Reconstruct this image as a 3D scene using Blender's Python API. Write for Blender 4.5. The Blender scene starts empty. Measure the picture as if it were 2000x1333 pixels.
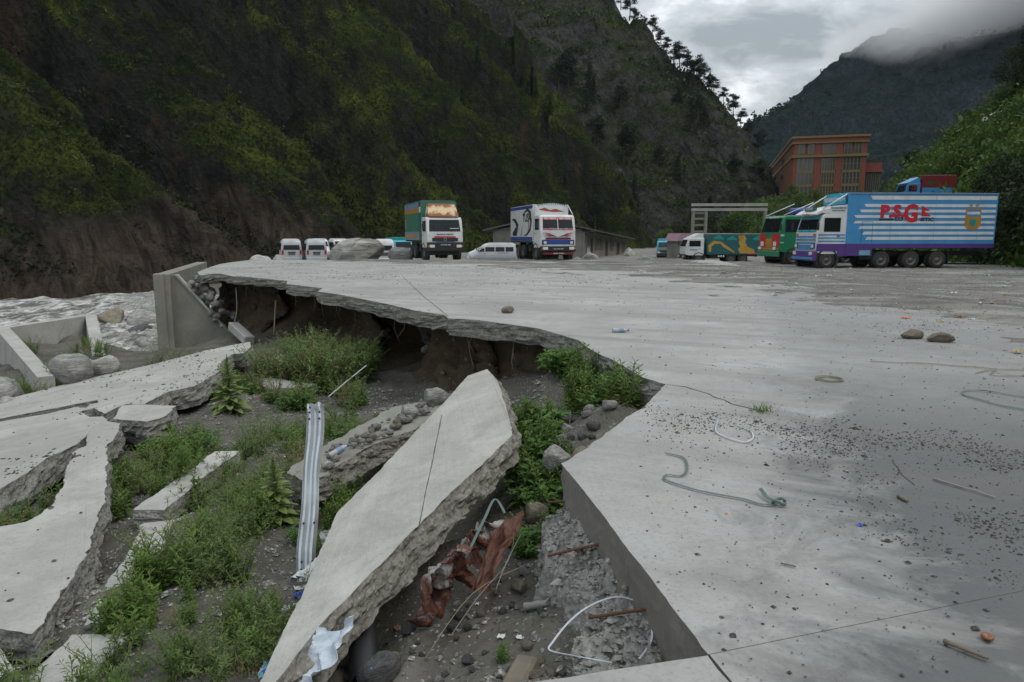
import bpy, bmesh, math, random
import numpy as np
from mathutils import Vector, Matrix
from mathutils.geometry import tessellate_polygon

SC = bpy.context.scene
COL = SC.collection
R = math.radians

# ------------------------------------------------------------------ camera, sky, sun, exposure
cam_d = bpy.data.cameras.new('camera'); cam = bpy.data.objects.new('camera', cam_d); COL.objects.link(cam)
cam.location = (0, 0, 1.6); cam.rotation_euler = (R(90 - 8.72), 0, 0)
cam_d.lens = 24; cam_d.sensor_width = 36; cam_d.clip_start = 0.05; cam_d.clip_end = 6000
SC.camera = cam

SUN_EL, SUN_AZ = 56, 108           # veiled sun, high above the right-hand valley side
world = bpy.data.worlds.new('World'); SC.world = world; world.use_nodes = True
wt = world.node_tree; wt.nodes.clear()
def wn(t, **k):
    n = wt.nodes.new(t)
    for a, b in k.items(): setattr(n, a, b)
    return n
w_out = wn('ShaderNodeOutputWorld'); w_bg = wn('ShaderNodeBackground')
w_sky = wn('ShaderNodeTexSky', sky_type='NISHITA', sun_disc=False)
w_sky.sun_elevation = R(SUN_EL); w_sky.sun_rotation = R(SUN_AZ); w_sky.air_density = 1.5; w_sky.dust_density = 4
w_tc = wn('ShaderNodeTexCoord'); w_sep = wn('ShaderNodeSeparateXYZ')
wt.links.new(w_tc.outputs['Generated'], w_sep.inputs[0])
def wmath(op, a, b=None, c=None, clamp=False):
    n = wn('ShaderNodeMath', operation=op, use_clamp=clamp)
    for i, v in enumerate((a, b, c)):
        if v is None: continue
        if isinstance(v, (int, float)): n.inputs[i].default_value = v
        else: wt.links.new(v, n.inputs[i])
    return n.outputs[0]
zz = wmath('MAXIMUM', w_sep.outputs[2], 0.0)
den = wmath('ADD', zz, 0.22)                      # flat cloud deck seen in perspective
cx_ = wmath('DIVIDE', w_sep.outputs[0], den); cy_ = wmath('DIVIDE', w_sep.outputs[1], den)
w_cmb = wn('ShaderNodeCombineXYZ'); wt.links.new(cx_, w_cmb.inputs[0]); wt.links.new(cy_, w_cmb.inputs[1])
def wnoise(scale, detail, rough, off):
    m = wn('ShaderNodeMapping'); m.inputs['Location'].default_value = off
    wt.links.new(w_cmb.outputs[0], m.inputs[0])
    n = wn('ShaderNodeTexNoise'); n.inputs['Scale'].default_value = scale; n.inputs['Detail'].default_value = detail
    n.inputs['Roughness'].default_value = rough; n.inputs['Distortion'].default_value = 0.35
    wt.links.new(m.outputs[0], n.inputs['Vector']); return n.outputs['Fac']
n1 = wnoise(1.25, 5, 0.5, (3.1, 1.7, 0)); n2 = wnoise(3.6, 7, 0.62, (9.2, 4.4, 0))
nn = wmath('ADD', wmath('MULTIPLY', n1, 0.60), wmath('MULTIPLY', n2, 0.40))
w_rmp = wn('ShaderNodeValToRGB'); wt.links.new(nn, w_rmp.inputs[0])
el = w_rmp.color_ramp.elements
el[0].position = 0.41; el[0].color = (0.30, 0.335, 0.365, 1)
el[1].position = 0.60; el[1].color = (1.02, 1.05, 1.07, 1)
e = w_rmp.color_ramp.elements.new(0.50); e.color = (0.52, 0.565, 0.60, 1)
# standard overcast distribution: zenith three times the horizon
grad = wmath('MULTIPLY_ADD', zz, 1.35, 0.98)
w_mul = wn('ShaderNodeMix', data_type='RGBA', blend_type='MULTIPLY'); w_mul.inputs['Factor'].default_value = 1
wt.links.new(w_rmp.outputs[0], w_mul.inputs['A']); 
w_g3 = wn('ShaderNodeCombineColor')
for i in range(3): wt.links.new(grad, w_g3.inputs[i])
wt.links.new(w_g3.outputs[0], w_mul.inputs['B'])
w_sm = wn('ShaderNodeMix', data_type='RGBA'); w_sm.inputs['Factor'].default_value = 0.92
w_s2 = wn('ShaderNodeMix', data_type='RGBA', blend_type='MULTIPLY'); w_s2.inputs['Factor'].default_value = 1
w_s2.inputs['B'].default_value = (0.1, 0.1, 0.1, 1)
wt.links.new(w_sky.outputs[0], w_s2.inputs['A'])
wt.links.new(w_s2.outputs['Result'], w_sm.inputs['A']); wt.links.new(w_mul.outputs['Result'], w_sm.inputs['B'])
wt.links.new(w_sm.outputs['Result'], w_bg.inputs[0]); w_bg.inputs[1].default_value = 1.0
wt.links.new(w_bg.outputs[0], w_out.inputs[0])

sun_d = bpy.data.lights.new('sun', 'SUN'); sun = bpy.data.objects.new('sun', sun_d); COL.objects.link(sun)
sun_d.energy = 1.15; sun_d.angle = R(22); sun_d.color = (1.0, 0.95, 0.87)
sd = Vector((math.sin(R(SUN_AZ)) * math.cos(R(SUN_EL)), math.cos(R(SUN_AZ)) * math.cos(R(SUN_EL)), math.sin(R(SUN_EL))))
sun.rotation_euler = (-sd).to_track_quat('-Z', 'Y').to_euler(); sun.location = (30, 30, 60)

vs = SC.view_settings; vs.view_transform = 'Standard'; vs.look = 'None'; vs.exposure = 0.0; vs.gamma = 1.0
SC.render.engine = 'CYCLES'; SC.cycles.max_bounces = 6; SC.cycles.diffuse_bounces = 3; SC.cycles.volume_bounces = 1
SC.cycles.use_denoising = True

# ------------------------------------------------------------------ numeric noise
def _h(i, j, k, s):
    n = (i.astype(np.int64) * 374761393 + j.astype(np.int64) * 668265263 + k.astype(np.int64) * 2147483647 + s * 974634541) & 0xffffffff
    n = ((n ^ (n >> 13)) * 1274126177) & 0xffffffff
    n = (n ^ (n >> 16)) & 0xffffff
    return n / 16777215.0 * 2 - 1
def vnoise(x, y, z=None, s=0):
    x = np.asarray(x, float); y = np.asarray(y, float); z = np.zeros_like(x) if z is None else np.asarray(z, float)
    xi, yi, zi = np.floor(x), np.floor(y), np.floor(z)
    fx, fy, fz = x - xi, y - yi, z - zi
    fx, fy, fz = [f * f * f * (f * (f * 6 - 15) + 10) for f in (fx, fy, fz)]
    r = 0
    for a in (0, 1):
        wx = fx if a else 1 - fx
        for b in (0, 1):
            wy = fy if b else 1 - fy
            for c in (0, 1):
                wz = fz if c else 1 - fz
                r = r + wx * wy * wz * _h(xi + a, yi + b, zi + c, s)
    return r
def fbm(x, y, z=None, o=4, s=0, g=0.5):
    x = np.asarray(x, float); y = np.asarray(y, float); z = np.zeros_like(x) if z is None else np.asarray(z, float)
    r = 0; a = 1.0; t = 0
    for k in range(o):
        f = 2.03 ** k
        r = r + a * vnoise(x * f + 13.7 * k, y * f - 7.1 * k, z * f + 3.3 * k, s + k); t += a; a *= g
    return r / t * 1.6
def ridged(x, y, z=None, o=4, s=0, g=0.5):
    x = np.asarray(x, float); y = np.asarray(y, float); z = np.zeros_like(x) if z is None else np.asarray(z, float)
    r = 0; a = 1.0; t = 0
    for k in range(o):
        f = 2.03 ** k
        r = r + a * (1 - 2 * np.abs(vnoise(x * f + 13.7 * k, y * f - 7.1 * k, z * f + 3.3 * k, s + k))); t += a; a *= g
    return r / t
def sstep(a, b, x):
    t = np.clip((np.asarray(x, float) - a) / (b - a), 0, 1); return t * t * (3 - 2 * t)

# ------------------------------------------------------------------ object helpers
def tag(o, label=None, cat=None, group=None, kind=None):
    if label: o['label'] = label
    if cat: o['category'] = cat
    if group: o['group'] = group
    if kind: o['kind'] = kind
    return o
def empty(name, loc=(0, 0, 0), rz=0.0, label=None, cat=None, group=None, parent=None):
    o = bpy.data.objects.new(name, None); COL.objects.link(o); o.location = loc; o.rotation_euler = (0, 0, rz)
    o.empty_display_size = 0.1
    if parent: o.parent = parent
    return tag(o, label, cat, group)
def link(name, me, parent=None, loc=None, rot=None):
    o = bpy.data.objects.new(name, me); COL.objects.link(o)
    if parent: o.parent = parent
    if loc is not None: o.location = loc
    if rot is not None: o.rotation_euler = rot
    return o
def copy_tree(o, parent=None):
    c = o.copy(); COL.objects.link(c)
    if parent: c.parent = parent
    for ch in list(o.children): copy_tree(ch, c)
    return c
class MB:
    """collects vertices and faces for ONE mesh; faces carry a material slot"""
    def __init__(s): s.v = []; s.f = []; s.m = []; s.sm = []
    def add(s, vs, fs, m=0, smooth=False):
        b = len(s.v); s.v.extend([tuple(p) for p in vs])
        for f in fs: s.f.append(tuple(i + b for i in f)); s.m.append(m); s.sm.append(smooth)
        return s
    def box(s, c, d, m=0, rot=None, bev=0.0):
        x, y, z = [q / 2 for q in d]
        if bev > 0:
            b = min(bev, x * .9, y * .9, z * .9); pts = []; 
            for sx in (-1, 1):
                for sy in (-1, 1):
                    for sz in (-1, 1):
                        pts += [(sx * x, sy * (y - b), sz * (z - b)), (sx * (x - b), sy * y, sz * (z - b)), (sx * (x - b), sy * (y - b), sz * z)]
            bm = bmesh.new()
            for p in pts: bm.verts.new(p)
            r = bmesh.ops.convex_hull(bm, input=bm.verts)
            bmesh.ops.dissolve_limit(bm, angle_limit=0.01, verts=bm.verts, edges=bm.edges)
            bm.verts.index_update(); vs = [v.co.copy() for v in bm.verts]; fs = [[v.index for v in f.verts] for f in bm.faces]; bm.free()
        else:
            vs = [Vector((sx * x, sy * y, sz * z)) for sx in (-1, 1) for sy in (-1, 1) for sz in (-1, 1)]
            fs = [(0, 1, 3, 2), (4, 6, 7, 5), (0, 4, 5, 1), (2, 3, 7, 6), (0, 2, 6, 4), (1, 5, 7, 3)]
        if rot is not None: vs = [rot @ v for v in vs]
        C = Vector(c); return s.add([v + C for v in vs], fs, m)
    def b2(s, x0, x1, y0, y1, z0, z1, m=0, bev=0.0):
        return s.box(((x0 + x1) / 2, (y0 + y1) / 2, (z0 + z1) / 2), (abs(x1 - x0), abs(y1 - y0), abs(z1 - z0)), m, None, bev)
    def tube(s, pts, r, n=6, m=0, cap=True, smooth=True):
        pts = [Vector(p) for p in pts]; rs = r if isinstance(r, (list, tuple)) else [r] * len(pts)
        vs = []; fs = []; up = None
        for i, p in enumerate(pts):
            t = (pts[min(i + 1, len(pts) - 1)] - pts[max(i - 1, 0)])
            if t.length < 1e-9: t = Vector((0, 0, 1))
            t.normalize()
            if up is None: up = t.orthogonal().normalized()
            else:
                up = up - t * up.dot(t)
                up = up.normalized() if up.length > 1e-6 else t.orthogonal().normalized()
            w = t.cross(up)
            for k in range(n):
                a = 2 * math.pi * k / n; vs.append(p + (up * math.cos(a) + w * math.sin(a)) * rs[i])
        for i in range(len(pts) - 1):
            for k in range(n):
                a = i * n + k; b = i * n + (k + 1) % n; fs.append((a, b, b + n, a + n))
        s.add(vs, fs, m, smooth)
        if cap:
            b = len(s.v) - len(vs)
            s.f.append(tuple(b + k for k in range(n))[::-1]); s.m.append(m); s.sm.append(False)
            e = b + (len(pts) - 1) * n
            s.f.append(tuple(e + k for k in range(n))); s.m.append(m); s.sm.append(False)
        return s
    def prism(s, poly, y0, y1, m=0, ax='y'):
        """poly of (a, b) pairs extruded along an axis"""
        n = len(poly)
        if ax == 'y': f = lambda a, b, t: (a, t, b)
        elif ax == 'x': f = lambda a, b, t: (t, a, b)
        else: f = lambda a, b, t: (a, b, t)
        vs = [f(a, b, y0) for a, b in poly] + [f(a, b, y1) for a, b in poly]
        fs = [tuple(range(n))[::-1], tuple(range(n, 2 * n))] + [(i, (i + 1) % n, (i + 1) % n + n, i + n) for i in range(n)]
        return s.add(vs, fs, m)
    def lathe(s, prof, c, axis='x', n=20, m=0, smooth=True):
        """prof of (along, radius); closed by caps where radius is 0"""
        C = Vector(c); vs = []; fs = []
        for t, r in prof:
            for k in range(n):
                a = 2 * math.pi * k / n
                q = (t, r * math.cos(a), r * math.sin(a)) if axis == 'x' else ((r * math.cos(a), t, r * math.sin(a)) if axis == 'y' else (r * math.cos(a), r * math.sin(a), t))
                vs.append(C + Vector(q))
        for i in range(len(prof) - 1):
            for k in range(n):
                a = i * n + k; b = i * n + (k + 1) % n; fs.append((a, b, b + n, a + n))
        return s.add(vs, fs, m, smooth)
    def poly(s, pts, m=0): return s.add(pts, [tuple(range(len(pts)))], m)
    def build(s, name, mats, parent=None, loc=None, rot=None, fix=True):
        me = bpy.data.meshes.new(name); me.from_pydata(s.v, [], s.f)
        for mt in (mats if isinstance(mats, (list, tuple)) else [mats]): me.materials.append(mt)
        me.polygons.foreach_set('material_index', s.m); me.polygons.foreach_set('use_smooth', s.sm)
        if fix:
            bm = bmesh.new(); bm.from_mesh(me); bmesh.ops.recalc_face_normals(bm, faces=bm.faces); bm.to_mesh(me); bm.free()
        me.update(); return link(name, me, parent, loc, rot)
def np_mesh(name, V, Fc, mats, smooth=True, mi=None):
    """V (n,3), Fc (m,3|4) arrays to mesh data"""
    V = np.ascontiguousarray(V, np.float32); Fc = np.ascontiguousarray(Fc, np.int32); k = Fc.shape[1]
    me = bpy.data.meshes.new(name); me.vertices.add(len(V)); me.vertices.foreach_set('co', V.ravel())
    me.loops.add(Fc.size); me.loops.foreach_set('vertex_index', Fc.ravel())
    me.polygons.add(len(Fc)); me.polygons.foreach_set('loop_start', np.arange(0, Fc.size, k, dtype=np.int32))
    me.polygons.foreach_set('loop_total', np.full(len(Fc), k, np.int32))
    me.polygons.foreach_set('use_smooth', np.full(len(Fc), smooth, bool))
    for mt in (mats if isinstance(mats, (list, tuple)) else [mats]): me.materials.append(mt)
    if mi is not None: me.polygons.foreach_set('material_index', np.asarray(mi, np.int32))
    me.update(calc_edges=True); me.validate(); return me
def grid_faces(nu, nv):
    a = np.arange(nu * nv).reshape(nu, nv)
    return np.stack([a[:-1, :-1], a[1:, :-1], a[1:, 1:], a[:-1, 1:]], -1).reshape(-1, 4)
def inside(px, py, poly):
    r = np.zeros(px.shape, bool); n = len(poly); j = n - 1
    for i in range(n):
        xi, yi = poly[i][:2]; xj, yj = poly[j][:2]
        c = ((yi > py) != (yj > py)) & (px < (xj - xi) * (py - yi) / ((yj - yi) or 1e-9) + xi)
        r ^= c; j = i
    return r
def poly_dist(px, py, pts, closed=False):
    """distance to a polyline and the arc length of the nearest point"""
    best = np.full(px.shape, 1e9); arc = np.zeros(px.shape); acc = 0
    P = [p[:2] for p in pts] + ([pts[0][:2]] if closed else [])
    for (ax, ay), (bx, by) in zip(P[:-1], P[1:]):
        L2 = (bx - ax) ** 2 + (by - ay) ** 2 + 1e-12; L = math.sqrt(L2)
        t = np.clip(((px - ax) * (bx - ax) + (py - ay) * (by - ay)) / L2, 0, 1)
        d = np.hypot(px - ax - t * (bx - ax), py - ay - t * (by - ay)); m = d < best
        best = np.where(m, d, best); arc = np.where(m, acc + t * L, arc); acc += L
    return best, arc

# ------------------------------------------------------------------ material helpers
class NT:
    def __init__(s, name):
        s.mat = bpy.data.materials.new(name); s.mat.use_nodes = True; s.t = s.mat.node_tree; s.n = s.t.nodes
        s.b = s.n['Principled BSDF']; s.out = s.n['Material Output']; s._tc = None; s._geo = None
    def node(s, t, **k):
        n = s.n.new(t)
        for a, b in k.items(): setattr(n, a, b)
        return n
    def put(s, sock, v):
        if v is None: return
        if hasattr(v, 'is_linked') or isinstance(v, bpy.types.NodeSocket): s.t.links.new(v, sock)
        elif isinstance(v, (tuple, list)) and sock.type == 'RGBA' and len(v) == 3: sock.default_value = (*v, 1)
        else: sock.default_value = v
    def obj(s):
        if s._tc is None: s._tc = s.node('ShaderNodeTexCoord')
        return s._tc.outputs['Object']
    def geo(s, k='Position'):
        if s._geo is None: s._geo = s.node('ShaderNodeNewGeometry')
        return s._geo.outputs[k]
    def map(s, vec, scale=(1, 1, 1), rot=(0, 0, 0), loc=(0, 0, 0)):
        m = s.node('ShaderNodeMapping'); s.put(m.inputs[0], vec)
        m.inputs['Scale'].default_value = scale; m.inputs['Rotation'].default_value = rot; m.inputs['Location'].default_value = loc
        return m.outputs[0]
    def noise(s, vec, scale, detail=4, rough=0.55, dist=0.0, out='Fac'):
        n = s.node('ShaderNodeTexNoise'); s.put(n.inputs['Vector'], vec)
        for k, v in (('Scale', scale), ('Detail', detail), ('Roughness', rough), ('Distortion', dist)): n.inputs[k].default_value = v
        return n.outputs[out]
    def voro(s, vec, scale, feature='F1', out='Distance', rnd=1.0):
        n = s.node('ShaderNodeTexVoronoi', feature=feature); s.put(n.inputs['Vector'], vec); n.inputs['Scale'].default_value = scale
        n.inputs['Randomness'].default_value = rnd; return n.outputs[out]
    def ramp(s, f, stops):
        n = s.node('ShaderNodeValToRGB'); s.put(n.inputs[0], f); els = n.color_ramp.elements
        while len(els) < len(stops): els.new(0.5)
        for e, (p, c) in zip(els, stops):
            e.position = p; e.color = (*c, 1) if isinstance(c, (tuple, list)) else (c, c, c, 1)
        return n.outputs[0]
    def math(s, op, a, b=None, c=None, clamp=False):
        n = s.node('ShaderNodeMath', operation=op, use_clamp=clamp)
        for i, v in enumerate((a, b, c)):
            if v is not None: s.put(n.inputs[i], v)
        return n.outputs[0]
    def mix(s, f, a, b, mode='MIX'):
        n = s.node('ShaderNodeMix', data_type='RGBA', blend_type=mode); s.put(n.inputs['Factor'], f); s.put(n.inputs['A'], a); s.put(n.inputs['B'], b)
        return n.outputs['Result']
    def sep(s, vec):
        n = s.node('ShaderNodeSeparateXYZ'); s.put(n.inputs[0], vec); return n.outputs
    def bump(s, h, strength=0.5, dist=0.02, prev=None):
        n = s.node('ShaderNodeBump'); s.put(n.inputs['Height'], h); n.inputs['Strength'].default_value = strength; n.inputs['Distance'].default_value = dist
        if prev is not None: s.put(n.inputs['Normal'], prev)
        return n.outputs[0]
    def fin(s, color=None, rough=None, normal=None, metal=None, spec=None):
        s.put(s.b.inputs['Base Color'], color); s.put(s.b.inputs['Roughness'], rough); s.put(s.b.inputs['Normal'], normal)
        s.put(s.b.inputs['Metallic'], metal); s.put(s.b.inputs['Specular IOR Level'], spec); return s.mat
M = {}
def plain(name, col, rough=0.5, metal=0.0, dirt=0.25, scale=6.0, spec=0.5):
    """painted or solid surface with a little grime and tonal variation"""
    if name in M: return M[name]
    t = NT(name); o = t.obj(); n = t.noise(o, scale, 5, 0.6); n2 = t.noise(o, scale * 7, 4, 0.6)
    f = t.math('MULTIPLY', t.ramp(n, [(0.42, 0.0), (0.72, 1.0)]), dirt)
    c = t.mix(f, col, tuple(x * 0.35 + 0.03 for x in col))
    r = t.math('MULTIPLY_ADD', n2, 0.25, rough - 0.12)
    M[name] = t.fin(c, r, t.bump(n2, 0.08, 0.01), metal, spec); return M[name]
# ------------------------------------------------------------------ materials of the setting
def mk_concrete(name, base=(0.44, 0.44, 0.425), wet=False, sc=1.0, streak=0.6):
    t = NT(name); o = t.obj()
    big = t.noise(o, 0.35 * sc, 5, 0.6, 0.6); mid = t.noise(o, 2.3 * sc, 6, 0.62); fine = t.noise(o, 38 * sc, 4, 0.65)
    st = t.noise(t.map(o, (26 * sc, 1.3 * sc, 8), (0, 0, 0.55)), 1.0, 4, 0.6)     # broom marks
    c = t.mix(t.ramp(big, [(0.34, 0.0), (0.68, 1.0)]), tuple(x * 0.80 for x in base), tuple(x * 1.10 for x in base))
    c = t.mix(t.math('MULTIPLY', t.ramp(mid, [(0.40, 0.0), (0.68, 1.0)]), 0.45), c, (base[0] * 0.72, base[1] * 0.70, base[2] * 0.66))
    c = t.mix(t.math('MULTIPLY', t.ramp(st, [(0.52, 0.0), (0.72, 1.0)]), 0.30 * streak), c, tuple(x * 0.66 for x in base))
    c = t.mix(t.math('MULTIPLY', t.ramp(fine, [(0.52, 0.0), (0.70, 1.0)]), 0.50), c, tuple(x * 0.50 for x in base))
    c = t.mix(t.math('MULTIPLY', t.ramp(t.noise(o, 11 * sc, 5, 0.7), [(0.52, 0.0), (0.66, 1.0)]), 0.30), c, tuple(x * 0.55 for x in base))
    ochre = t.ramp(t.noise(t.map(o, (1, 1, 1), (0, 0, 0), (4.7, 2.2, 0)), 0.9 * sc, 3, 0.5, 1.2), [(0.66, 0.0), (0.78, 1.0)])
    c = t.mix(t.math('MULTIPLY', ochre, 0.22), c, (0.40, 0.31, 0.17))
    pits = t.ramp(t.voro(o, 42 * sc), [(0.10, 1.0), (0.20, 0.0)])
    pm = t.ramp(t.noise(o, 3.1 * sc, 3, 0.6), [(0.48, 0.0), (0.60, 1.0)])
    c = t.mix(t.math('MULTIPLY', t.math('MULTIPLY', pits, pm), 0.70), c, tuple(x * 0.25 for x in base))
    mot = t.ramp(t.noise(o, 1.05 * sc, 7, 0.7, 0.9), [(0.50, 0.0), (0.66, 1.0)])
    c = t.mix(t.math('MULTIPLY', mot, 0.34), c, tuple(x * 0.5 for x in base))
    c = t.mix(t.math('MULTIPLY', t.ramp(t.noise(t.map(o, (1, 1, 1), (0, 0, 0), (7, 1, 0)), 0.7 * sc, 6, 0.65, 0.6), [(0.54, 0.0), (0.70, 1.0)]), 0.40), c, tuple(min(.55, x * 1.35) for x in base))
    rough = t.math('MULTIPLY_ADD', fine, 0.25, 0.68)
    if wet:                                         # damp, muddy sheet from the right, plus lens-corner darkening painted into the colour
        s = t.sep(o)
        d = t.math('ADD', t.math('MULTIPLY', s[0], 0.75), t.math('MULTIPLY_ADD', s[1], -0.25, -0.12))
        d = t.math('ADD', d, t.math('MULTIPLY', t.math('SUBTRACT', t.noise(o, 1.3, 7, 0.72, 1.2), 0.5), 2.2))
        w = t.math('MULTIPLY', t.ramp(d, [(-0.0, 0.0), (0.62, 1.0)]), t.ramp(t.math('MULTIPLY', s[1], 0.1), [(0.46, 1.0), (0.86, 0.35)]))
        c = t.mix(t.math('MULTIPLY', w, 0.86), c, (0.070, 0.072, 0.075))
        rough = t.math('SUBTRACT', rough, t.math('MULTIPLY', w, 0.14))
        tyre = t.ramp(t.noise(t.map(t.map(o, (1, 1, 1), (0, 0, 0.42)), (0.10, 1.5, 1)), 1.0, 5, 0.65, 0.35), [(0.50, 0.0), (0.64, 1.0)])
        c = t.mix(t.math('MULTIPLY', tyre, 0.34), c, (0.15, 0.145, 0.132))
        dust = t.ramp(t.noise(t.map(o, (0.9, 0.35, 1)), 0.55, 5, 0.62, 0.5), [(0.50, 0.0), (0.70, 1.0)])
        far = t.ramp(t.math('MULTIPLY', s[1], 0.02), [(0.30, 0.0), (0.70, 1.0)])
        c = t.mix(t.math('MULTIPLY', t.math('MULTIPLY', dust, far), 0.55), c, (0.20, 0.19, 0.17))
    nb = t.bump(fine, 0.25, 0.006); nb = t.bump(mid, 0.12, 0.03, nb); nb = t.bump(st, 0.14 * streak, 0.006, nb)
    return t.fin(c, rough, nb, 0.0, 0.35)
M['yard'] = mk_concrete('yard_concrete', (0.345, 0.345, 0.335), wet=True)
M['slab'] = mk_concrete('slab_concrete', (0.385, 0.38, 0.355), sc=1.4, streak=0.45)
M['wallc'] = mk_concrete('wall_concrete', (0.235, 0.23, 0.20), sc=1.0, streak=1.2)
M['palec'] = mk_concrete('pale_concrete', (0.375, 0.37, 0.35), sc=1.2, streak=0.25)
M['formed'] = mk_concrete('formed_concrete', (0.20, 0.19, 0.168), sc=1.6, streak=0.3)
def mk_broken(name, a, b, sc=1.0):
    t = NT(name); o = t.obj()
    v = t.voro(o, 30 * sc); vc = t.voro(o, 30 * sc, out='Color'); n = t.noise(o, 9 * sc, 6, 0.7); n2 = t.noise(o, 60 * sc, 3, 0.6)
    c = t.mix(t.ramp(n, [(0.33, 0.0), (0.66, 1.0)]), a, b)
    g = t.sep(vc)[0]; c = t.mix(t.math('MULTIPLY', t.ramp(v, [(0.22, 1.0), (0.42, 0.0)]), 0.55), c, t.mix(g, tuple(x * 0.45 for x in a), tuple(x * 1.55 for x in b)))
    c = t.mix(t.math('MULTIPLY', t.ramp(n2, [(0.55, 0.0), (0.8, 1.0)]), 0.5), c, (0.05, 0.048, 0.042))
    nb = t.bump(t.math('SUBTRACT', 1.0, v), 0.8, 0.02); nb = t.bump(n, 0.7, 0.04, nb)
    return t.fin(c, 0.92, nb, 0, 0.2)
M['broken'] = mk_broken('broken_concrete', (0.13, 0.127, 0.117), (0.26, 0.255, 0.235))
M['broken_lt'] = mk_broken('broken_concrete_pale', (0.17, 0.167, 0.155), (0.31, 0.305, 0.285), 0.8)
M['broken_br'] = mk_broken('broken_concrete_earthy', (0.13, 0.122, 0.102), (0.25, 0.24, 0.21), 0.9)
def mk_soil(name, a, b, peb=0.6, sc=1.0, pcol=((0.07, 0.068, 0.06), (0.30, 0.295, 0.28))):
    t = NT(name); o = t.obj()
    n = t.noise(o, 1.1 * sc, 6, 0.65, 0.4); n2 = t.noise(o, 14 * sc, 5, 0.7)
    c = t.mix(t.ramp(n, [(0.35, 0.0), (0.66, 1.0)]), a, b); c = t.mix(t.math('MULTIPLY', t.ramp(n2, [(0.5, 0.0), (0.75, 1.0)]), 0.6), c, tuple(x * 0.4 for x in a))
    wv = t.mix(0.08, o, t.noise(o, 7, 2, 0.5, out='Color'), 'ADD')
    v = t.voro(wv, 24 * sc); vc = t.sep(t.voro(wv, 24 * sc, out='Color'))
    on = t.math('MULTIPLY', t.ramp(v, [(0.30, 1.0), (0.40, 0.0)]), t.ramp(vc[1], [(1 - peb - 0.02, 0.0), (1 - peb + 0.02, 1.0)]))
    c = t.mix(on, c, t.ramp(vc[0], [(0.0, pcol[0]), (0.7, tuple((x + y) / 2 for x, y in zip(*pcol))), (1.0, pcol[1])]))
    if name == 'gravel_mud':                        # ruts, drying mud and darker damp strips
        rut = t.noise(t.map(t.map(o, (1, 1, 1), (0, 0, 0.30)), (0.10, 0.75, 1)), 1.0, 6, 0.68, 0.6)
        c = t.mix(t.math('MULTIPLY', t.ramp(rut, [(0.44, 0.0), (0.60, 1.0)]), 0.72), c, (0.075, 0.072, 0.064))
        c = t.mix(t.math('MULTIPLY', t.ramp(t.noise(t.map(o, (0.16, 0.5, 1), (0, 0, 0), (3, 9, 0)), 1.0, 5, 0.6, 0.4), [(0.52, 0.0), (0.64, 1.0)]), 0.6), c, (0.33, 0.32, 0.29))
    h = t.math('MULTIPLY', t.math('SUBTRACT', 0.45, v), on)
    nb = t.bump(h, 0.9, 0.05); nb = t.bump(n2, 0.8, 0.03, nb)
    return t.fin(c, 0.95, nb, 0, 0.2)
M['soil'] = mk_soil('dark_soil', (0.045, 0.036, 0.027), (0.085, 0.072, 0.056), 0.45)
M['gravel_slope'] = mk_soil('gravelly_soil', (0.066, 0.062, 0.052), (0.135, 0.127, 0.11), 0.55)
M['bank'] = mk_soil('bank_soil', (0.050, 0.038, 0.025), (0.115, 0.088, 0.060), 0.25, 0.5, ((0.05, 0.045, 0.035), (0.20, 0.18, 0.15)))
M['gravel'] = mk_soil('gravel_mud', (0.13, 0.125, 0.115), (0.24, 0.235, 0.22), 0.5, 0.6, ((0.06, 0.058, 0.053), (0.36, 0.355, 0.34)))
def mk_rock(name, a, b, sc=1.0, moss=0.0):
    t = NT(name); o = t.obj(); 
    info = t.node('ShaderNodeObjectInfo'); off = t.node('ShaderNodeVectorMath', operation='ADD'); t.put(off.inputs[0], o)
    cmb = t.node('ShaderNodeCombineXYZ'); rr = t.math('MULTIPLY', info.outputs['Random'], 20.0)
    for i in range(3): t.put(cmb.inputs[i], rr)
    t.put(off.inputs[1], cmb.outputs[0]); o2 = off.outputs[0]
    band = t.noise(t.map(o2, (1.2 * sc, 2.2 * sc, 9 * sc), (0.5, 0.35, 0.2)), 1.0, 6, 0.62, 0.9); n = t.noise(o2, 2.2 * sc, 6, 0.65); f = t.noise(o2, 28 * sc, 4, 0.65)
    c = t.mix(t.ramp(band, [(0.34, 0.0), (0.62, 1.0)]), a, b); c = t.mix(t.math('MULTIPLY', t.ramp(n, [(0.45, 0.0), (0.7, 1.0)]), 0.6), c, tuple(x * 0.5 for x in a))
    c = t.mix(t.math('MULTIPLY', t.ramp(t.noise(o2, 1.4 * sc, 3, 0.5), [(0.6, 0.0), (0.75, 1.0)]), 0.35), c, (0.24, 0.17, 0.085))
    c = t.mix(t.math('MULTIPLY', info.outputs['Random'], 0.35), c, tuple(x * 0.6 for x in a))
    c = t.mix(t.math('MULTIPLY', t.ramp(f, [(0.55, 0.0), (0.8, 1.0)]), 0.5), c, tuple(x * 0.4 for x in a))
    nb = t.bump(band, 0.8, 0.08 / sc); nb = t.bump(f, 0.4, 0.02, nb)
    return t.fin(c, 0.88, nb, 0, 0.25)
M['rock'] = mk_rock('grey_gneiss', (0.16, 0.157, 0.148), (0.42, 0.415, 0.395))
M['rock_big'] = mk_rock('boulder_gneiss', (0.20, 0.195, 0.18), (0.44, 0.43, 0.40), 0.5)
M['rock_pale'] = mk_rock('pale_gneiss', (0.26, 0.255, 0.24), (0.52, 0.51, 0.48), 1.0)
M['rock_dark'] = mk_rock('dark_stone', (0.06, 0.06, 0.06), (0.14, 0.14, 0.138), 1.5)
M['rock_tan'] = mk_rock('tan_stone', (0.16, 0.14, 0.105), (0.30, 0.27, 0.21), 1.5)
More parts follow.
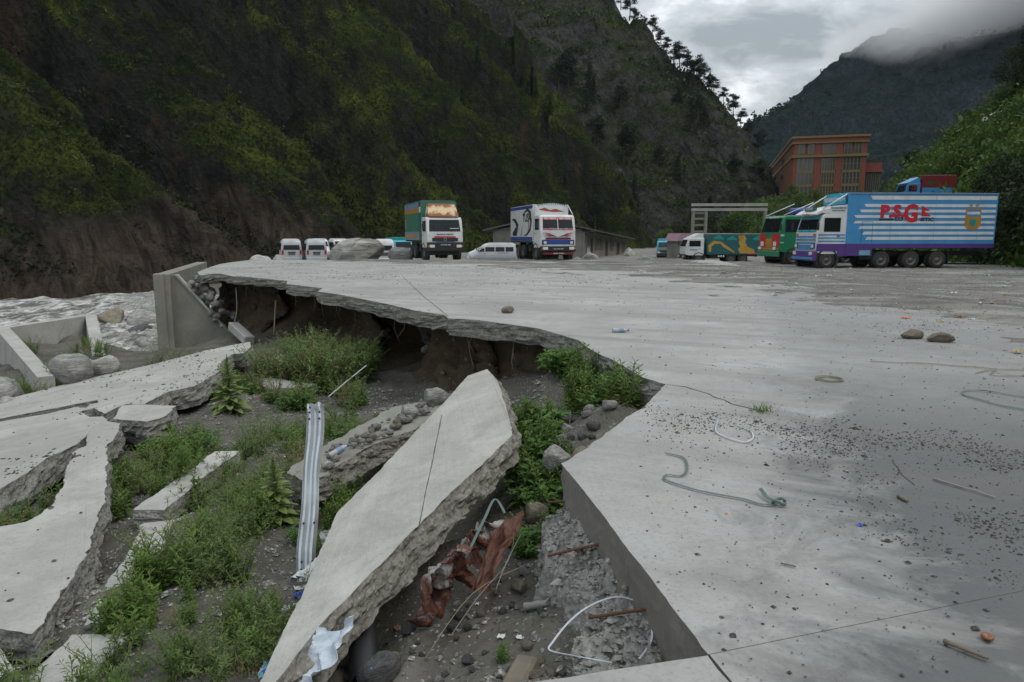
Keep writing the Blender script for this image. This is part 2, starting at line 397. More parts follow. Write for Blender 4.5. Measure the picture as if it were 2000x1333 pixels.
def mk_mountain(name, grass, dry, rock1, rock2, sc=1.0, lo=0.40, hi=0.72, rust=0.0, cliff=False):
    """bare strata where it is steep, grass and scrub where soil can lie"""
    t = NT(name); o = t.obj(); s = t.sep(t.geo('Normal'))
    nA = t.noise(o, 0.055 * sc, 5, 0.6, 0.5); nB = t.noise(o, 0.35 * sc, 6, 0.68, 0.4); nC = t.noise(o, 2.2 * sc, 5, 0.7)
    strat = t.noise(t.map(t.map(o, (1, 1, 1), (0.0, 0.62, 0.25)), (0.70 * sc, 0.34 * sc, 0.17 * sc)), 1.0, 7, 0.74, 1.8)
    rock = t.mix(t.ramp(strat, [(0.36, 0.0), (0.66, 1.0)]), rock1, rock2)
    rock = t.mix(t.math('MULTIPLY', t.ramp(nC, [(0.45, 0.0), (0.7, 1.0)]), 0.7), rock, tuple(x * 0.35 for x in rock1))
    if rust:
        rz = t.ramp(t.noise(t.map(o, (1, 1, 0.45), loc=(11, 3, 5)), 0.10 * sc, 5, 0.6, 1.0), [(0.58, 0.0), (0.68, 1.0)])
        rz = t.math('MULTIPLY', rz, t.ramp(strat, [(0.42, 0.15), (0.62, 1.0)]))
        rock = t.mix(t.math('MULTIPLY', rz, rust), rock, t.mix(nB, (0.045, 0.024, 0.014), (0.15, 0.085, 0.05)))
    g = t.mix(t.ramp(nB, [(0.36, 0.0), (0.64, 1.0)]), grass, dry); g = t.mix(t.ramp(nA, [(0.4, 0.0), (0.62, 1.0)]), tuple(x * 0.45 for x in grass), g)
    g = t.mix(t.math('MULTIPLY', t.ramp(nC, [(0.44, 0.0), (0.58, 1.0)]), 0.85), g, tuple(x * 0.22 for x in grass))
    up = t.math('ADD', s[2], t.math('ADD', t.math('MULTIPLY', t.math('SUBTRACT', nB, 0.5), 0.75), t.math('MULTIPLY', t.math('SUBTRACT', nA, 0.5), 0.8)))
    if cliff:                                       # bare rock scoured by the river along the foot
        p = t.sep(t.geo('Position')); k = t.math('ADD', t.math('MULTIPLY', p[2], 0.05), t.math('MULTIPLY', t.math('SUBTRACT', nA, 0.5), 2.2))
        k = t.math('MULTIPLY', t.ramp(k, [(0.10, 1.0), (0.42, 0.0)]), t.ramp(t.math('MULTIPLY_ADD', p[0], -0.02, -0.3), [(0.0, 0.0), (0.3, 1.0)]))
        vs_ = t.noise(t.map(t.map(o, (1, 1, 1), (0.0, 0.25, 0.3)), (1.1, 0.5, 0.10)), 1.0, 6, 0.7, 1.0)
        rock = t.mix(k, rock, t.mix(t.ramp(vs_, [(0.36, 0.0), (0.62, 1.0)]), (0.020, 0.018, 0.015), t.mix(nB, (0.066, 0.062, 0.054), (0.098, 0.066, 0.044))))
        up = t.math('SUBTRACT', up, t.math('MULTIPLY', k, 0.75))
    f = t.ramp(up, [(lo, 0.0), (hi, 1.0)]); c = t.mix(f, rock, g)
    nb = t.bump(strat, 0.45, 1.0 / sc); nb = t.bump(nC, 0.9, 0.5 / sc, nb); nb = t.bump(nB, 0.7, 1.6 / sc, nb)
    return t.fin(c, 0.97, nb, 0, 0.08)
M['mtA'] = mk_mountain('mountain_scrub', (0.018, 0.030, 0.007), (0.084, 0.100, 0.018), (0.0075, 0.008, 0.0068), (0.042, 0.041, 0.037), 1.0, 0.10, 0.48, 0.8, True)
M['mtB'] = mk_mountain('ridge_scrub', (0.022, 0.038, 0.014), (0.070, 0.080, 0.025), (0.024, 0.024, 0.0235), (0.105, 0.103, 0.098), 0.6, 0.36, 0.74, 0.3)
M['mtC'] = mk_mountain('far_mountain_hazed', (0.012, 0.030, 0.027), (0.024, 0.048, 0.042), (0.020, 0.030, 0.036), (0.066, 0.082, 0.094), 0.14, 0.26, 0.74, 0.0)  # blue of the distant air put into the grass and rock colours
M['hillR'] = mk_mountain('hill_scrub', (0.040, 0.090, 0.012), (0.115, 0.155, 0.025), (0.02, 0.02, 0.016), (0.06, 0.058, 0.05), 1.0, 0.05, 0.35, 0.0)
def mk_ground():
    t = NT('valley_ground'); o = t.obj(); n = t.noise(o, 0.12, 6, 0.6); n2 = t.noise(o, 1.6, 6, 0.65)
    c = t.mix(t.ramp(n, [(0.38, 0.0), (0.62, 1.0)]), (0.17, 0.165, 0.15), (0.24, 0.235, 0.22))
    c = t.mix(t.math('MULTIPLY', t.ramp(n2, [(0.45, 0.0), (0.7, 1.0)]), 0.6), c, (0.07, 0.068, 0.06))
    s = t.sep(t.geo('Position')); gz = t.ramp(t.math('ADD', t.math('MULTIPLY', s[2], 0.10), t.math('MULTIPLY', n2, 0.3)), [(0.18, 0.0), (0.42, 1.0)])
    c = t.mix(gz, c, t.mix(n2, (0.016, 0.034, 0.008), (0.045, 0.06, 0.016)))
    return t.fin(c, 0.95, t.bump(n2, 0.6, 0.1), 0, 0.15)
M['ground'] = mk_ground()
def mk_water():
    t = NT('river_water'); o = t.obj()
    fl = t.map(o, (1, 0.42, 1), (0, 0, 0.35)); a = t.noise(fl, 0.55, 6, 0.68, 1.3); b = t.noise(fl, 2.6, 6, 0.7, 0.9)
    f = t.math('ADD', t.math('MULTIPLY', a, 0.62), t.math('MULTIPLY', b, 0.38)); foam = t.ramp(f, [(0.455, 0.0), (0.57, 1.0)])
    c = t.mix(foam, t.mix(a, (0.11, 0.107, 0.094), (0.20, 0.195, 0.175)), (0.55, 0.555, 0.54))
    nb = t.bump(f, 1.0, 0.5); return t.fin(c, t.math('MULTIPLY_ADD', foam, 0.5, 0.28), nb, 0, 0.4)
M['water'] = mk_water()

# ------------------------------------------------------------------ the yard: broken concrete pavement
EDGE = [(0.04,2.26),(0.74,2.42),(0.76,2.43),(0.69,2.84),(0.56,3.57),(0.46,4.14),(0.35,4.68),(0.54,4.98),(0.75,5.38),(1.02,5.94),(1.20,6.21),(1.59,7.13),(1.68,7.31),(1.50,7.67),(1.29,8.93),(1.11,9.77),(1.04,10.51),(0.76,11.19),(0.45,11.89),(-0.19,12.60),(-0.70,13.15),(-1.26,13.40),(-1.43,14.03),(-2.12,14.81),(-2.92,16.17),(-4.01,17.80),(-4.87,19.08),(-5.70,19.97),(-5.90,21.37),(-6.61,22.04),(-7.66,23.23),(-8.15,24.85),(-9.99,26.71),(-11.00,27.75),(-11.31,27.75),(-12.64,29.67),(-12.97,29.67),(-12.99,28.49),(-14.22,30.95),(-15.6,35.2),(-17.09,40.19)]
YFAR = 47.0
def resample(pts, step, jit=0.0, seed=1, closed=False):
    """points along a polyline every step metres, keeping corners; jitter sideways"""
    P = [np.array(p, float) for p in pts] + ([np.array(pts[0], float)] if closed else []); out = []
    rg = np.random.default_rng(seed)
    for i, (a, b) in enumerate(zip(P[:-1], P[1:])):
        L = np.linalg.norm(b - a); st = step(0.5 * (a + b)) if callable(step) else step; n = max(1, int(L / st)); d = (b - a) / max(L, 1e-9)
        nr = np.zeros_like(d); nr[0], nr[1] = -d[1], d[0]
        w = 0.0
        for k in range(n):
            w = 0.72 * w + rg.normal(0, 1) * jit
            q = a + (b - a) * k / n
            if k > 0: q = q + nr * w * min(1, k, n - k)
            out.append(q)
    if not closed: out.append(P[-1])
    return np.array(out)
def slab_mesh(name, top, thick, nrm=(0, 0, 1), rough=0.03, rows=7, mats=None, seed=3, rough_mask=None, under=0.0, fr=9.0):
    """closed slab: top outline (n,3) in order, side wall with broken relief, flat underside"""
    top = np.asarray(top, float); n = len(top); nrm = np.asarray(nrm, float)
    prv, nxt = np.roll(top, 1, 0), np.roll(top, -1, 0); tg = nxt - prv
    out = np.cross(tg, nrm); out /= np.linalg.norm(out, axis=1, keepdims=True) + 1e-9
    area = 0.5 * np.sum(top[:, 0] * nxt[:, 1] - nxt[:, 0] * top[:, 1])
    if area < 0: out = -out
    rm = np.ones(n) if rough_mask is None else np.asarray(rough_mask, float)
    V = [top]
    for r in range(1, rows + 1):
        k = r / rows; p = top - nrm * thick * k
        d = fbm(p[:, 0] * fr, p[:, 1] * fr, p[:, 2] * fr * 1.5, 4, seed, 0.6) * rough * 0.8 + np.sign(vnoise(p[:, 0] * 2.3, p[:, 1] * 2.3, p[:, 2] * 5, seed + 9)) * rough * 0.28 - np.abs(vnoise(p[:, 0] * fr * 1.7, p[:, 1] * fr * 1.7, p[:, 2] * fr * 2, seed + 5)) * rough * 0.8
        d = d * min(1, 0.25 + k * 2) + rough * 0.55 * min(k * 2.5, 1) - under * k ** 1.5
        q = p + out * (d * rm)[:, None]
        if r == rows: q = q + nrm * (vnoise(p[:, 0] * 2.2, p[:, 1] * 2.2, None, seed + 4) * thick * 0.16 * rm)[:, None]
        V.append(q)
    V = np.concatenate(V); F = []; mi = []
    tri = tessellate_polygon([[Vector(p) for p in top]])
    F += [tuple(t) for t in tri]; mi += [0] * len(tri)
    base = rows * n; F += [tuple(base + i for i in t)[::-1] for t in tri]; mi += [1] * len(tri)
    for r in range(rows):
        for i in range(n):
            j = (i + 1) % n; F.append((r * n + i, (r + 1) * n + i, (r + 1) * n + j, r * n + j)); mi.append(2 if len(mats) > 2 and max(rm[i], rm[j]) < 0.2 else 1)
    me = bpy.data.meshes.new(name); me.from_pydata([tuple(p) for p in V], [], F)
    for m in mats: me.materials.append(m)
    me.polygons.foreach_set('material_index', mi)
    bm = bmesh.new(); bm.from_mesh(me); bmesh.ops.recalc_face_normals(bm, faces=bm.faces); bm.to_mesh(me); bm.free()
    me.update(); return me
yard = empty('yard_pavement'); tag(yard, 'cracked grey concrete yard with a broken undermined edge', None, None, 'structure')
def estep(p): return max(0.045, 0.012 * p[1])
ej = resample(EDGE[6:], estep, 0.006, 5)
front = resample(EDGE[2:7], 0.05, 0.0015, 6)          # the clean-cut construction joint facing the pit
J1, J2 = (0.76, 2.43), (2.05, 2.82)                    # joint between the yard panels in the nearest corner
far_b = [(-17.6, 43.5), (-17.9, YFAR), (14, YFAR), (13, 40), (9.4, 22), (9.6, 13), (10.4, 8), (12, 4.6), (3.9, 3.39)]
outl = np.concatenate([front[:-1], ej, np.array(far_b)])
mask = np.concatenate([np.full(len(front) - 1, 0.12), np.ones(len(ej)), np.full(len(far_b), 0.1)])
t3 = np.column_stack([outl, np.zeros(len(outl))])
o = link('concrete_panel', slab_mesh('concrete_panel', t3, 0.33, rough=0.055, rows=8, mats=[M['yard'], M['broken'], M['formed']], seed=7, rough_mask=mask, under=0.03, fr=5.0), yard)
gp = 0.0015
pnl = [(0.766, 2.4318 - gp), (3.9, 3.39 - gp), (12, 4.6 - gp), (14, -6), (0.98, -6), (0.857, 2.0)]
pnl = resample(pnl, 0.3, 0, 8, True); o = link('concrete_panel', slab_mesh('concrete_panel', np.column_stack([pnl, np.full(len(pnl), -0.002)]), 0.33, rough=0.004, rows=2, mats=[M['yard'], M['formed']], seed=8), yard)
pnl = [(0.04, 2.26), (0.757, 2.4292 - gp), (0.853, 2.0), (0.965, -6), (-3, -6), (-1.9, 1.1)]
pnl = resample(pnl, 0.08, 0.002, 9, True); o = link('concrete_panel', slab_mesh('concrete_panel', np.column_stack([pnl, np.full(len(pnl), -0.004)]), 0.30, rough=0.008, rows=3, mats=[M['yard'], M['broken']], seed=9), yard)
# grooves: shrinkage crack and the old panel joint, as dark filled seams lying in the surface
def seam(name, pts, w, m, z=0.003, parent=None, seed=1, jit=0.0):
    p = resample(pts, 0.08, jit, seed); rg = np.random.default_rng(seed); n = len(p)
    tg = np.gradient(p, axis=0); nr = np.column_stack([-tg[:, 1], tg[:, 0]]); nr /= np.linalg.norm(nr, axis=1, keepdims=True) + 1e-9
    ww = w * (0.5 + rg.random(n)) * 0.5; L = p + nr * ww[:, None]; Rr = p - nr * ww[:, None]
    V = np.column_stack([np.concatenate([L, Rr]), np.full(2 * n, z)]); F = [(i, i + 1, n + i + 1, n + i) for i in range(n - 1)]
    me = np_mesh(name, V, np.array(F), m, False); return link(name, me, parent)
M['seam'] = plain('seam_dirt', (0.05, 0.047, 0.04), 0.95)
seam('crack', [(1.68, 7.31), (1.86, 7.18), (2.02, 6.85), (2.12, 6.42), (2.33, 6.14)], 0.016, M['seam'], 0.003, yard, 3, 0.008)
seam('crack', [(2.75, 4.75), (2.66, 4.5), (2.62, 4.25)], 0.006, M['seam'], 0.003, yard, 4, 0.006)
seam('joint', [(-1.30, 13.75), (-2.3, 18), (-4.3, 27)], 0.02, M['seam'], 0.003, yard, 5, 0.001)

# ------------------------------------------------------------------ broken slabs lying in the pit
def outline(pts, step=0.06, jit=0.006, seed=1): return resample(pts, step, jit, seed, True)
N_T = (-0.29353, -0.03866, 0.95517)
TILT = [(-0.59,8.83,-0.22),(-0.33,8.89,-0.14),(-0.17,8.05,-0.12),(-0.08,7.07,-0.14),(-0.03,6.47,-0.14),(0.00,5.91,-0.16),(-0.23,5.44,-0.25),(-0.45,5.02,-0.33),(-0.68,4.52,-0.42),(-0.82,4.19,-0.48),(-1.06,3.67,-0.57),(-1.14,3.40,-0.61),(-1.21,3.11,-0.64),(-1.28,3.15,-0.66),(-1.32,3.64,-0.65),(-1.32,3.96,-0.64),(-1.37,4.51,-0.63),(-1.42,5.30,-0.62),(-1.31,5.69,-0.57),(-1.05,6.79,-0.45),(-0.74,8.07,-0.30)]
N_F = (-0.16076, -0.01468, 0.98688)
FAR1 = [(-7.58,19.48,-1.41),(-7.11,18.36,-1.35),(-6.74,16.97,-1.31),(-7.12,17.16,-1.37),(-7.01,16.20,-1.37),(-6.29,14.32,-1.28),(-6.15,12.95,-1.27),(-6.60,12.83,-1.35),(-6.57,11.86,-1.36),(-7.05,12.15,-1.43),(-7.10,12.00,-1.44),(-7.08,11.55,-1.45),(-7.73,12.31,-1.54),(-7.90,12.20,-1.57),(-8.14,12.82,-1.60),(-7.98,12.84,-1.57),(-8.24,13.20,-1.61),(-8.51,13.17,-1.66),(-10.41,12.69,-1.97),(-12.11,14.82,-2.22),(-11.50,15.94,-2.10),(-10.88,16.93,-1.99),(-9.47,17.74,-1.74),(-8.71,19.09,-1.60)]
FAR3 = [(-7.77,12.30,-1.57),(-7.98,12.24,-1.60),(-7.36,11.55,-1.51),(-7.03,11.40,-1.46),(-6.71,10.97,-1.41),(-6.59,10.39,-1.40),(-6.28,9.52,-1.37),(-6.35,8.95,-1.39),(-6.15,8.19,-1.37),(-6.07,7.74,-1.36),(-5.85,6.99,-1.33),(-10.27,12.45,-1.97),(-9.83,12.62,-1.90),(-8.82,12.6,-1.73),(-8.39,12.86,-1.66)]
FAR2 = [(-5.61,11.12,-1.20),(-5.55,10.87,-1.20),(-5.47,10.39,-1.20),(-5.62,10.18,-1.21),(-6.14,10.45,-1.26),(-6.36,10.58,-1.28),(-6.76,11.52,-1.30),(-6.48,11.53,-1.28)]
NEAR = [(-6.00,10.15,-1.24),(-5.78,9.69,-1.24),(-5.56,9.03,-1.25),(-5.32,8.65,-1.25),(-4.94,7.97,-1.25),(-4.61,7.38,-1.25),(-4.40,7.01,-1.25),(-4.26,6.67,-1.26),(-4.09,6.31,-1.26),(-3.91,5.88,-1.26),(-3.74,5.46,-1.27),(-3.70,5.22,-1.27),(-3.60,4.95,-1.28),(-3.53,4.71,-1.28),(-3.52,4.62,-1.28),(-3.83,4.72,-1.30),(-4.23,4.84,-1.32),(-5.56,6.49,-1.34),(-5.19,6.56,-1.31),(-5.00,6.65,-1.30),(-4.96,6.82,-1.29),(-5.01,7.09,-1.29),(-5.28,7.70,-1.28),(-5.54,8.14,-1.28),(-5.92,8.85,-1.28),(-5.90,9.15,-1.27),(-6.27,9.78,-1.27),(-6.34,9.96,-1.26),(-6.42,10.38,-1.25)]
NEAR2 = [(-3.97,4.80,-1.42),(-3.50,4.40,-1.41),(-3.54,4.30,-1.41),(-3.68,4.15,-1.43),(-4.27,4.85,-1.44)]
SLABS = []
def broken_slab(pts, nrm, thick, label, mats, rough=0.05, seed=1, step=0.06, jit=0.006, rows=8, under=0.0, mask=None, fr=7.0):
    a = outline(pts, step, jit, seed)
    me = slab_mesh('concrete_slab', a, thick, nrm, rough, rows, mats, seed, mask, under, fr)
    o = link('concrete_slab', me); tag(o, label, 'concrete slab', 'broken slabs of the collapsed yard', 'thing'); SLABS.append((pts, nrm, thick)); return o
big_slab = broken_slab(TILT, N_T, 0.23, 'long concrete slab tilted down into the pit with a rough broken edge', [M['slab'], M['broken_br']], 0.055, 11, 0.04, 0.003, 10)
seam_o = seam('score_line', [(-0.77, 7.27), (-0.65, 4.44)], 0.006, M['seam'], 0, None, 6, 0.001)
V = np.array([v.co[:] for v in seam_o.data.vertices]); V[:, 2] = (-0.37882 + 0.29353 * V[:, 0] + 0.03866 * V[:, 1]) / 0.95517 + 0.003
seam_o.data.vertices.foreach_set('co', V.astype(np.float32).ravel()); seam_o.parent = big_slab
broken_slab(FAR1, N_F, 0.34, 'wide collapsed concrete slab sloping toward the river with a cracked corner', [M['palec'], M['broken']], 0.06, 12, 0.09, 0.008)
broken_slab(FAR3, N_F, 0.34, 'flat collapsed slab between the wide slab and the weedy gap', [M['palec'], M['broken']], 0.06, 13, 0.08, 0.008)
broken_slab(FAR2, (-0.0904, -0.011, 0.9958), 0.34, 'small triangular piece of broken slab wedged at the crack', [M['palec'], M['broken']], 0.06, 14, 0.06, 0.008)
broken_slab(NEAR, (-0.05868, -0.03443, 0.99768), 0.26, 'curved tongue of concrete slab with a jagged edge above the weeds', [M['palec'], M['broken']], 0.04, 15, 0.05, 0.008)
broken_slab(NEAR2, (-0.05868, -0.03443, 0.99768), 0.2, 'corner of a lower concrete slab sunk below the curved tongue', [M['palec'], M['broken']], 0.02, 16, 0.05, 0.003)

# ------------------------------------------------------------------ pit floor and river bank (height field)
CP = [(0.44,3.66,-0.40),(0.24,2.98,-0.42),(0.48,2.95,-0.40),(0.00,3.47,-0.60),(-0.44,3.56,-0.78),(-0.91,3.71,-0.98),(-0.35,4.28,-0.85),(0.19,4.73,-0.70),(0.00,4.17,-0.68),(-1.21,4.13,-1.05),(-1.82,5.15,-1.30),(-2.03,6.39,-1.40),(-1.77,4.36,-1.20),(-2.47,5.12,-1.20),(-2.56,4.50,-1.25),(-2.90,4.43,-1.40),(-3.27,4.53,-1.55),(-3.12,7.20,-1.42),(-4.31,8.46,-1.60),(-5.89,10.07,-1.80),(-5.24,11.27,-1.75),(-3.72,9.54,-1.62),(-3.60,11.61,-1.85),(-3.23,13.98,-2.00),(-5.65,18.49,-2.00),(-7.67,21.00,-2.00),(-4.59,20.03,-2.30),(-2.29,14.90,-2.00),(-1.34,14.54,-1.80),(0.00,11.26,-1.30),(0.41,8.75,-1.00),(0.41,6.48,-0.85),(0.93,12.13,-0.95),(1.48,10.79,-0.50),(1.55,8.77,-0.45),(1.02,8.82,-0.60),(0.92,15.16,-1.00),(-0.29,18.97,-1.80),(-18.2,25,-2.15),(-18.2,28,-2.2),(-16.8,26,-2.35),(-15.8,23.5,-2.5),(-14.8,21.5,-2.55),(-16.6,28.2,-2.6),(-19.8,24,-4.6),(-19.9,26,-4.8),(-19.9,28.5,-5.0),(-20.5,30,-5.6),(-18.0,30.5,-5.0),(-19.5,36,-5.5),(-21.60,36.16,-5.5),(-16.3,29.0,-4.6),(-6.54,15.49,-1.90),(-13.11,29.84,-3.0),(-11.53,29.30,-2.30),(-4.70,7.83,-1.75),(-4.22,6.43,-1.75),(-6.82,9.25,-1.90),(-5.92,7.98,-1.75),
      (-1.0,2.2,-1.0),(-2.5,3.0,-1.35),(-4.5,3.5,-1.7),(-8,6,-2.2),(-14,14,-3.1),(-20,18,-4.8),(-30,30,-5.8),(-40,40,-6.2),(-26,40,-5.8),(-20,45,-5.6),(-32,15,-5.0),(-15,5,-3.2),(-13.6,22,-2.8),(-11.5,23,-2.6),(-15.5,19,-2.9),(-45,60,-6.5),(-30,60,-6),(-1.2,7.6,-1.75),(-.7,8.8,-1.7),(-1.8,6.7,-1.7),(-.4,9.6,-1.6),(-1.5,8.4,-1.75),(-1.0,6.6,-1.6),(1.2,7.6,-0.25),(1.0,9.3,-0.3),(0.8,10.5,-0.45),(0.6,8.6,-0.65),(0.9,6.9,-0.5),(2.2,5.5,-0.9),(2.5,8,-0.9),(0.9,3.6,-0.6),(1.3,4.6,-0.8)]
def pit_z(x, y, detail=True):
    x = np.asarray(x, float); y = np.asarray(y, float); num = np.zeros_like(x); dn = np.zeros_like(x)
    for a, b, c in CP:
        w = 1.0 / ((x - a) ** 2 + (y - b) ** 2 + 0.04 + 0.0006 * b * b) ** 1.7; num += w * c; dn += w
    z = num / dn
    if detail:
        z = z + fbm(x * 0.9, y * 0.9, None, 4, 21) * 0.10 + fbm(x * 4.5, y * 4.5, None, 3, 31) * 0.035
    for pts, nr, th in SLABS:                       # never rise through a slab lying on it
        m = inside(x, y, pts)
        if m.any():
            p0 = np.mean(np.array(pts), 0); pz = p0[2] - (nr[0] * (x - p0[0]) + nr[1] * (y - p0[1])) / nr[2]
            z = np.where(m, np.minimum(z, pz - th - 0.10), z)
    yd = inside(x, y, list(map(tuple, EDGE)) + far_b + [(0.8, 2.4)])
    return np.where(yd, np.minimum(z, -0.42), z)
def spread(a, b, d0, d1, fine_at):
    """coordinates from a to b, spacing growing with distance from fine_at"""
    out = [a]; x = a
    while x < b:
        s = max(d0, min(d1, d0 + abs(x - fine_at) * 0.009)); x += s; out.append(x)
    return np.array(out)
gx = np.concatenate([spread(-60, -14, 0.25, 0.6, -14), spread(-13.9, 2.8, 0.055, 0.12, -0.5)]); gy = np.concatenate([spread(1.0, 30, 0.055, 0.22, 2.5), spread(30.2, 100, 0.25, 0.8, 30)])
GX, GY = np.meshgrid(gx, gy, indexing='ij'); GZ = pit_z(GX, GY)
pit = link('slope_ground', np_mesh('slope_ground', np.column_stack([GX.ravel(), GY.ravel(), GZ.ravel()]), grid_faces(*GX.shape), M['gravel_slope']))
tag(pit, 'dark gravelly soil slope filling the washed-out pit', None, None, 'structure')

# soil bank exposed under the undermined slab edge: an uneven hollow with two deep caves
bp = resample(EDGE[10:35] + [(-12.5, 29.2), (-13.5, 30.6), (-15.9, 35.0)], 0.12, 0.0, 3); tg = np.gradient(bp, axis=0); nr = np.column_stack([tg[:, 1], -tg[:, 0]]); nr /= np.linalg.norm(nr, axis=1, keepdims=True)
arc = np.concatenate([[0], np.cumsum(np.linalg.norm(np.diff(bp, axis=0), axis=1))])
rows = 34; BV = []
cave = 2.5 * np.exp(-((arc - 14.6) / 1.7) ** 2) + 3.2 * np.exp(-((arc - 23.0) / 3.8) ** 2)
for k in range(rows):
    q = k / (rows - 1); z = -0.30 - 2.3 * q
    prof = 0.10 + 0.35 * math.sin(math.pi * min(1, q * 1.15)) + (0.85 - q) * 0.30
    ins = prof + cave * math.sin(math.pi * min(1, 0.12 + q * 0.80)) * 0.95 + 0.30
    fold = ridged(arc * 0.9, np.full_like(arc, z * 0.35), None, 3, 41) * 0.20 + fbm(arc * 2.6, np.full_like(arc, z * 2.6), None, 4, 43, 0.6) * 0.20
    p = bp + nr * (-1 if True else 1) * 0
    BV.append(np.column_stack([bp - (-nr) * 0 + nr * 0, np.full(len(bp), z)]) + np.column_stack([nr * (ins + fold)[:, None], fbm(arc * 2, np.full_like(arc, q * 5), None, 2, 44) * 0.05]))
BV = np.array(BV)
BANK_N = nr
bank = link('soil_bank', np_mesh('soil_bank', BV.reshape(-1, 3), grid_faces(rows, len(bp)), M['bank']))
tag(bank, 'brown undercut earth bank below the broken yard edge', None, None, 'structure')

# ------------------------------------------------------------------ river
wx = spread(-110, -12, 0.35, 0.7, -20); wy = spread(8, 150, 0.35, 0.8, 30); WX, WY = np.meshgrid(wx, wy, indexing='ij')
WZ = -5.05 + ridged(WX * 0.32 + WY * 0.1, WY * 0.16, None, 4, 51) * 0.42 + fbm(WX * 1.4, WY * 1.0, None, 3, 52) * 0.10
river = link('river_water', np_mesh('river_water', np.column_stack([WX.ravel(), WY.ravel(), WZ.ravel()]), grid_faces(*WX.shape), M['water'])); tag(river, 'grey silty river racing in white water', None, None, 'structure')

# ------------------------------------------------------------------ mountains
def height_field(name, xs, ys, f, mat, label, disp=None):
    X, Y = np.meshgrid(xs, ys, indexing='ij'); Z = f(X, Y); V = np.stack([X, Y, Z], -1)
    if disp is not None:
        dzx = np.gradient(Z, axis=0) / np.gradient(X, axis=0); dzy = np.gradient(Z, axis=1) / np.gradient(Y, axis=1)
        n = np.stack([-dzx, -dzy, np.ones_like(Z)], -1); n /= np.linalg.norm(n, axis=-1, keepdims=True)
        V = V + n * disp(X, Y, Z)[..., None]
    keep = V[..., 2].ravel(); Fc = grid_faces(*X.shape); 
    Fc = Fc[(keep[Fc] > -9).all(1)]
    o = link(name, np_mesh(name, V.reshape(-1, 3), Fc, mat)); tag(o, label, None, None, 'structure'); return o, V
BASE_A = [(-190, 20), (-130, 38), (-80, 56), (-56, 67), (-43, 79), (-32, 92), (-19, 108), (0, 128), (18, 146), (33, 160), (40, 178), (36, 205), (15, 245), (-30, 300), (-100, 380), (-300, 380)]
def fold(p, k=0.32):
    """asymmetric spur: long grassy back, short rocky face"""
    p = p - np.floor(p); return np.where(p < k, p / k, (1 - p) / (1 - k))
def zA(X, Y):
    d, s = poly_dist(X, Y, BASE_A); ins = inside(X, Y, BASE_A + [(-300, 20)]); d = np.where(ins, d, -d)
    w = fbm(X * 0.012, Y * 0.012, None, 3, 61) * 9 + fbm(X * 0.04, Y * 0.04, None, 3, 62) * 3
    ph = s * 1.0 + d * 1.05 + w
    am = sstep(0, 14, d)
    z = -6.5 + 1.22 * d + 0.0012 * d * d
    z = z + am * ((fold(ph / 31 + 0.15) - 0.5) * 19.0 + (fold(ph / 12.5 + 0.5) - 0.5) * 8.5 + ridged(s * 0.11 + d * 0.10, d * 0.025, None, 3, 63) * 2.6)
    z = z + sstep(0, 4, d) * (1 - sstep(5, 16, d)) * 3.0
    return z
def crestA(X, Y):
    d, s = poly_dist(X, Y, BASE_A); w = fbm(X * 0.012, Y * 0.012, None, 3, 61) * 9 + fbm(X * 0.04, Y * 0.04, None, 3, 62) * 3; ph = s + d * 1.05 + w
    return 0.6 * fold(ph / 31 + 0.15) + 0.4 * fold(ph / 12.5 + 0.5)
def dA(X, Y, Z):
    d, s = poly_dist(X, Y, BASE_A); ph = s + d * 1.05
    cl = 1 - sstep(8, 22, Z)
    st = ridged(ph * 0.35 + fbm(X * .1, Y * .1, None, 2, 70) * 1.2, Z * 0.05, None, 4, 66)
    return fbm(X * 0.22, Y * 0.22, Z * 0.22, 4, 64) * 0.9 + st * (0.45 + 1.0 * cl * (s < 250)) + fbm(X * 1.0, Y * 1.0, Z * 1.0, 3, 65, 0.65) * 0.55
mtA, VA = height_field('mountain', spread(-230, 60, 0.42, 1.3, -10), spread(20, 330, 0.42, 1.6, 100), zA, M['mtA'], 'steep dark green mountainside rising straight from the river', dA)
BASE_B = [(0, 196), (40, 200), (68, 200), (88, 208), (98, 228), (98, 262), (85, 330), (60, 420), (-120, 420), (-120, 210)]
def zB(X, Y):
    d, s = poly_dist(X, Y, BASE_B, True); d = np.where(inside(X, Y, BASE_B), d, -d)
    z = -2 + 1.55 * d - 0.0028 * d * np.abs(d)
    ph = s + d * 0.5 + fbm(X * 0.02, Y * 0.02, None, 3, 71) * 10
    return z + sstep(0, 15, d) * ((fold(ph / 26) - 0.5) * 6 + ridged(X * 0.05, Y * 0.05, None, 4, 72) * 3.2)
def dB(X, Y, Z): return ridged(X * 0.10 + Z * 0.06, Y * 0.10, Z * 0.16, 4, 73) * 1.7 + fbm(X * 0.5, Y * 0.5, Z * 0.5, 3, 74) * 0.55
mtB, VB = height_field('mountain', spread(-60, 112, 0.7, 1.4, 70), spread(188, 380, 0.7, 1.6, 200), zB, M['mtB'], 'craggy ridge with pines along its crest behind the parked trucks', dB)
SKX = [100, 200, 300, 341, 380, 420, 465, 500, 540, 548, 620, 700, 780, 900, 1200]; SKZ = [20, 60, 110, 140, 172, 208, 246, 262, 268, 280, 312, 340, 368, 420, 470]
def zC(X, Y):
    top = np.interp(X, SKX, SKZ); r = np.clip((Y - 430) / 570, 0, 1.15)
    ph = X * 0.9 + Y * 0.55 + fbm(X * 0.004, Y * 0.004, None, 3, 81) * 80
    m = sstep(0.02, 0.3, r) * (1 - sstep(0.93, 1.0, r))
    z = 4 + top * (r ** 0.95) + m * ((fold(ph / 150) - 0.5) * 42 + (fold(ph / 57 + 0.3) - 0.5) * 16 + ridged(X * 0.012, Y * 0.012, None, 4, 82) * 12)
    return z - sstep(1.0, 1.15, r) * top * 0.5
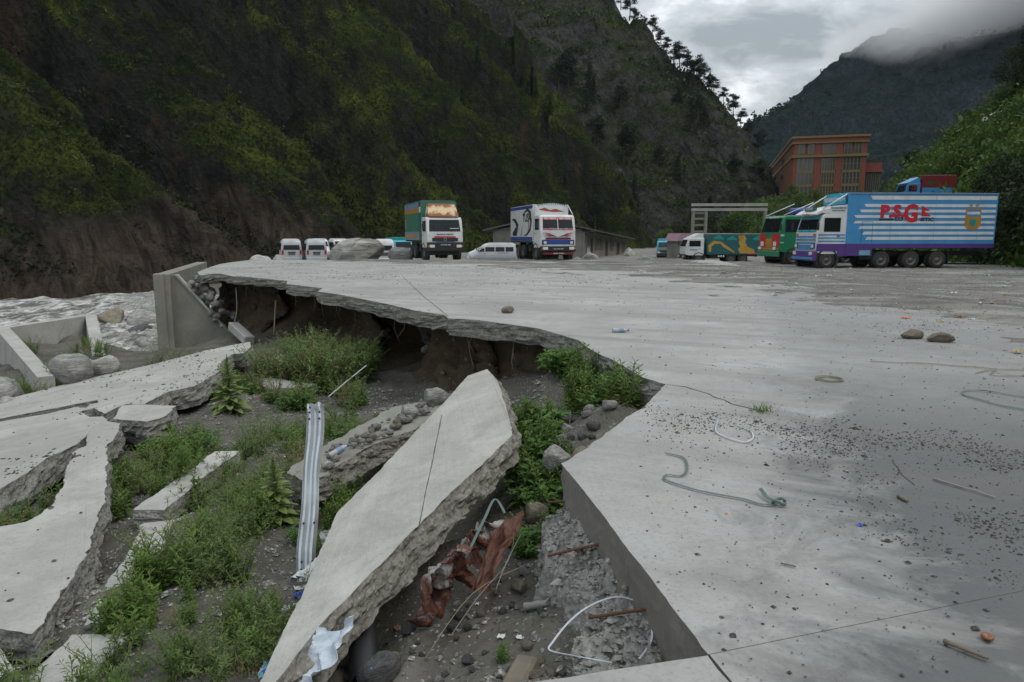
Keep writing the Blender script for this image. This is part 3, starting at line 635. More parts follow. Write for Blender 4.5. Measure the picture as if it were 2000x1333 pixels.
def dC(X, Y, Z): return ridged(X * 0.03, Y * 0.03, Z * 0.05, 4, 83) * 6 + fbm(X * 0.12, Y * 0.12, Z * 0.12, 3, 84) * 2.2
mtC, VC = height_field('mountain', np.linspace(100, 1150, 300), np.linspace(400, 1090, 240), zC, M['mtC'], 'distant forested mountain whose top disappears into low cloud', dC)
BASE_R = [(27, 18), (28.5, 34), (31, 47), (35, 62), (42, 86), (54, 116), (72, 150), (104, 185), (150, 230), (200, 300), (400, 300), (400, -40), (29, -40)]
def zR(X, Y):
    d, s = poly_dist(X, Y, BASE_R, True); d = np.where(inside(X, Y, BASE_R), d, -d)
    z = -1.2 + 1.0 * np.clip(d, -20, 70) + sstep(0, 6, d) * (fbm(X * 0.07, Y * 0.07, None, 4, 91) * 3.0 + fbm(X * 0.4, Y * 0.4, None, 3, 92) * 0.5)
    for x0, x1, y0, y1, zt in ((41.0, 49.5, 73.3, 78.6, 4.5), (61.8, 70.0, 92.5, 98.6, 16.5)):     # terraces where vehicles stand
        m = sstep(x0 - 1, x0, X) * (1 - sstep(x1, x1 + 2, X)) * sstep(y0 - 1, y0, Y) * (1 - sstep(y1, y1 + 1.5, Y)); z = z * (1 - m) + zt * m
    return z
hillR, VR = height_field('hill', spread(20, 190, 0.5, 1.6, 35), spread(-38, 260, 0.6, 1.7, 50), zR, M['hillR'], 'green bushy hillside above the parked trucks')
# valley floor behind the yard, with the rise that carries the red building
def zG(X, Y):
    z = -0.42 - 0.55 * sstep(47, 70, Y) - 0.3 * sstep(70, 110, Y) + fbm(X * 0.15, Y * 0.15, None, 4, 95) * 0.22
    z = np.where(X > 8, z + 0.35 * (1 - sstep(44, 60, Y)) * sstep(8, 14, X), z)
    z = z + 12.0 * sstep(138, 176, Y - 0.35 * (X - 80)) * sstep(50, 70, X)
    left = sstep(-17, -24, X + (Y - 47) * 0.10) ; z = z * (1 - left) + left * -7
    return z
gnd, VG = height_field('ground', spread(-60, 240, 0.6, 3.0, 5), spread(44.5, 392, 0.5, 4.0, 46), zG, M['ground'], 'rough dusty valley floor behind the yard')
# loose gravel and dried mud spread over the far right of the yard
def zM(X, Y):
    d, s = poly_dist(X, Y, [(-14, 46), (-3, 37), (3.5, 29.5), (6.2, 20), (7.2, 14.5), (8.2, 11), (10.8, 7.5), (15, 4), (22, 0)])
    sd = np.where(inside(X, Y, [(-14, 46), (-3, 37), (3.5, 29.5), (6.2, 20), (7.2, 14.5), (8.2, 11), (10.8, 7.5), (15, 4), (22, 0), (60, 0), (60, 48), (-14, 48)]), d, -d)
    tracks = ridged(X * 0.28 + Y * 0.06, Y * 0.75 + X * 0.12, None, 3, 98)
    z = -0.035 + 0.05 * sstep(-1.0, 4.0, sd) + fbm(X * 0.5, Y * 0.7, None, 4, 96) * 0.035 + tracks * 0.02 + fbm(X * 3.3, Y * 3.3, None, 3, 97) * 0.018
    z = z - 0.22 * sstep(10.5, 16, X) * sstep(2, 6, sd)
    return np.where(sd < -1.1, -20.0, z)
mud, VM = height_field('gravel_ground', np.concatenate([spread(-15, 5.8, 0.14, 0.2, 6), spread(6, 34, 0.10, 0.3, 7)]), spread(-3, 47.2, 0.10, 0.3, 9), zM, M['gravel'], 'grey gravel and dried mud spread across the far side of the yard')
# ------------------------------------------------------------------ rocks
def rock_mesh(name, seed, sub=3, mat=None, cuts=7, rough=0.10, flat=False):
    bm = bmesh.new(); bmesh.ops.create_icosphere(bm, subdivisions=sub, radius=1.0)
    V = np.array([v.co[:] for v in bm.verts]); rg = np.random.default_rng(seed)
    for k in range(cuts):
        n = rg.normal(size=3); n /= np.linalg.norm(n); h = 0.55 + 0.33 * rg.random(); d = V @ n
        V = V - np.where(d > h, d - h, 0)[:, None] * n * 0.92
    V = V * (1 + rough * fbm(V[:, 0] * 1.6 + seed, V[:, 1] * 1.6, V[:, 2] * 1.6, 4, seed))[:, None]
    V[:, 2] += 0.06 * ridged(V[:, 0] * 2 + V[:, 2] * 3, V[:, 1] * 2, V[:, 2] * 5, 3, seed)
    V -= (V.max(0) + V.min(0)) / 2; V /= (V.max(0) - V.min(0)) / 2
    for v, c in zip(bm.verts, V): v.co = c
    me = bpy.data.meshes.new(name); bm.to_mesh(me); bm.free(); me.materials.append(mat)
    me.polygons.foreach_set('use_smooth', [not flat] * len(me.polygons)); return me
ROCKS = {k: [rock_mesh('stone', 100 + i, 3, M[k], 8) for i in range(4)] for k in ('rock', 'rock_pale', 'rock_dark', 'rock_tan')}
def stone(name, loc, size, kind, label, group=None, rot=None, k=None, cat='stone', sink=0.12):
    """loc is the point on the ground; size is full extents"""
    rg = random.Random(hash((round(loc[0], 2), round(loc[1], 2))) & 0xffff); me = ROCKS[kind][rg.randrange(4) if k is None else k]
    o = link(name, me, None, (loc[0], loc[1], loc[2] + size[2] / 2 - sink * size[2]), rot or (0, 0, rg.random() * 6.28)); o.scale = [q / 2 for q in size]
    return tag(o, label, cat, group)
# the great boulder between the vans, with slanting strata
me = rock_mesh('boulder', 77, 5, M['rock_big'], 5, 0.05)
V = np.array([v.co[:] for v in me.vertices]); V[:, 2] = np.where(V[:, 2] < -0.6, -0.6 + (V[:, 2] + 0.6) * 0.2, V[:, 2])
lay = V[:, 0] * 0.55 + V[:, 2] * 1.0 + V[:, 1] * 0.3
V *= (1 + 0.035 * ridged(lay * 4.5, V[:, 0] * 0.6, V[:, 1] * 0.6, 4, 78))[:, None]
V[:, 2] *= 1 - 0.30 * sstep(0.0, -1.1, V[:, 0]); V[:, 0] += 0.25 * V[:, 2] * (V[:, 0] < 0)
me.vertices.foreach_set('co', V.astype(np.float32).ravel()); me.update()
o = link('boulder', me, None, (-11.35, 50.0, 0.33)); o.scale = (2.02, 1.6, 1.22); tag(o, 'huge grey striped boulder resting among the parked vans', 'boulder')
for loc, sz, kd, lb in [((-17.75, 48.4, -0.55), (1.5, 1.2, 1.0), 'rock_pale', 'whitish boulder at the far edge of the yard beside the pale tan one'),
        ((-16.55, 48.6, -0.55), (1.1, 1.0, 1.0), 'rock_pale', 'pale boulder touching the silver van at the yard edge'),
        ((-8.75, 54.5, -0.75), (2.2, 1.6, 1.75), 'rock', 'rough grey boulder behind the green box truck'),
        ((7.0, 63.0, -1.15), (2.0, 1.6, 1.55), 'rock', 'rounded grey boulder in front of the long shed'),
        ((5.9, 62.0, -1.1), (1.1, 1.1, 1.0), 'rock', 'lower boulder leaning on the rounded one by the shed'),
        ((15.0, 88.0, -1.55), (1.9, 1.6, 2.0), 'rock_pale', 'pale boulder at the far corner of the shed'),
        ((12.5, 65.5, -1.15), (1.5, 1.1, 1.1), 'rock', 'grey angular boulder on the yard past the shed')]:
    stone('boulder', loc, sz, kd, lb, 'boulders around the yard', cat='boulder')
stone('stone', (-0.08, 14.35, 0), (0.29, 0.24, 0.17), 'rock_tan', 'single pale stone lying alone in the middle of the concrete', k=1)
stone('stone', (6.33, 10.72, 0), (0.34, 0.26, 0.17), 'rock_tan', 'flat brown stone, the blockier of two on the concrete', rot=(0, 0, 0.2), k=2)
stone('stone', (6.56, 10.36, 0), (0.40, 0.28, 0.18), 'rock_tan', 'pointed brown stone, the longer of two on the concrete', rot=(0, 0, 0.1), k=0)

# ------------------------------------------------------------------ retaining wall with counterfort
rw = empty('retaining_wall', (-14.5, 28.4, -6.2), math.atan2(-4.1, 12.5) * -1 * -1, 'stained concrete retaining wall end with a triangular buttress', 'wall')
rw.rotation_euler = (0, 0, math.atan2(4.1, 12.5))
mb = MB(); mb.b2(-0.30, 0.26, 0, 14.5, 0, 6.25, 0, 0.02); mb.build('stem', M['wallc'], rw)
mb = MB(); mb.b2(-0.35, 0.05, -0.10, 0.30, 0, 6.27, 0, 0.03); mb.build('end_post', M['wallc'], rw)
mb = MB(); mb.prism([(0.24, 6.18), (0.42, 6.18), (2.95, 2.9), (3.3, 2.2), (3.3, 0), (0.24, 0)], 0.42, 0.78); mb.build('buttress', M['wallc'], rw)
mb = MB(); mb.prism([(0.40, 6.20), (0.50, 6.20), (3.02, 2.9), (2.93, 2.9)], 0.36, 0.84); mb.build('buttress_cap', M['palec'], rw)
fw = empty('fallen_wall', (-18.8, 24.3, -4.0), 0, 'fallen concrete wall section with two sloping ribs above the river', 'wall'); fw.rotation_euler = (R(-1), R(2), R(-2))
mb = MB(); mb.prism([(-0.25, 0), (0.3, 0), (0.2, 2.3), (-0.2, 2.3)], 0.0, 5.6); o = mb.build('stem', M['palec'], fw)
def rib(a, b, w, dp, mat, par):
    a = Vector(a); b = Vector(b); d = (b - a); s = Vector((-d.y, d.x, 0)).normalized() * w / 2; mb = MB()
    vs = [a - s, a + s, b + s, b - s]; vs += [v - Vector((0, 0, dp)) for v in vs]
    mb.add(vs, [(0, 1, 2, 3), (7, 6, 5, 4), (0, 4, 5, 1), (1, 5, 6, 2), (2, 6, 7, 3), (3, 7, 4, 0)]); return mb.build('rib', mat, par)
rib((0.15, 5.3, 2.33), (4.1, -0.3, 1.55), 0.42, 1.6, M['palec'], fw)
rib((0.15, 0.3, 2.33), (5.6, -5.0, 1.75), 0.42, 1.6, M['palec'], fw)
# boulders by the fallen wall and along the river
def pz(x, y): return float(pit_z(np.array([x]), np.array([y]), True)[0])
for (x, y, z), sz, kd, lb in [((-11.05, 16.9, -2.0), (1.0, 0.9, 0.78), 'rock', 'big grey boulder on the edge of the wide collapsed slab'),
        ((-10.85, 17.9, -2.1), (0.75, 0.7, 0.62), 'rock_pale', 'lumpy pale boulder behind the big grey one on the slab edge'),
        ((-11.35, 18.0, -2.2), (0.6, 0.6, 0.65), 'rock', 'small grey boulder tucked behind the big one on the slab edge'),
        ((-12.4, 15.9, -2.55), (1.35, 1.2, 0.95), 'rock', 'wide smooth boulder below the fallen wall ribs'),
        ((-11.55, 15.2, -2.45), (0.85, 0.7, 0.50), 'rock_pale', 'pale boulder in front of the wide smooth one'),
        ((-11.15, 15.35, -2.35), (0.45, 0.45, 0.36), 'rock_pale', 'small pale stone beside the pale boulder near the ribs'),
        ((-13.6, 17.5, -2.75), (0.7, 0.6, 0.6), 'rock', 'grey stone against the lower rib of the fallen wall')]:
    stone('boulder', (x, y, z), sz, kd, lb, cat='boulder')
RVR = [(-31.2, 53.0, 2.6, 'rock_tan'), (-32.0, 60.0, 2.2, 'rock'), (-27.2, 50.5, 3.0, 'rock'), (-25.6, 46.5, 1.9, 'rock_dark'), (-30.4, 57.0, 2.0, 'rock'), (-21.8, 40.2, 2.0, 'rock'), (-24.0, 43.6, 1.2, 'rock_dark'), (-29.4, 52.6, 1.4, 'rock_dark'), (-31.5, 64, 2.0, 'rock'), (-23.5, 41.6, 1.0, 'rock_pale'), (-20.6, 37.6, 1.1, 'rock'), (-34.5, 66, 1.6, 'rock'), (-36, 70, 1.6, 'rock_pale'), (-26.6, 48.4, 1.3, 'rock_pale')]
rl = random.Random(5)
for x, y, s, kd in RVR:
    stone('river_boulder', (x, y, -5.35), (s, s * 0.8, s * 0.62), kd, {'rock_tan': 'tan boulder standing in the river white water', 'rock': 'grey boulder on the stony river bank by the retaining wall', 'rock_dark': 'dark wet boulder on the stony river bank', 'rock_pale': 'pale boulder on the stony river bank'}[kd], 'boulders along the river', cat='boulder')
# rubble packed between the wall and the yard edge
for i in range(26):
    t = rl.random(); x = -14.0 - 2.6 * t + rl.uniform(-.35, .55) ; y = 29.3 + 9.5 * t; s = rl.uniform(0.3, 0.62); z = -0.35 - 0.9 * max(0, 0.25 - t) * 4 * rl.random()
    stone('stone', (x, y, z - 0.1), (s, s * .85, s * .6), rl.choice(['rock', 'rock_pale', 'rock', 'rock_tan']), 'stone in the rubble packed behind the retaining wall', 'rubble behind the retaining wall')
for i in range(46):
    t = rl.random() ** 1.9; x = -13.9 + 1.7 * t + rl.uniform(-.3, .4); y = 29.3 + rl.uniform(-.2, .9); s = rl.uniform(0.2, 0.42)
    stone('stone', (x, y, -0.5 - 1.9 * t), (s, s * .85, s * .7), rl.choice(['rock', 'rock_pale', 'rock']), 'stone in the rubble packed behind the retaining wall', 'rubble behind the retaining wall')
mb = MB(); mb.box((0, 0, 0), (0.42, 1.75, 0.34), 0, None, 0.03); o = mb.build('concrete_block', M['palec'], None, (-10.9, 27.2, -2.25), (0.25, 0.1, 0.75)); tag(o, 'square concrete post fallen beside the triangular buttress', 'concrete block', None, 'thing')

# ------------------------------------------------------------------ more broken concrete in the pit
def plane_pts(pts, c, nr): return [(x, y, c[2] - (nr[0] * (x - c[0]) + nr[1] * (y - c[1])) / nr[2]) for x, y in pts]
nr2 = (-0.159, 0.003, 0.987)
P2 = [(-2.59,7.54,-1.10),(-2.23,7.13,-1.04),(-2.05,7.29,-1.01),(-1.77,8.15,-0.97),(-1.30,8.60,-0.895),(-0.95,9.47,-0.84),(-0.79,10.33,-0.82),(-1.22,10.21,-0.88),(-1.80,10.17,-0.98),(-2.13,9.35,-1.03),(-2.39,8.56,-1.07),(-2.59,7.90,-1.10)]
broken_slab(P2, nr2, 0.26, 'rubble-strewn slab sloping under the long tilted slab', [M['wallc'], M['broken_br']], 0.05, 21, 0.05, 0.012)
for (cx, cy, cz), pl, lb, s in [((-5.95, 17.6, -1.62), [(-0.45, 1.1), (-0.3, -0.2), (-0.1, -0.9), (0.35, -0.7), (0.3, 0.1), (0.1, 1.2)], 'narrow broken slab strip beside the wide collapsed slab', 22),
        ((-5.3, 15.4, -1.72), [(-0.7, 0.45), (-0.5, -0.2), (0.0, -0.75), (0.75, -0.45), (0.85, -0.2), (0.1, 0.15), (-0.2, 0.5)], 'flat broken slab fragment among the bushes', 23),
        ((-2.55, 10.2, -1.72), [(-0.8, 0.25), (0.1, -0.4), (0.75, -0.15), (0.25, 0.45)], 'half-buried slab fragment behind the steel guard rail', 24)]:
    broken_slab([(cx + a, cy + b, cz) for a, b in pl], (0, 0, 1), 0.16, lb, [M['palec'], M['broken']], 0.03, s, 0.08, 0.01)
# long thin concrete kerbs half buried in the weeds beside the slab tongue
def kerb(p0, p1, w, h, label, mat, seed):
    p0 = Vector(p0); p1 = Vector(p1); d = p1 - p0; s = Vector((-d.y, d.x, 0)).normalized() * w / 2
    pts = [p0 - s, p1 - s, p1 + s, p0 + s]; n = (d.cross(s)); n = n.normalized(); n = -n if n.z < 0 else n
    return broken_slab([tuple(p) for p in pts], tuple(n), h, label, [mat, M['broken_lt']], 0.02, seed, 0.07, 0.008)
kerb((-4.05, 9.35, -1.42), (-4.0, 7.15, -1.38), 0.34, 0.2, 'long concrete kerb half buried in weeds, upper piece', M['palec'], 25)
kerb((-3.75, 6.9, -1.40), (-3.15, 4.9, -1.36), 0.30, 0.2, 'long concrete kerb half buried in weeds, lower piece', M['palec'], 26)
kerb((-3.1, 4.75, -1.36), (-3.05, 3.9, -1.34), 0.42, 0.2, 'stub of concrete kerb overgrown by weeds', M['palec'], 27)
# rough haunch of lean concrete left under the clean-cut slab face
ax = np.linspace(0, 1, 90); pth = resample([(0.36, 4.55), (0.44, 4.05), (0.55, 3.45), (0.68, 2.78), (0.745, 2.45)], 0.022, 0, 1); n_ = len(pth); rowsH = 30; HV = []
wd = np.interp(np.linspace(0, 1, n_), [0, 0.15, 0.4, 0.55, 0.62, 0.8, 1], [0.16, 0.24, 0.22, 0.16, 0.34, 0.40, 0.42])
for k in range(rowsH):
    q = k / (rowsH - 1); off = -0.05 + (wd + 0.05) * q + fbm(pth[:, 1] * 8, np.full(n_, q * 3), None, 3, 5) * 0.06 * q
    zz_ = -0.235 - 0.16 * q - 0.30 * max(0, q - 0.82) / 0.18 * 1.2
    lump = fbm(pth[:, 0] * 7 + off * 9, pth[:, 1] * 9, None, 4, 6, 0.65) * 0.055 - np.abs(vnoise(pth[:, 1] * 17, off * 17, None, 8)) * 0.06 - np.abs(vnoise(pth[:, 1] * 31, off * 31, None, 9)) * 0.035
    HV.append(np.column_stack([pth[:, 0] - off, pth[:, 1] - off * 0.2, np.full(n_, zz_) + lump]))
haunch = link('haunch_concrete', np_mesh('haunch_concrete', np.array(HV).reshape(-1, 3), grid_faces(rowsH, n_), M['broken_lt']), yard)

# ------------------------------------------------------------------ red office building on the rise
M['brick_red'] = plain('red_render', (0.235, 0.060, 0.040), 0.8, 0, 0.35, 0.5); M['olive'] = plain('olive_trim', (0.21, 0.145, 0.052), 0.75, 0, 0.3, 0.6)
M['bglass'] = plain('building_glass', (0.055, 0.075, 0.095), 0.12, 0, 0.2, 0.8, 0.8); M['tanfin'] = plain('tan_fins', (0.20, 0.088, 0.042), 0.8, 0, 0.3, 0.5)
rb = empty('office_building', (76.6, 191, 11.2), math.atan2(-4.8, 16.4), 'large red office block with olive cornices and tall glazed bays', 'building')
BW, BL, BH = 17.8, 84.0, 17.0
mb = MB(); mb.b2(0, BW, 0.35, BL, -4, BH - 1.6); mb.build('wall', M['brick_red'], rb)
mb = MB(); mb.b2(-0.5, BW + 0.5, -0.35, BL + .3, BH - 1.6, BH - 0.55); mb.build('parapet', M['brick_red'], rb)
for z0, z1, e in [(BH - 0.55, BH, 0.75), (BH - 1.95, BH - 1.6, 0.55), (11.4, 12.1, 0.6)]:
    mb = MB(); mb.b2(-e, BW + e, -e, BL + e * .5, z0, z1, 0); mb.build('cornice', M['olive'], rb)
def bwin(x0, x1, z0, z1, nm):
    w = MB().b2(x0, x1, 0.10, 0.348, z0, z1).build('window', M['bglass'], rb); n = nm
    for k in range(n + 1):
        x = x0 + (x1 - x0) * k / n; MB().b2(x - 0.11, x + 0.11, -0.06, 0.098, z0, z1).build('mullion', M['olive'], w)
    MB().b2(x0, x1, 0.02, 0.097, (z0 + z1) / 2 - 0.06, (z0 + z1) / 2 + 0.06).build('transom', M['olive'], w)
for x0, x1, nm in [(0.9, 5.1, 4), (7.1, 10.5, 5), (12.3, 16.7, 5)]:
    for z0, z1 in [(1.0, 3.7), (4.4, 7.3), (8.0, 11.2)]: bwin(x0, x1, z0, z1, nm)
    for z0, z1 in [(3.72, 4.38), (7.32, 7.98)]: MB().b2(x0, x1, -0.02, 0.346, z0, z1).build('spandrel', M['olive'], rb)
for x0, x1, nm in [(0.9, 2.7, 2), (3.5, 5.1, 2), (7.1, 10.5, 5), (12.4, 14.2, 2), (15.0, 16.7, 2)]: bwin(x0, x1, 12.3, 15.0, nm)
for x0, x1 in [(-0.1, 0.75), (5.25, 6.9), (10.65, 12.1), (16.85, 17.9)]: MB().b2(x0, x1, -0.12, 0.345, -3, BH - 1.96).build('pilaster', M['brick_red'], rb)
MB().b2(2, 13, -2.2, 0.0, 0.1, 0.7).build('canopy', M['brick_red'], rb)
for k in range(26):                                   # fins along the flank
    y = 1.5 + k * 3.15; MB().b2(-0.5, 0.0, y, y + 0.9, -3.5, 11.38).build('fin', M['tanfin'], rb); 
    MB().b2(-0.08, 0.0, y + 0.95, y + 3.1, 0.5, 11.2).build('window', M['bglass'], rb); MB().b2(-0.35, 0.0, y, y + 0.9, 12.12, BH - 1.97).build('fin', M['tanfin'], rb); MB().b2(-0.08, 0.0, y + 0.95, y + 3.1, 12.4, 14.9).build('window', M['bglass'], rb)
an = empty('annex_wing', (0, 0, 0), 0, parent=rb)
mb = MB(); mb.b2(BW + .03, BW + 4.6, 3, 14, 8.0, 9.9); mb.b2(BW + .03, BW + 5.0, 2.5, 14, 7.4, 7.98); mb.b2(BW + .03, BW + 5.2, 2.4, 14, 1.2, 2.0); mb.b2(BW + 3.3, BW + 4.5, 3, 4.4, -3, 1.2); mb.build('annex_wall', M['brick_red'], an)
MB().b2(BW + .03, BW + 4.5, 3.2, 13.8, 2.02, 7.38).build('annex_glass', M['bglass'], an)
for k in range(9): MB().b2(BW + .1 + k * .52, BW + .22 + k * .52, 3.0, 3.19, 2.02, 7.38).build('annex_mullion', M['olive'], an)
MB().b2(0, 9, 0, 5, -3, 4.0).build('retaining_block', M['wallc'], None, (104, 188, 13.5)); tag(bpy.data.objects['retaining_block'], 'grey concrete block wall beside the red office annex', 'wall')

# ------------------------------------------------------------------ concrete gantry frame
gy_ = empty('gantry_frame', (28.5, 110, -2.0), R(-4), 'weathered concrete gantry with a rung ladder tower and twin beams', 'gantry')
for x in (0.2, 2.2): MB().b2(x - .22, x + .22, -0.3, 0.3, 0, 8.0).build('post', M['wallc'], gy_)
for z in (3.2, 4.2, 5.2, 6.2, 7.1): MB().b2(0.43, 1.97, -.2, .2, z, z + .3).build('rung', M['wallc'], gy_)
for z in (7.55, 8.3): MB().b2(-0.1, 11.6, -0.35, 0.35, z + (0.01), z + 0.42).build('beam', M['palec'], gy_)
MB().b2(11.1, 11.6, -.3, .3, 0, 7.55).build('post', M['wallc'], gy_)

# ------------------------------------------------------------------ long low shed
M['shedw'] = plain('shed_wall', (0.20, 0.19, 0.165), 0.9, 0, 0.7, 0.8); M['tin'] = plain('tin_roof', (0.085, 0.082, 0.078), 0.6, 0.3, 0.5, 0.8); M['dark'] = plain('inside_shade', (0.012, 0.012, 0.011), 0.9)  # dark: shade of the shed interior painted as colour, also on doorway panels
M['shutter'] = plain('shutter_boards', (0.11, 0.095, 0.07), 0.85, 0, 0.5); M['sheet_blue'] = plain('pale_blue_sheet', (0.34, 0.37, 0.40), 0.7)
sh = empty('shed', (8.2, 78, -1.35), math.atan2(-10.95, 37), 'long low grey shed with a shallow tin roof and row of openings', 'building'); sh.rotation_euler = (R(-1.6), 0, math.atan2(-10.95, 37)); sh.scale = (1.36, .88, 1.2)
SLN = 44.0
mb = MB(); mb.b2(-0.18, 0.0, 0, SLN, 0, 2.9); mb.b2(-8.0, -7.82, 0, SLN, 0, 2.9); mb.b2(-7.8, -0.2, SLN - .2, SLN, 0, 2.9); mb.b2(-7.8, -5.6, 0, 0.18, 0, 3.0); mb.b2(-2.2, -0.2, 0, 0.18, 0, 3.0); mb.build('wall', M['shedw'], sh)
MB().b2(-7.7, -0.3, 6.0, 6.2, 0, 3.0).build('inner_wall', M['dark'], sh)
mb = MB(); mb.prism([(-8.8, 2.95), (-4.0, 4.1), (0.9, 2.95), (0.9, 3.08), (-4.0, 4.24), (-8.8, 3.08)], -0.9, SLN + .6, 0); mb.build('roof', M['tin'], sh)
MB().prism([(-7.9, 3.02), (-0.1, 3.02), (-4.0, 4.0)], 0.02, 0.16).build('gable', M['shedw'], sh)
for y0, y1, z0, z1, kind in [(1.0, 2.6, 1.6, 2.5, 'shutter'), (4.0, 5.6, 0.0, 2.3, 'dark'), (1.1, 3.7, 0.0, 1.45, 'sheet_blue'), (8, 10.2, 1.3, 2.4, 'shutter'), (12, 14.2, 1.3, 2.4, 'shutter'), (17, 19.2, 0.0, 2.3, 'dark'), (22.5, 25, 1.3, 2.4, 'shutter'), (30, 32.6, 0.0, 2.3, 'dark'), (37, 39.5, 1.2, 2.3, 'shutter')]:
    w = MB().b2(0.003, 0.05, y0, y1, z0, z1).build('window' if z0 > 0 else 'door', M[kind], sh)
    mb = MB(); mb.b2(0.003, 0.09, y0 - .12, y0 - .004, z0, z1 + .1); mb.b2(0.003, 0.09, y1 + .004, y1 + .12, z0, z1 + .1); mb.b2(0.003, 0.09, y0 - .003, y1 + .003, z1 + .004, z1 + .1); mb.build('frame', M['shedw'], w)
# small pink-roofed hut behind the far trucks
M['pink'] = plain('pink_tin', (0.36, 0.22, 0.27), 0.6, 0, 0.3)
hut = empty('hut', (19.3, 80, -1.5), 0.1, 'small hut with a pink tin roof behind the far trucks', 'hut')
MB().b2(0, 6.5, 0, 4, 0, 2.6).build('wall', M['shedw'], hut); MB().prism([(-0.3, 2.55), (6.8, 2.55), (6.3, 3.45), (0.2, 3.45)], -0.4, 4.3).build('roof', M['pink'], hut)
# ------------------------------------------------------------------ vehicles
def paint(n, c, rough=0.38, dirt=0.35): return plain('paint_' + n, c, rough, 0, dirt, 1.6, 0.5)
PW = paint('white', (0.60, 0.61, 0.61)); PS = paint('silver', (0.40, 0.42, 0.44), 0.32); PB = paint('sky_blue', (0.055, 0.25, 0.50)); PP = paint('purple', (0.085, 0.04, 0.20))
PDB = paint('deep_blue', (0.025, 0.06, 0.26)); PR = paint('red', (0.48, 0.022, 0.035)); PG = paint('green', (0.022, 0.19, 0.09)); PBG = paint('box_green', (0.028, 0.15, 0.095), 0.6, 0.6)
PO = paint('ochre', (0.40, 0.20, 0.035)); PT = paint('teal', (0.01, 0.26, 0.23)); PK = paint('black', (0.016, 0.016, 0.017), 0.5); PCY = paint('cyan', (0.05, 0.38, 0.52)); PPK = paint('pink', (0.52, 0.07, 0.16))
PST = paint('steel_blue', (0.16, 0.24, 0.34)); PMR = paint('maroon', (0.16, 0.016, 0.022)); PGD = paint('gold', (0.44, 0.26, 0.05)); PDT = paint('dark_teal', (0.012, 0.10, 0.10)); PCR = paint('cream', (0.58, 0.46, 0.27))
M['tyre'] = plain('tyre_rubber', (0.022, 0.021, 0.020), 0.85, 0, 0.6); M['rim'] = plain('wheel_rim', (0.12, 0.115, 0.105), 0.6, 0.3, 0.6); M['chassis'] = plain('chassis_black', (0.02, 0.019, 0.018), 0.7, 0, 0.5)
M['lamp'] = plain('lamp_glass', (0.62, 0.63, 0.62), 0.15, 0, 0.1); M['amber'] = plain('amber_lens', (0.55, 0.16, 0.015), 0.25); M['tail'] = plain('tail_lens', (0.34, 0.012, 0.012), 0.2); M['chrome'] = plain('bright_steel', (0.55, 0.56, 0.57), 0.3, 0.8)
def mk_glass():
    t = NT('vehicle_glass'); n = t.noise(t.obj(), 1.2, 3, 0.5)
    return t.fin(t.mix(n, (0.006, 0.007, 0.008), (0.02, 0.023, 0.025)), 0.08, None, 0, 0.3)
M['glass'] = mk_glass()
def mk_rust():
    t = NT('rusty_cream_paint'); o = t.obj(); n = t.noise(o, 1.7, 6, 0.7, 0.5); s = t.sep(o)
    e = t.math('ADD', n, t.math('MULTIPLY', t.math('ABSOLUTE', t.math('SUBTRACT', s[2], 3.34)), 0.62))
    c = t.mix(t.ramp(e, [(0.60, 0.0), (0.72, 1.0)]), t.mix(t.noise(o, 7, 4, 0.6), (0.50, 0.38, 0.22), (0.62, 0.50, 0.32)), t.mix(n, (0.13, 0.035, 0.012), (0.30, 0.10, 0.035)))
    return t.fin(c, 0.75, t.bump(n, 0.3, 0.02))
M['rusty'] = mk_rust()
_TX = {}
def text(par, s, size, loc, rot, mat, name='lettering', sx=1.0, align='CENTER', ext=0.004, bold=.03):
    k = (s, size, align)
    if k not in _TX:
        cu = bpy.data.curves.new('lettering', 'FONT'); cu.body = s; cu.size = size; cu.align_x = align; cu.align_y = 'CENTER'; cu.extrude = ext; cu.resolution_u = 3; cu.offset = size * bold
        ob = bpy.data.objects.new('lettering_source', cu); COL.objects.link(ob); dg = bpy.context.evaluated_depsgraph_get(); me = bpy.data.meshes.new_from_object(ob.evaluated_get(dg))
        bpy.data.objects.remove(ob); _TX[k] = me
    me = _TX[k].copy(); me.materials.clear(); me.materials.append(mat); o = link(name, me, par, loc, rot); o.scale = (sx, 1, 1); return o
FR, LS, RS = (R(90), 0, math.pi), (R(90), 0, -R(90)), (R(90), 0, R(90))   # reading on the front, the near side, the off side
def wheel_meshes(r, w):
    t = MB(); t.lathe([(-w / 2, r * .58), (-w / 2, r * .9), (-w * .36, r), (w * .36, r), (w / 2, r * .9), (w / 2, r * .58)], (0, 0, 0), 'x', 22)
    k = MB()
    for sg in (-1, 1):
        a = w / 2 * sg
        k.lathe([(a * .98, r * .59), (a * 1.0, r * .5), (a * .45, r * .45), (a * .40, r * .25), (a * .85, r * .20), (a * .9, 0.001)], (0, 0, 0), 'x', 16)
        for j in range(8):
            an = j * math.pi / 4; k.box((a * .47, r * .34 * math.cos(an), r * .34 * math.sin(an)), (0.04, 0.05, 0.05))
    return t, k
_WM = {}
def wheel(par, x, y, r=0.51, w=0.28, rim=None):
    key = (r, w, rim.name if rim else '')
    if key not in _WM:
        t, k = wheel_meshes(r, w); a = t.build('tyre', M['tyre']); b = k.build('rim', rim or M['rim']); _WM[key] = (a.data, b.data)
        bpy.data.objects.remove(a); bpy.data.objects.remove(b)
    e = empty('wheel', (x, y, r), 0, parent=par); link('tyre', _WM[key][0], e); link('rim', _WM[key][1], e); return e
def put(name, mat, par, *boxes, bev=0.0):
    mb = MB()
    for b in boxes: mb.b2(*b, 0, bev)
    return mb.build(name, mat, par)
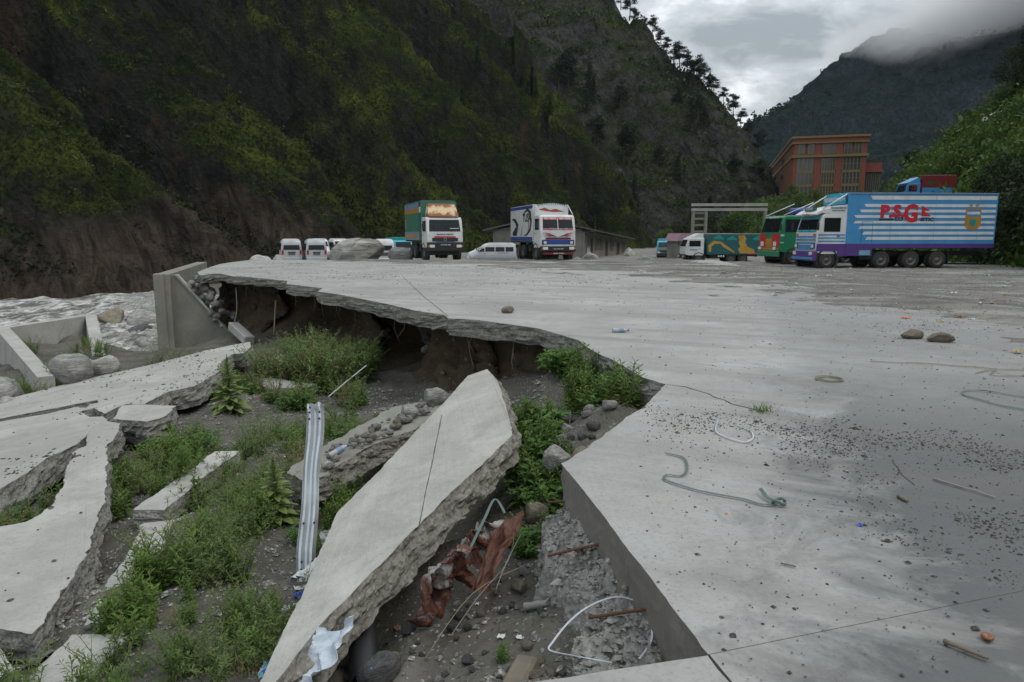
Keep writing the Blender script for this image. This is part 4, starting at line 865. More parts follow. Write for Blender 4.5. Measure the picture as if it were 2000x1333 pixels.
def slant(name, mat, par, x0, x1, ya, za, yb, zb, t=0.02, inset=0.0):
    """panel across the width between two (y, z) points of a sloping front, t proud of it"""
    d = Vector((0, yb - ya, zb - za)).normalized(); n = Vector((0, d.z, -d.y)); n = n if n.y > 0 else -n
    mb = MB(); vs = []
    for o_ in (0.003, t):
        for x, y, z, kx in ((x0, ya, za, 1), (x1, ya, za, -1), (x1 - inset, yb, zb, 0), (x0 + inset, yb, zb, 0)): vs.append(Vector((x, y, z)) + n * o_)
    mb.add(vs, [(0, 1, 2, 3), (7, 6, 5, 4), (0, 4, 5, 1), (1, 5, 6, 2), (2, 6, 7, 3), (3, 7, 4, 0)]); return mb.build(name, mat, par)
def truck(loc, rz, label, L=8.0, W=2.45, cab_h=2.8, cab_l=1.75, box_h=4.0, floor=1.25, cab=PW, lower=PW, box=PBG, wheels=(-1.2, -4.6, -5.9), name='truck', box_gap=0.12, group=None, simple=False, band=None):
    """forward is +Y, origin on the ground under the middle of the front bumper"""
    t = empty(name, loc, rz, label, 'truck', group); hw = W / 2; z0 = 0.95; zw = cab_h * 0.655; yt = -0.30
    prof = [(-0.05, z0), (-0.02, 1.3), (-0.04, zw), (yt, cab_h - .12), (yt - .16, cab_h), (-cab_l, cab_h + .02), (-cab_l, z0 - .1), (-0.35, z0 - .1)]
    mb = MB(); n = len(prof); vs = []
    for x, k in ((-hw, 0), (-hw + .05, 1), (hw - .05, 1), (hw, 0)):
        for y, z in prof: vs.append((x, y - (0 if k else (0.04 if y > -0.5 else 0)), z - (0.05 if (not k and z > cab_h - .2) else 0)))
    fs = [tuple(range(n)), tuple(range(3 * n, 4 * n))] + [(a * n + i, a * n + (i + 1) % n, (a + 1) * n + (i + 1) % n, (a + 1) * n + i) for a in range(3) for i in range(n)]
    mb.add(vs, fs); cb = mb.build('cab', cab, t)
    slant('windscreen', M['glass'], cb, -hw + .16, hw - .16, -0.045, zw + .05, yt + .01, cab_h - .17, 0.018, 0.06)
    dz = Vector((0, yt + .045, cab_h - .12 - zw))
    for s in (-1, 1):
        x = s * hw
        put('side_window', M['glass'], cb, (x - s * .004, x + s * .014, -cab_l + .35, -0.42, zw + .05, cab_h - .25))
        d_ = put('door', lower, cb, (x - s * .003, x + s * .012, -cab_l + .28, -0.36, z0 + .05, zw - .02)); put('handle', M['chassis'], d_, (x + s * .013, x + s * .04, -cab_l + .36, -cab_l + .52, zw - .22, zw - .17))
        m = MB(); m.tube([(x, -0.15, cab_h - .35), (x + s * .22, 0.05, cab_h - .40), (x + s * .24, 0.05, zw + .1)], 0.016, 5); m.box((x + s * .25, 0.06, zw + .35), (0.18, 0.07, 0.42), 0, None, .02); m.build('mirror', M['chassis'], cb)
        mb = MB(); mb.lathe([(x - s * .30, 0.66), (x + s * .02, 0.66), (x + s * .02, 0.58), (x - s * .3, 0.58)], (0, wheels[0], 0.50), 'x', 20); mb.build('mudguard', M['chassis'], t)
    for k in (-1, 1):
        m = MB(); m.tube([(k * .45, -0.0, zw + .03), (k * .45 + .42, -0.10, zw + .42)], 0.012, 4); m.build('wiper', M['chassis'], cb)
    fr = put('chassis', M['chassis'], t, (-.48, -.36, -L + .1, -.4, .72, .98), (.36, .48, -L + .1, -.4, .72, .98), (-.9, .9, -L + .2, -L + .35, .7, .95), (-1.05, -.55, -3.6, -2.7, .55, 1.0), (.55, 1.05, -3.6, -2.9, .55, 1.0))
    for i, y in enumerate(wheels):
        put('axle', M['chassis'], t, (-hw + .3, hw - .3, y - .06, y + .06, .44, .57))
        for s in (-1, 1):
            wheel(t, s * (hw - .17), y)
            if i > 0 and not simple: wheel(t, s * (hw - .47), y)
    if box_h:
        bx = put('cargo_box', box, t, (-hw - .03, hw + .03, -L, -cab_l - box_gap, floor, box_h), bev=.02)
        put('underside_rail', M['chassis'], t, (-hw, hw, -L + .02, -cab_l - box_gap - .05, floor - .1, floor - .004))
        return t, cb, bx, zw, yt
    return t, cb, None, zw, yt
def front_kit(t, cb, W, bumper, z0=0.5, z1=0.98, grille=None, gz=(1.15, 1.45), lamp_z=None, plate=None):
    hw = W / 2; b = put('bumper', bumper, t, (-hw, hw, -.12, .12, z0, z1), bev=.04)
    lz = lamp_z or (z0 + z1) / 2
    for s in (-1, 1):
        h = put('headlight', M['lamp'], t, (s * (hw - .48), s * (hw - .14), .118, .15, lz - .09, lz + .09), bev=.02); put('indicator', M['amber'], h, (s * (hw - .12), s * (hw - .03), .118, .145, lz - .05, lz + .06))
    if grille: put('grille', grille, cb, (-hw + .35, hw - .35, -.02, .012, gz[0], gz[1]))
    if plate: put('number_plate', PK, b, (-.26, .26, .121, .135, z1 - .28, z1 - .08)); text(b, plate, .10, (0, .137, z1 - .18), FR, PW)
    put('underrun', M['chassis'], t, (-hw + .25, hw - .25, -.5, -.35, .35, .8))

# --- white-cab truck with the green cargo box and rusty wind deflector
f = Vector((0.32, -0.947, 0)); rz = math.atan2(-f.x, f.y)
t1, cb, bx, zw, yt = truck((-4.45, 46.0, 0.0), rz, 'white-cab truck with a faded green cargo box and rusty cream roof deflector', L=8.2, box=PBG, box_h=3.95, floor=1.32, cab_h=2.86)
front_kit(t1, cb, 2.45, PK, 0.62, 1.22, M['chassis'], (1.28, 1.50), 0.95, 'BA 2 KHA 3450')
put('red_trim', PR, cb, (-.72, .72, -.018, .018, 1.52, 1.60)); put('blue_trim', PDB, cb, (-.62, .62, -.018, .02, 1.22, 1.265))
text(cb, 'BHARATBENZ', .12, (0, .002, 1.73), FR, PK, sx=1.5)
mb = MB(); mb.lathe([(0, .10), (.02, .10), (.02, .085), (0, .085)], (0, .012, 1.40), 'y', 16); mb.build('badge', M['chrome'], cb)
mb = MB(); vs = []
for x, e in ((-1.02, 0), (1.02, 0)):
    for q in range(6): a = q / 5; vs.append((x * (1 - .10 * a), -.32 - .75 * a - .25 * a * (1 - a), 2.90 + .88 * a + .22 * a * (1 - a) * 2))
mb.add(vs, [(i, i + 1, 7 + i, 6 + i) for i in range(5)]); bk = [(-1.02, -1.5, 2.9), (1.02, -1.5, 2.9), (-.92, -1.5, 3.78), (.92, -1.5, 3.78)]
b0 = len(mb.v); mb.add(bk, []); mb.f += [(0, 1, 2, 3, 4, 5, b0 + 2, b0), (6, 7, 8, 9, 10, 11, b0 + 3, b0 + 1), (5, 11, b0 + 3, b0 + 2)]; mb.m += [0] * 3; mb.sm += [False] * 3
mb.build('wind_deflector', M['rusty'], cb)
hw = 1.255
for z0, z1, m, y1 in [(3.52, 3.90, PST, -2.6), (3.22, 3.52, PO, -2.6), (1.72, 1.92, PST, -2.5), (1.50, 1.72, PO, -2.5), (1.34, 1.48, PST, -2.5)]:
    put('stripe', m, bx, (hw, hw + .006, -8.15, y1, z0, z1)); put('stripe', m, bx, (-hw - .006, -hw, -8.15, y1, z0, z1))
for z0, z1, m in [(3.62, 3.93, PMR), (3.22, 3.60, PW)]: put('corner_plate', m, bx, (hw, hw + .008, -2.45, -1.92, z0, z1))
put('front_strip', PDT, bx, (hw, hw + .005, -2.46, -1.89, 1.4, 3.2)); put('stripe', PO, bx, (hw + .001, hw + .006, -7.9, -7.6, 2.1, 2.9))
put('tarp_ridge', PDT, bx, (-1.2, 1.2, -8.1, -1.9, 3.952, 4.03), bev=.03)
put('sticker', PW, cb, (-.95, -.35, -.075, -.055, zw + .22, zw + .27)); put('sun_strip', PST, cb, (-.95, .95, yt - .01, yt + .04, 2.60, 2.66))

# --- white and blue truck with red windscreen banners
f = Vector((0.246, -0.969, 0)); rz = math.atan2(-f.x, f.y)
t2, cb, bx, zw, yt = truck((3.08, 46.0, 0.0), rz, 'white and blue truck with red windscreen banners and a painted white box', L=8.0, box=PW, box_h=3.75, floor=1.25, cab_h=3.02, cab_l=1.7)
front_kit(t2, cb, 2.45, PK, 0.58, 0.95, PMR, (1.40, 1.52), 0.80, 'NA 5 KHA 2273')
put('blue_band', PDB, cb, (-1.12, 1.12, -.02, .014, 1.06, 1.37)); put('lower_panel', PW, cb, (-1.0, 1.0, -.02, .03, .97, 1.05))
for s in (-1, 1):
    put('headlamp_box', M['chassis'], cb, (s * .78, s * 1.06, .014, .045, 1.08, 1.30)); h = put('headlight', M['lamp'], cb, (s * .82, s * 1.02, .046, .06, 1.11, 1.27))
put('stripe_bar', PMR, t2, (-1.05, 1.05, .06, .13, .40, .54)); text(t2, 'HORN  PLEASE', .09, (0, .134, .47), FR, PW, sx=1.3)
d = Vector((0, yt + .055, 3.02 - .17 - zw - .05))
def scr(v): return Vector((0, -.045, zw + .05)) + d * v
slant('banner', PR, cb, -1.02, -.02, scr(.80).y + .016, scr(.80).z, scr(1.0).y + .016, scr(1.0).z, .012, .02); slant('banner', PR, cb, .02, 1.02, scr(.80).y + .016, scr(.80).z, scr(1.0).y + .016, scr(1.0).z, .012, .02)
slant('banner', PPK, cb, -1.05, 1.05, scr(.02).y + .016, scr(.02).z, scr(.11).y + .016, scr(.11).z, .012)
slant('screen_divider', PW, cb, -.022, .022, scr(0).y + .018, scr(0).z, scr(1).y + .018, scr(1).z, .02)
tilt = math.atan2(-d.y, d.z)
for x, s_ in ((.52, 'जय जलप'), (-.52, 'जय मेरठी')): text(cb, s_, .19, (x, scr(.9).y + .036, scr(.9).z), (R(90) - tilt * -1 * -1, 0, math.pi), PW, sx=1.25)
text(cb, 'श्री विश्वकर्मा  जय माता दी', .10, (0, scr(.065).y + .036, scr(.065).z), (R(90), 0, math.pi), PW, sx=1.2)
for s in (-1, 1):
    mb = MB(); mb.prism([(s * .25, 1.62), (s * .60, 1.80), (s * 1.08, 1.86), (s * .62, 1.74), (s * .95, 1.66), (s * .55, 1.68)], -.02, .012); mb.build('flame_decal', PR, cb)
    mb = MB(); mb.prism([(s * .08, 1.58), (s * .40, 1.70), (s * .75, 1.60), (s * .40, 1.62)], -.02, .016); mb.build('wing_decal', PDB, cb)
for s in (-1, 1):
    m = MB(); m.tube([(s * 1.12, -.35, 3.04), (s * 1.18, -1.6, 3.72)], .03, 6, 0); m.build('rail', PW, cb)
mb = MB(); n = 9
for k in range(n):
    a = -1.2 + 2.4 * k / (n - 1); b = -1.2 + 2.4 * (k + 1) / (n - 1)
    if k < n - 1: mb.add([(a, -1.52, 3.05), (b, -1.52, 3.05), (b, -1.52, 3.62 + .22 * math.cos(b * 1.2)), (a, -1.52, 3.62 + .22 * math.cos(a * 1.2)), (a, -1.58, 3.05), (b, -1.58, 3.05), (b, -1.58, 3.62 + .22 * math.cos(b * 1.2)), (a, -1.58, 3.62 + .22 * math.cos(a * 1.2))], [(0, 1, 2, 3), (7, 6, 5, 4), (3, 2, 6, 7)])
mb.build('headboard', PW, cb)
mb = MB(); mb.prism([(-.9, 3.28), (-.3, 3.46), (.1, 3.38), (.5, 3.52), (.95, 3.40), (.4, 3.30), (-.2, 3.24)], -1.518, -1.505); mb.build('headboard_decal', paint('rust_decal', (0.30, 0.07, 0.03)), cb)
for k in range(14): put('fringe', PDB if k % 2 else PT, cb, (-1.1 + k * .157, -1.1 + k * .157 + .06, -1.517, -1.50, 3.60 + .2 * math.cos((-1.1 + k * .157) * 1.2) - .04, 3.66 + .2 * math.cos((-1.1 + k * .157) * 1.2)))
put('stripe', PDB, bx, (hw, hw + .006, -7.95, -1.9, 3.50, 3.72)); put('stripe', PDB, bx, (hw, hw + .006, -7.95, -1.9, 1.27, 1.56))
text(bx, 'TUSK', .80, (hw + .004, -3.35, 2.86), RS, PK, sx=1.1)
def curve_band(par, name, mat, pts, wds, x):
    mb = MB(); vs = []
    for i, ((y, z), w) in enumerate(zip(pts, wds)):
        a = Vector(pts[min(i + 1, len(pts) - 1)]) - Vector(pts[max(i - 1, 0)]); a.normalize(); nx = Vector((-a.y, a.x)) * w / 2
        vs += [(x, y + nx.x, z + nx.y), (x, y - nx.x, z - nx.y), (x + .006, y + nx.x, z + nx.y), (x + .006, y - nx.x, z - nx.y)]
    mb.add(vs, [(4 * i + 2, 4 * i + 3, 4 * i + 7, 4 * i + 6) for i in range(len(pts) - 1)]); return mb.build(name, mat, par, None, None, False)
curve_band(bx, 'tusk_decal', PK, [(-4.3, 3.2), (-3.1, 3.45), (-2.4, 3.15), (-2.2, 2.6), (-2.45, 2.1), (-3.2, 1.75), (-4.1, 1.62)], [.05, .22, .34, .36, .30, .18, .02], hw)
curve_band(bx, 'tusk_decal', PK, [(-7.6, 2.9), (-6.6, 2.75), (-5.9, 2.35), (-6.3, 1.95), (-7.3, 1.75)], [.04, .30, .62, .70, .25], hw)
curve_band(bx, 'red_decal', PR, [(-2.95, 2.75), (-2.75, 2.4), (-2.95, 2.05)], [.05, .22, .05], hw + .004)
curve_band(bx, 'leaf_decal', PG, [(-4.9, 1.6), (-4.7, 2.0), (-4.45, 2.4)], [.14, .16, .02], hw)

# --- blue and white striped logistics truck
rz = math.atan2(0.9976, -0.07); BLZ = -0.24
t3, cb, bx, zw, yt = truck((17.1, 40.25, BLZ), rz, 'long sky-blue and white striped cargo truck with a purple skirt', L=10.6, W=2.5, box=PB, box_h=4.27, floor=1.36, cab_h=3.12, cab_l=1.72, box_gap=0.0, wheels=(-0.72, -3.95, -5.72, -7.32), cab=PW, lower=PW)
front_kit(t3, cb, 2.5, PP, 0.45, 1.02, PB, (1.10, 1.34), 0.86); hw = 1.285; LX = -hw
put('bumper_guard', PB, t3, (-1.2, 1.2, .125, .16, .52, .66))
for z0, z1 in [(1.42, 1.50), (1.60, 1.68), (1.78, 1.86)]:
    put('front_stripe', PB, cb, (-1.15, 1.15, -.02, .015, z0, z1)); put('door_stripe', PB, cb, (-1.268, -1.262, -1.68, -.1, z0 + .1, z1 + .1))
for s in (-1, 1): h = put('lamp_surround', PK, cb, (s * .80, s * 1.14, .016, .05, 1.16, 1.42)); put('headlight', M['lamp'], h, (s * .84, s * 1.10, .051, .065, 1.19, 1.39)); put('side_marker', M['amber'], cb, (s * .9, s * 1.12, -.03, .02, 1.88, 1.98))
put('skirt', PP, t3, (-1.275, -1.20, -1.72, -.05, 1.0, 1.42), (-1.275, -1.2, -1.9, -1.28, .72, 1.0), (1.2, 1.275, -1.9, -1.28, .72, 1.0), (-1.29, -1.2, -10.58, -1.73, 1.18, 1.42), (-1.29, -1.2, -3.3, -1.73, .74, 1.18))
put('toolbox_panel', paint('pale_blue', (0.16, 0.36, 0.46)), t3, (-1.296, -1.291, -3.2, -2.55, .78, 1.05))
dd = Vector((0, yt + .055, 3.12 - .17 - zw - .05))
def sc3(v): return Vector((0, -.045, zw + .05)) + dd * v
slant('sun_strip', PCY, cb, -1.05, 1.05, sc3(.82).y + .016, sc3(.82).z, sc3(1).y + .016, sc3(1).z, .012); slant('lower_strip', PCY, cb, -1.05, 1.05, sc3(.02).y + .016, sc3(.02).z, sc3(.13).y + .016, sc3(.13).z, .012)
mb = MB(); mb.prism([(-.25, 3.13), (.05, 3.02), (.07, 3.10), (-.25, 3.30), (-1.72, 3.62), (-1.72, 3.13)], -1.24, 1.24, 0, 'x'); vz = mb.build('roof_visor', PW, cb)
put('sign_board', PDT, vz, (-.55, .55, -.30, -.14, 3.28, 3.48)); text(vz, 'VOLVO', .19, (0, -.13, 3.38), FR, PW, sx=1.4); text(vz, 'TATA', .16, (0, .075, 3.06), FR, PO, sx=2.2)
text(vz, 'MANAKAMANA', .13, (-1.245, -1.2, 3.42), LS, PDT); text(vz, 'BODY BUILDERS', .10, (-1.245, -1.2, 3.27), LS, PDT)
mb = MB(); vs = []; n = 10
for k in range(n + 1):
    x = -1.2 + 2.4 * k / n; zt = 4.02 + .26 * math.cos(x * 1.2); vs += [(x, -1.60, 3.64), (x, -1.60, zt), (x, -1.66, 3.64), (x, -1.66, zt)]
mb.add(vs, [q for i in range(n) for q in ((4 * i, 4 * i + 4, 4 * i + 5, 4 * i + 1), (4 * i + 2, 4 * i + 3, 4 * i + 7, 4 * i + 6), (4 * i + 1, 4 * i + 5, 4 * i + 7, 4 * i + 3))]); hb = mb.build('headboard', PCY, cb)
text(hb, 'MANAKAMANA', .34, (0, -1.592, 3.92), FR, PW, sx=.95)
for s in (-1, 1): m = MB(); m.tube([(s * 1.12, -.35, 3.36), (s * 1.12, -1.75, 4.22)], .04, 6); m.build('rail', PW, cb)
ST = [(4.10, 3.88, -3.0), (3.64, 3.48, -2.65), (3.33, 3.18, -2.4), (3.02, 2.87, -2.1), (2.70, 2.56, -2.1), (2.41, 2.25, -2.4), (2.10, 1.94, -2.65), (1.80, 1.64, -2.85)]
for z1, z0, y in ST:
    mb = MB(); up = .12 if z0 > 2.8 else -.12
    mb.prism([(-10.5, z0), (y - (up if up > 0 else 0) * 1.0, z0), (y - (-up if up < 0 else 0), z1), (-10.5, z1)] if True else [], LX - .006, LX + .001, 0, 'x'); mb.build('stripe', PW, bx)
xs = LX - .008
text(bx, 'P.S.', .92, (xs, -3.62, 3.20), LS, PR, sx=1.12, align='LEFT', bold=.055); text(bx, 'G', 1.30, (xs, -5.02, 3.08), LS, PR, sx=.88, align='LEFT', bold=.05)
mb = MB(); mb.prism([(-6.06, 2.96), (-6.06, 3.56), (-6.58, 3.27), (-6.20, 3.27), (-6.66, 2.96)], xs - .005, xs, 0, 'x'); mb.build('flag_emblem', PR, bx)
text(bx, 'LO', .30, (xs, -4.52, 2.80), LS, PK, sx=1.2, align='LEFT'); text(bx, 'ISTIC', .30, (xs, -6.02, 2.78), LS, PK, sx=1.2, align='LEFT'); put('underline', PK, bx, (xs - .004, xs, -4.45, -3.58, 2.74, 2.82))
mb = MB(); mb.prism([(-8.70, 3.42), (-9.62, 3.42), (-9.66, 2.45), (-9.5, 2.28), (-9.17, 2.18), (-8.84, 2.28), (-8.68, 2.45)], xs - .004, xs, 0, 'x'); em = mb.build('crest', PO, bx)
mb = MB(); mb.prism([(-8.78, 3.34), (-9.54, 3.34), (-9.54, 2.95), (-8.78, 2.95)], xs - .008, xs - .004, 0, 'x'); mb.build('crest_top', PB, em); put('crest_band', PW, em, (xs - .012, xs - .008, -9.54, -8.78, 3.08, 3.22))
mb = MB(); mb.prism([(-8.98, 2.80), (-9.34, 2.80), (-9.34, 2.48), (-9.16, 2.36), (-8.98, 2.48)], xs - .008, xs - .004, 0, 'x'); mb.build('crest_mark', PT, em)
for y in (-8.98, -9.34):
    mb = MB(); mb.prism([(y + .13 * (1 if k % 2 == 0 else .45) * math.sin(k * math.pi / 5), 3.58 + .13 * (1 if k % 2 == 0 else .45) * math.cos(k * math.pi / 5)) for k in range(10)], xs - .004, xs, 0, 'x'); mb.build('star', PO, em)
dr = put('side_door_line', PK, bx, (xs - .003, xs, -2.62, -2.60, 1.5, 2.66), (xs - .003, xs, -3.25, -3.23, 1.5, 2.66), (xs - .003, xs, -3.229, -2.621, 2.64, 2.66))
for y in (-4.3, -6.9, -9.5): put('panel_seam', PST, bx, (xs - .001, xs + .001, y, y + .018, 1.4, 4.25))
put('rain_rail', PST, bx, (LX - .03, LX, -10.58, -1.74, 4.20, 4.262))
for y in (-7.98,): put('mud_flap', M['chassis'], t3, (-1.2, -.7, y, y + .03, .25, .95), (.7, 1.2, y, y + .03, .25, .95))

# --- green truck parked beyond the striped one
t4, cb, bx, zw, yt = truck((17.35, 46.6, -0.3), math.atan2(.985, -.17), 'green truck with a painted orange and red grille beside the striped truck', L=8.5, box=PG, box_h=3.0, floor=1.25, cab_h=3.25, cab_l=1.9, cab=PG, lower=PG, wheels=(-1.1, -5.0, -6.3))
front_kit(t4, cb, 2.45, PG, .55, .95, PO, (1.2, 1.75), 1.1); [put('front_panel', PR, cb, (q * .4, q * 1.2, -.02, .02, 1.2, 2.05)) for q in (-1, 1)]; put('yellow_band', PO, cb, (-1.2, 1.2, -.018, .024, 1.0, 1.16)); put('white_band', PW, cb, (-1.235, -1.228, -1.85, -.1, 1.9, 2.02), (-1.235, -1.228, -1.85, -.1, 1.45, 1.52))
for s in (-1, 1): put('headlight', M['lamp'], cb, (s * .62, s * .95, .021, .05, 1.25, 1.55)); m = MB(); m.tube([(s * 1.1, -.35, 3.27), (s * 1.1, -2.4, 4.1)], .035, 6); m.build('rail', PW, cb)
text(cb, 'जय हिन्द A', .24, (0, yt + .02, 3.12), FR, PW)
mb = MB(); mb.lathe([(-1.1, .01), (-1.1, .38), (1.1, .38), (1.1, .01)], (0, -2.3, 3.45), 'x', 16); mb.build('rolled_tarp', PDB, t4)

# --- white-cab truck with a painted teal box
t5, cb, bx, zw, yt = truck((18.15, 73.4, -1.22), R(90), 'white-cab truck with a golden figure painted on its teal box', L=7.9, box=PDT, box_h=3.05, floor=.95, cab_h=2.62, cab_l=1.95, wheels=(-1.45, -4.85, -6.1), box_gap=.35)
front_kit(t5, cb, 2.45, PK, .5, .95); mb = MB(); mb.prism([(-.5, 2.63), (-1.9, 2.63), (-1.9, 3.15), (-1.5, 3.12)], -1.1, 1.1, 0, 'x'); mb.build('wind_deflector', PW, cb); put('decal', PB, cb, (-1.24, -1.237, -1.3, -.5, 1.35, 1.48)); put('roof_edge', PW, bx, (-1.262, 1.262, -7.9, -2.3, 3.052, 3.1)); put('red_edge', PPK, bx, (-1.262, -1.256, -7.85, -6.6, .97, 1.08))
X5 = -1.262
mb = MB(); mb.prism([(-5.75, 1.05), (-5.5, 1.5), (-5.75, 1.75), (-5.55, 2.2), (-5.7, 2.55), (-5.45, 2.85), (-6.1, 2.95), (-6.35, 2.6), (-6.25, 2.2), (-6.5, 1.75), (-7.2, 1.45), (-7.3, 1.05)], X5 - .005, X5, 0, 'x'); fg = mb.build('painted_figure', PGD, bx)
mb = MB(); mb.prism([(-5.68, 2.42), (-5.5, 2.6), (-5.6, 2.88), (-6.0, 2.9), (-6.15, 2.62)], X5 - .009, X5 - .005, 0, 'x'); mb.build('painted_hair', PO, fg)
curve_band(bx, 'painted_coil', PGD, [(-2.6, 1.2), (-2.55, 1.8), (-3.0, 2.2), (-3.7, 2.15), (-4.1, 1.8), (-4.6, 1.5), (-5.2, 1.15)], [.25, .38, .36, .22, .30, .25, .1], X5 - .004)
for c_, w_ in (((-2.9, 2.6), .5), ((-4.3, 2.5), .4), ((-7.0, 2.5), .5)): curve_band(bx, 'painted_cloud', PT, [(c_[0], c_[1]), (c_[0] - .6, c_[1] + .15), (c_[0] - 1.1, c_[1] - .05)], [.1, w_, .1], X5 - .003)
for k in range(3):
    mb = MB(); mb.lathe([(-.03, .01), (-.03, .11), (.03, .11), (.03, .01)], (-1.2, -3.55 - k * .26, .72), 'x', 10); mb.build('air_tank', M['chrome'], t5)
# --- smaller trucks behind
def far_truck(loc, rz, label, cab, box, bh, extra=None, L=6.0, W=2.2, ch=2.5, band=PO):
    t, cb, bx, zw, yt = truck(loc, rz, label, L=L, W=W, cab_h=ch, cab_l=1.6, box_h=bh, floor=1.1, cab=cab, lower=cab, box=box, wheels=(-1.1, -L + 1.4), simple=True, name='truck')
    front_kit(t, cb, W, PK, .5, .9, PK, (1.05, 1.25), 1.0); put('front_band', band, cb, (-W / 2 + .05, W / 2 - .05, -.02, .012, 1.3, 1.45)); return t, cb, bx
far_truck((19.6, 88, -1.45), R(180 - 18), 'small blue truck with a yellow front band facing the yard by the red soil', PCY, PCY, 2.75, ch=2.45)
t_, cb, bx = far_truck((22.3, 82.5, -1.4), R(180 - 40), 'white and green truck front half hidden by the painted truck', PW, PMR, 2.7, W=2.3, ch=2.7, band=PG)
t_, cb, bx = far_truck((20.6, 79.5, -1.35), R(180 - 75), 'dark truck squeezed behind the white cab of the painted truck', PK, PMR, 2.6, ch=2.6, band=PPK)
far_truck((-12.9, 82, -1.5), R(200), 'teal truck seen past the boulder behind the vans', PCY, PT, 3.0, ch=2.6)
t_, cb, bx = far_truck((1.9, 92, -1.6), R(82), 'long teal truck with an ochre top stripe behind the silver van', PW, PT, 2.55, L=8.5, ch=2.6); put('stripe', PO, bx, (-1.136, -1.131, -8.4, -1.8, 2.2, 2.5))
tx, cb, bx = far_truck((0.9, 84, -1.6), R(150), 'white truck cab peeping over the silver van roof', PW, PW, 3.2, ch=3.3, L=5)
def hz(x, y): return float(zR(np.array([[x]]), np.array([[y]]))[0, 0])
t_, cb, bx = far_truck((42.0, 75.6, 4.52), R(86), 'blue truck with a red box parked on the hillside above the striped truck', PB, PMR, 3.5, ch=2.7, L=5.2); mb = MB(); mb.prism([(-.2, 2.7), (-1.55, 3.35), (-1.55, 2.7)], -1.08, 1.08, 0, 'x'); mb.build('wind_deflector', PB, cb); put('decal', PMR, cb, (-1.115, -1.108, -1.2, -.9, 1.9, 2.5), (-1.115, -1.108, -.8, -.7, 1.9, 2.5)); put('blue_panel', PB, bx, (-1.14, -1.133, -5.0, -1.8, 1.2, 2.2))

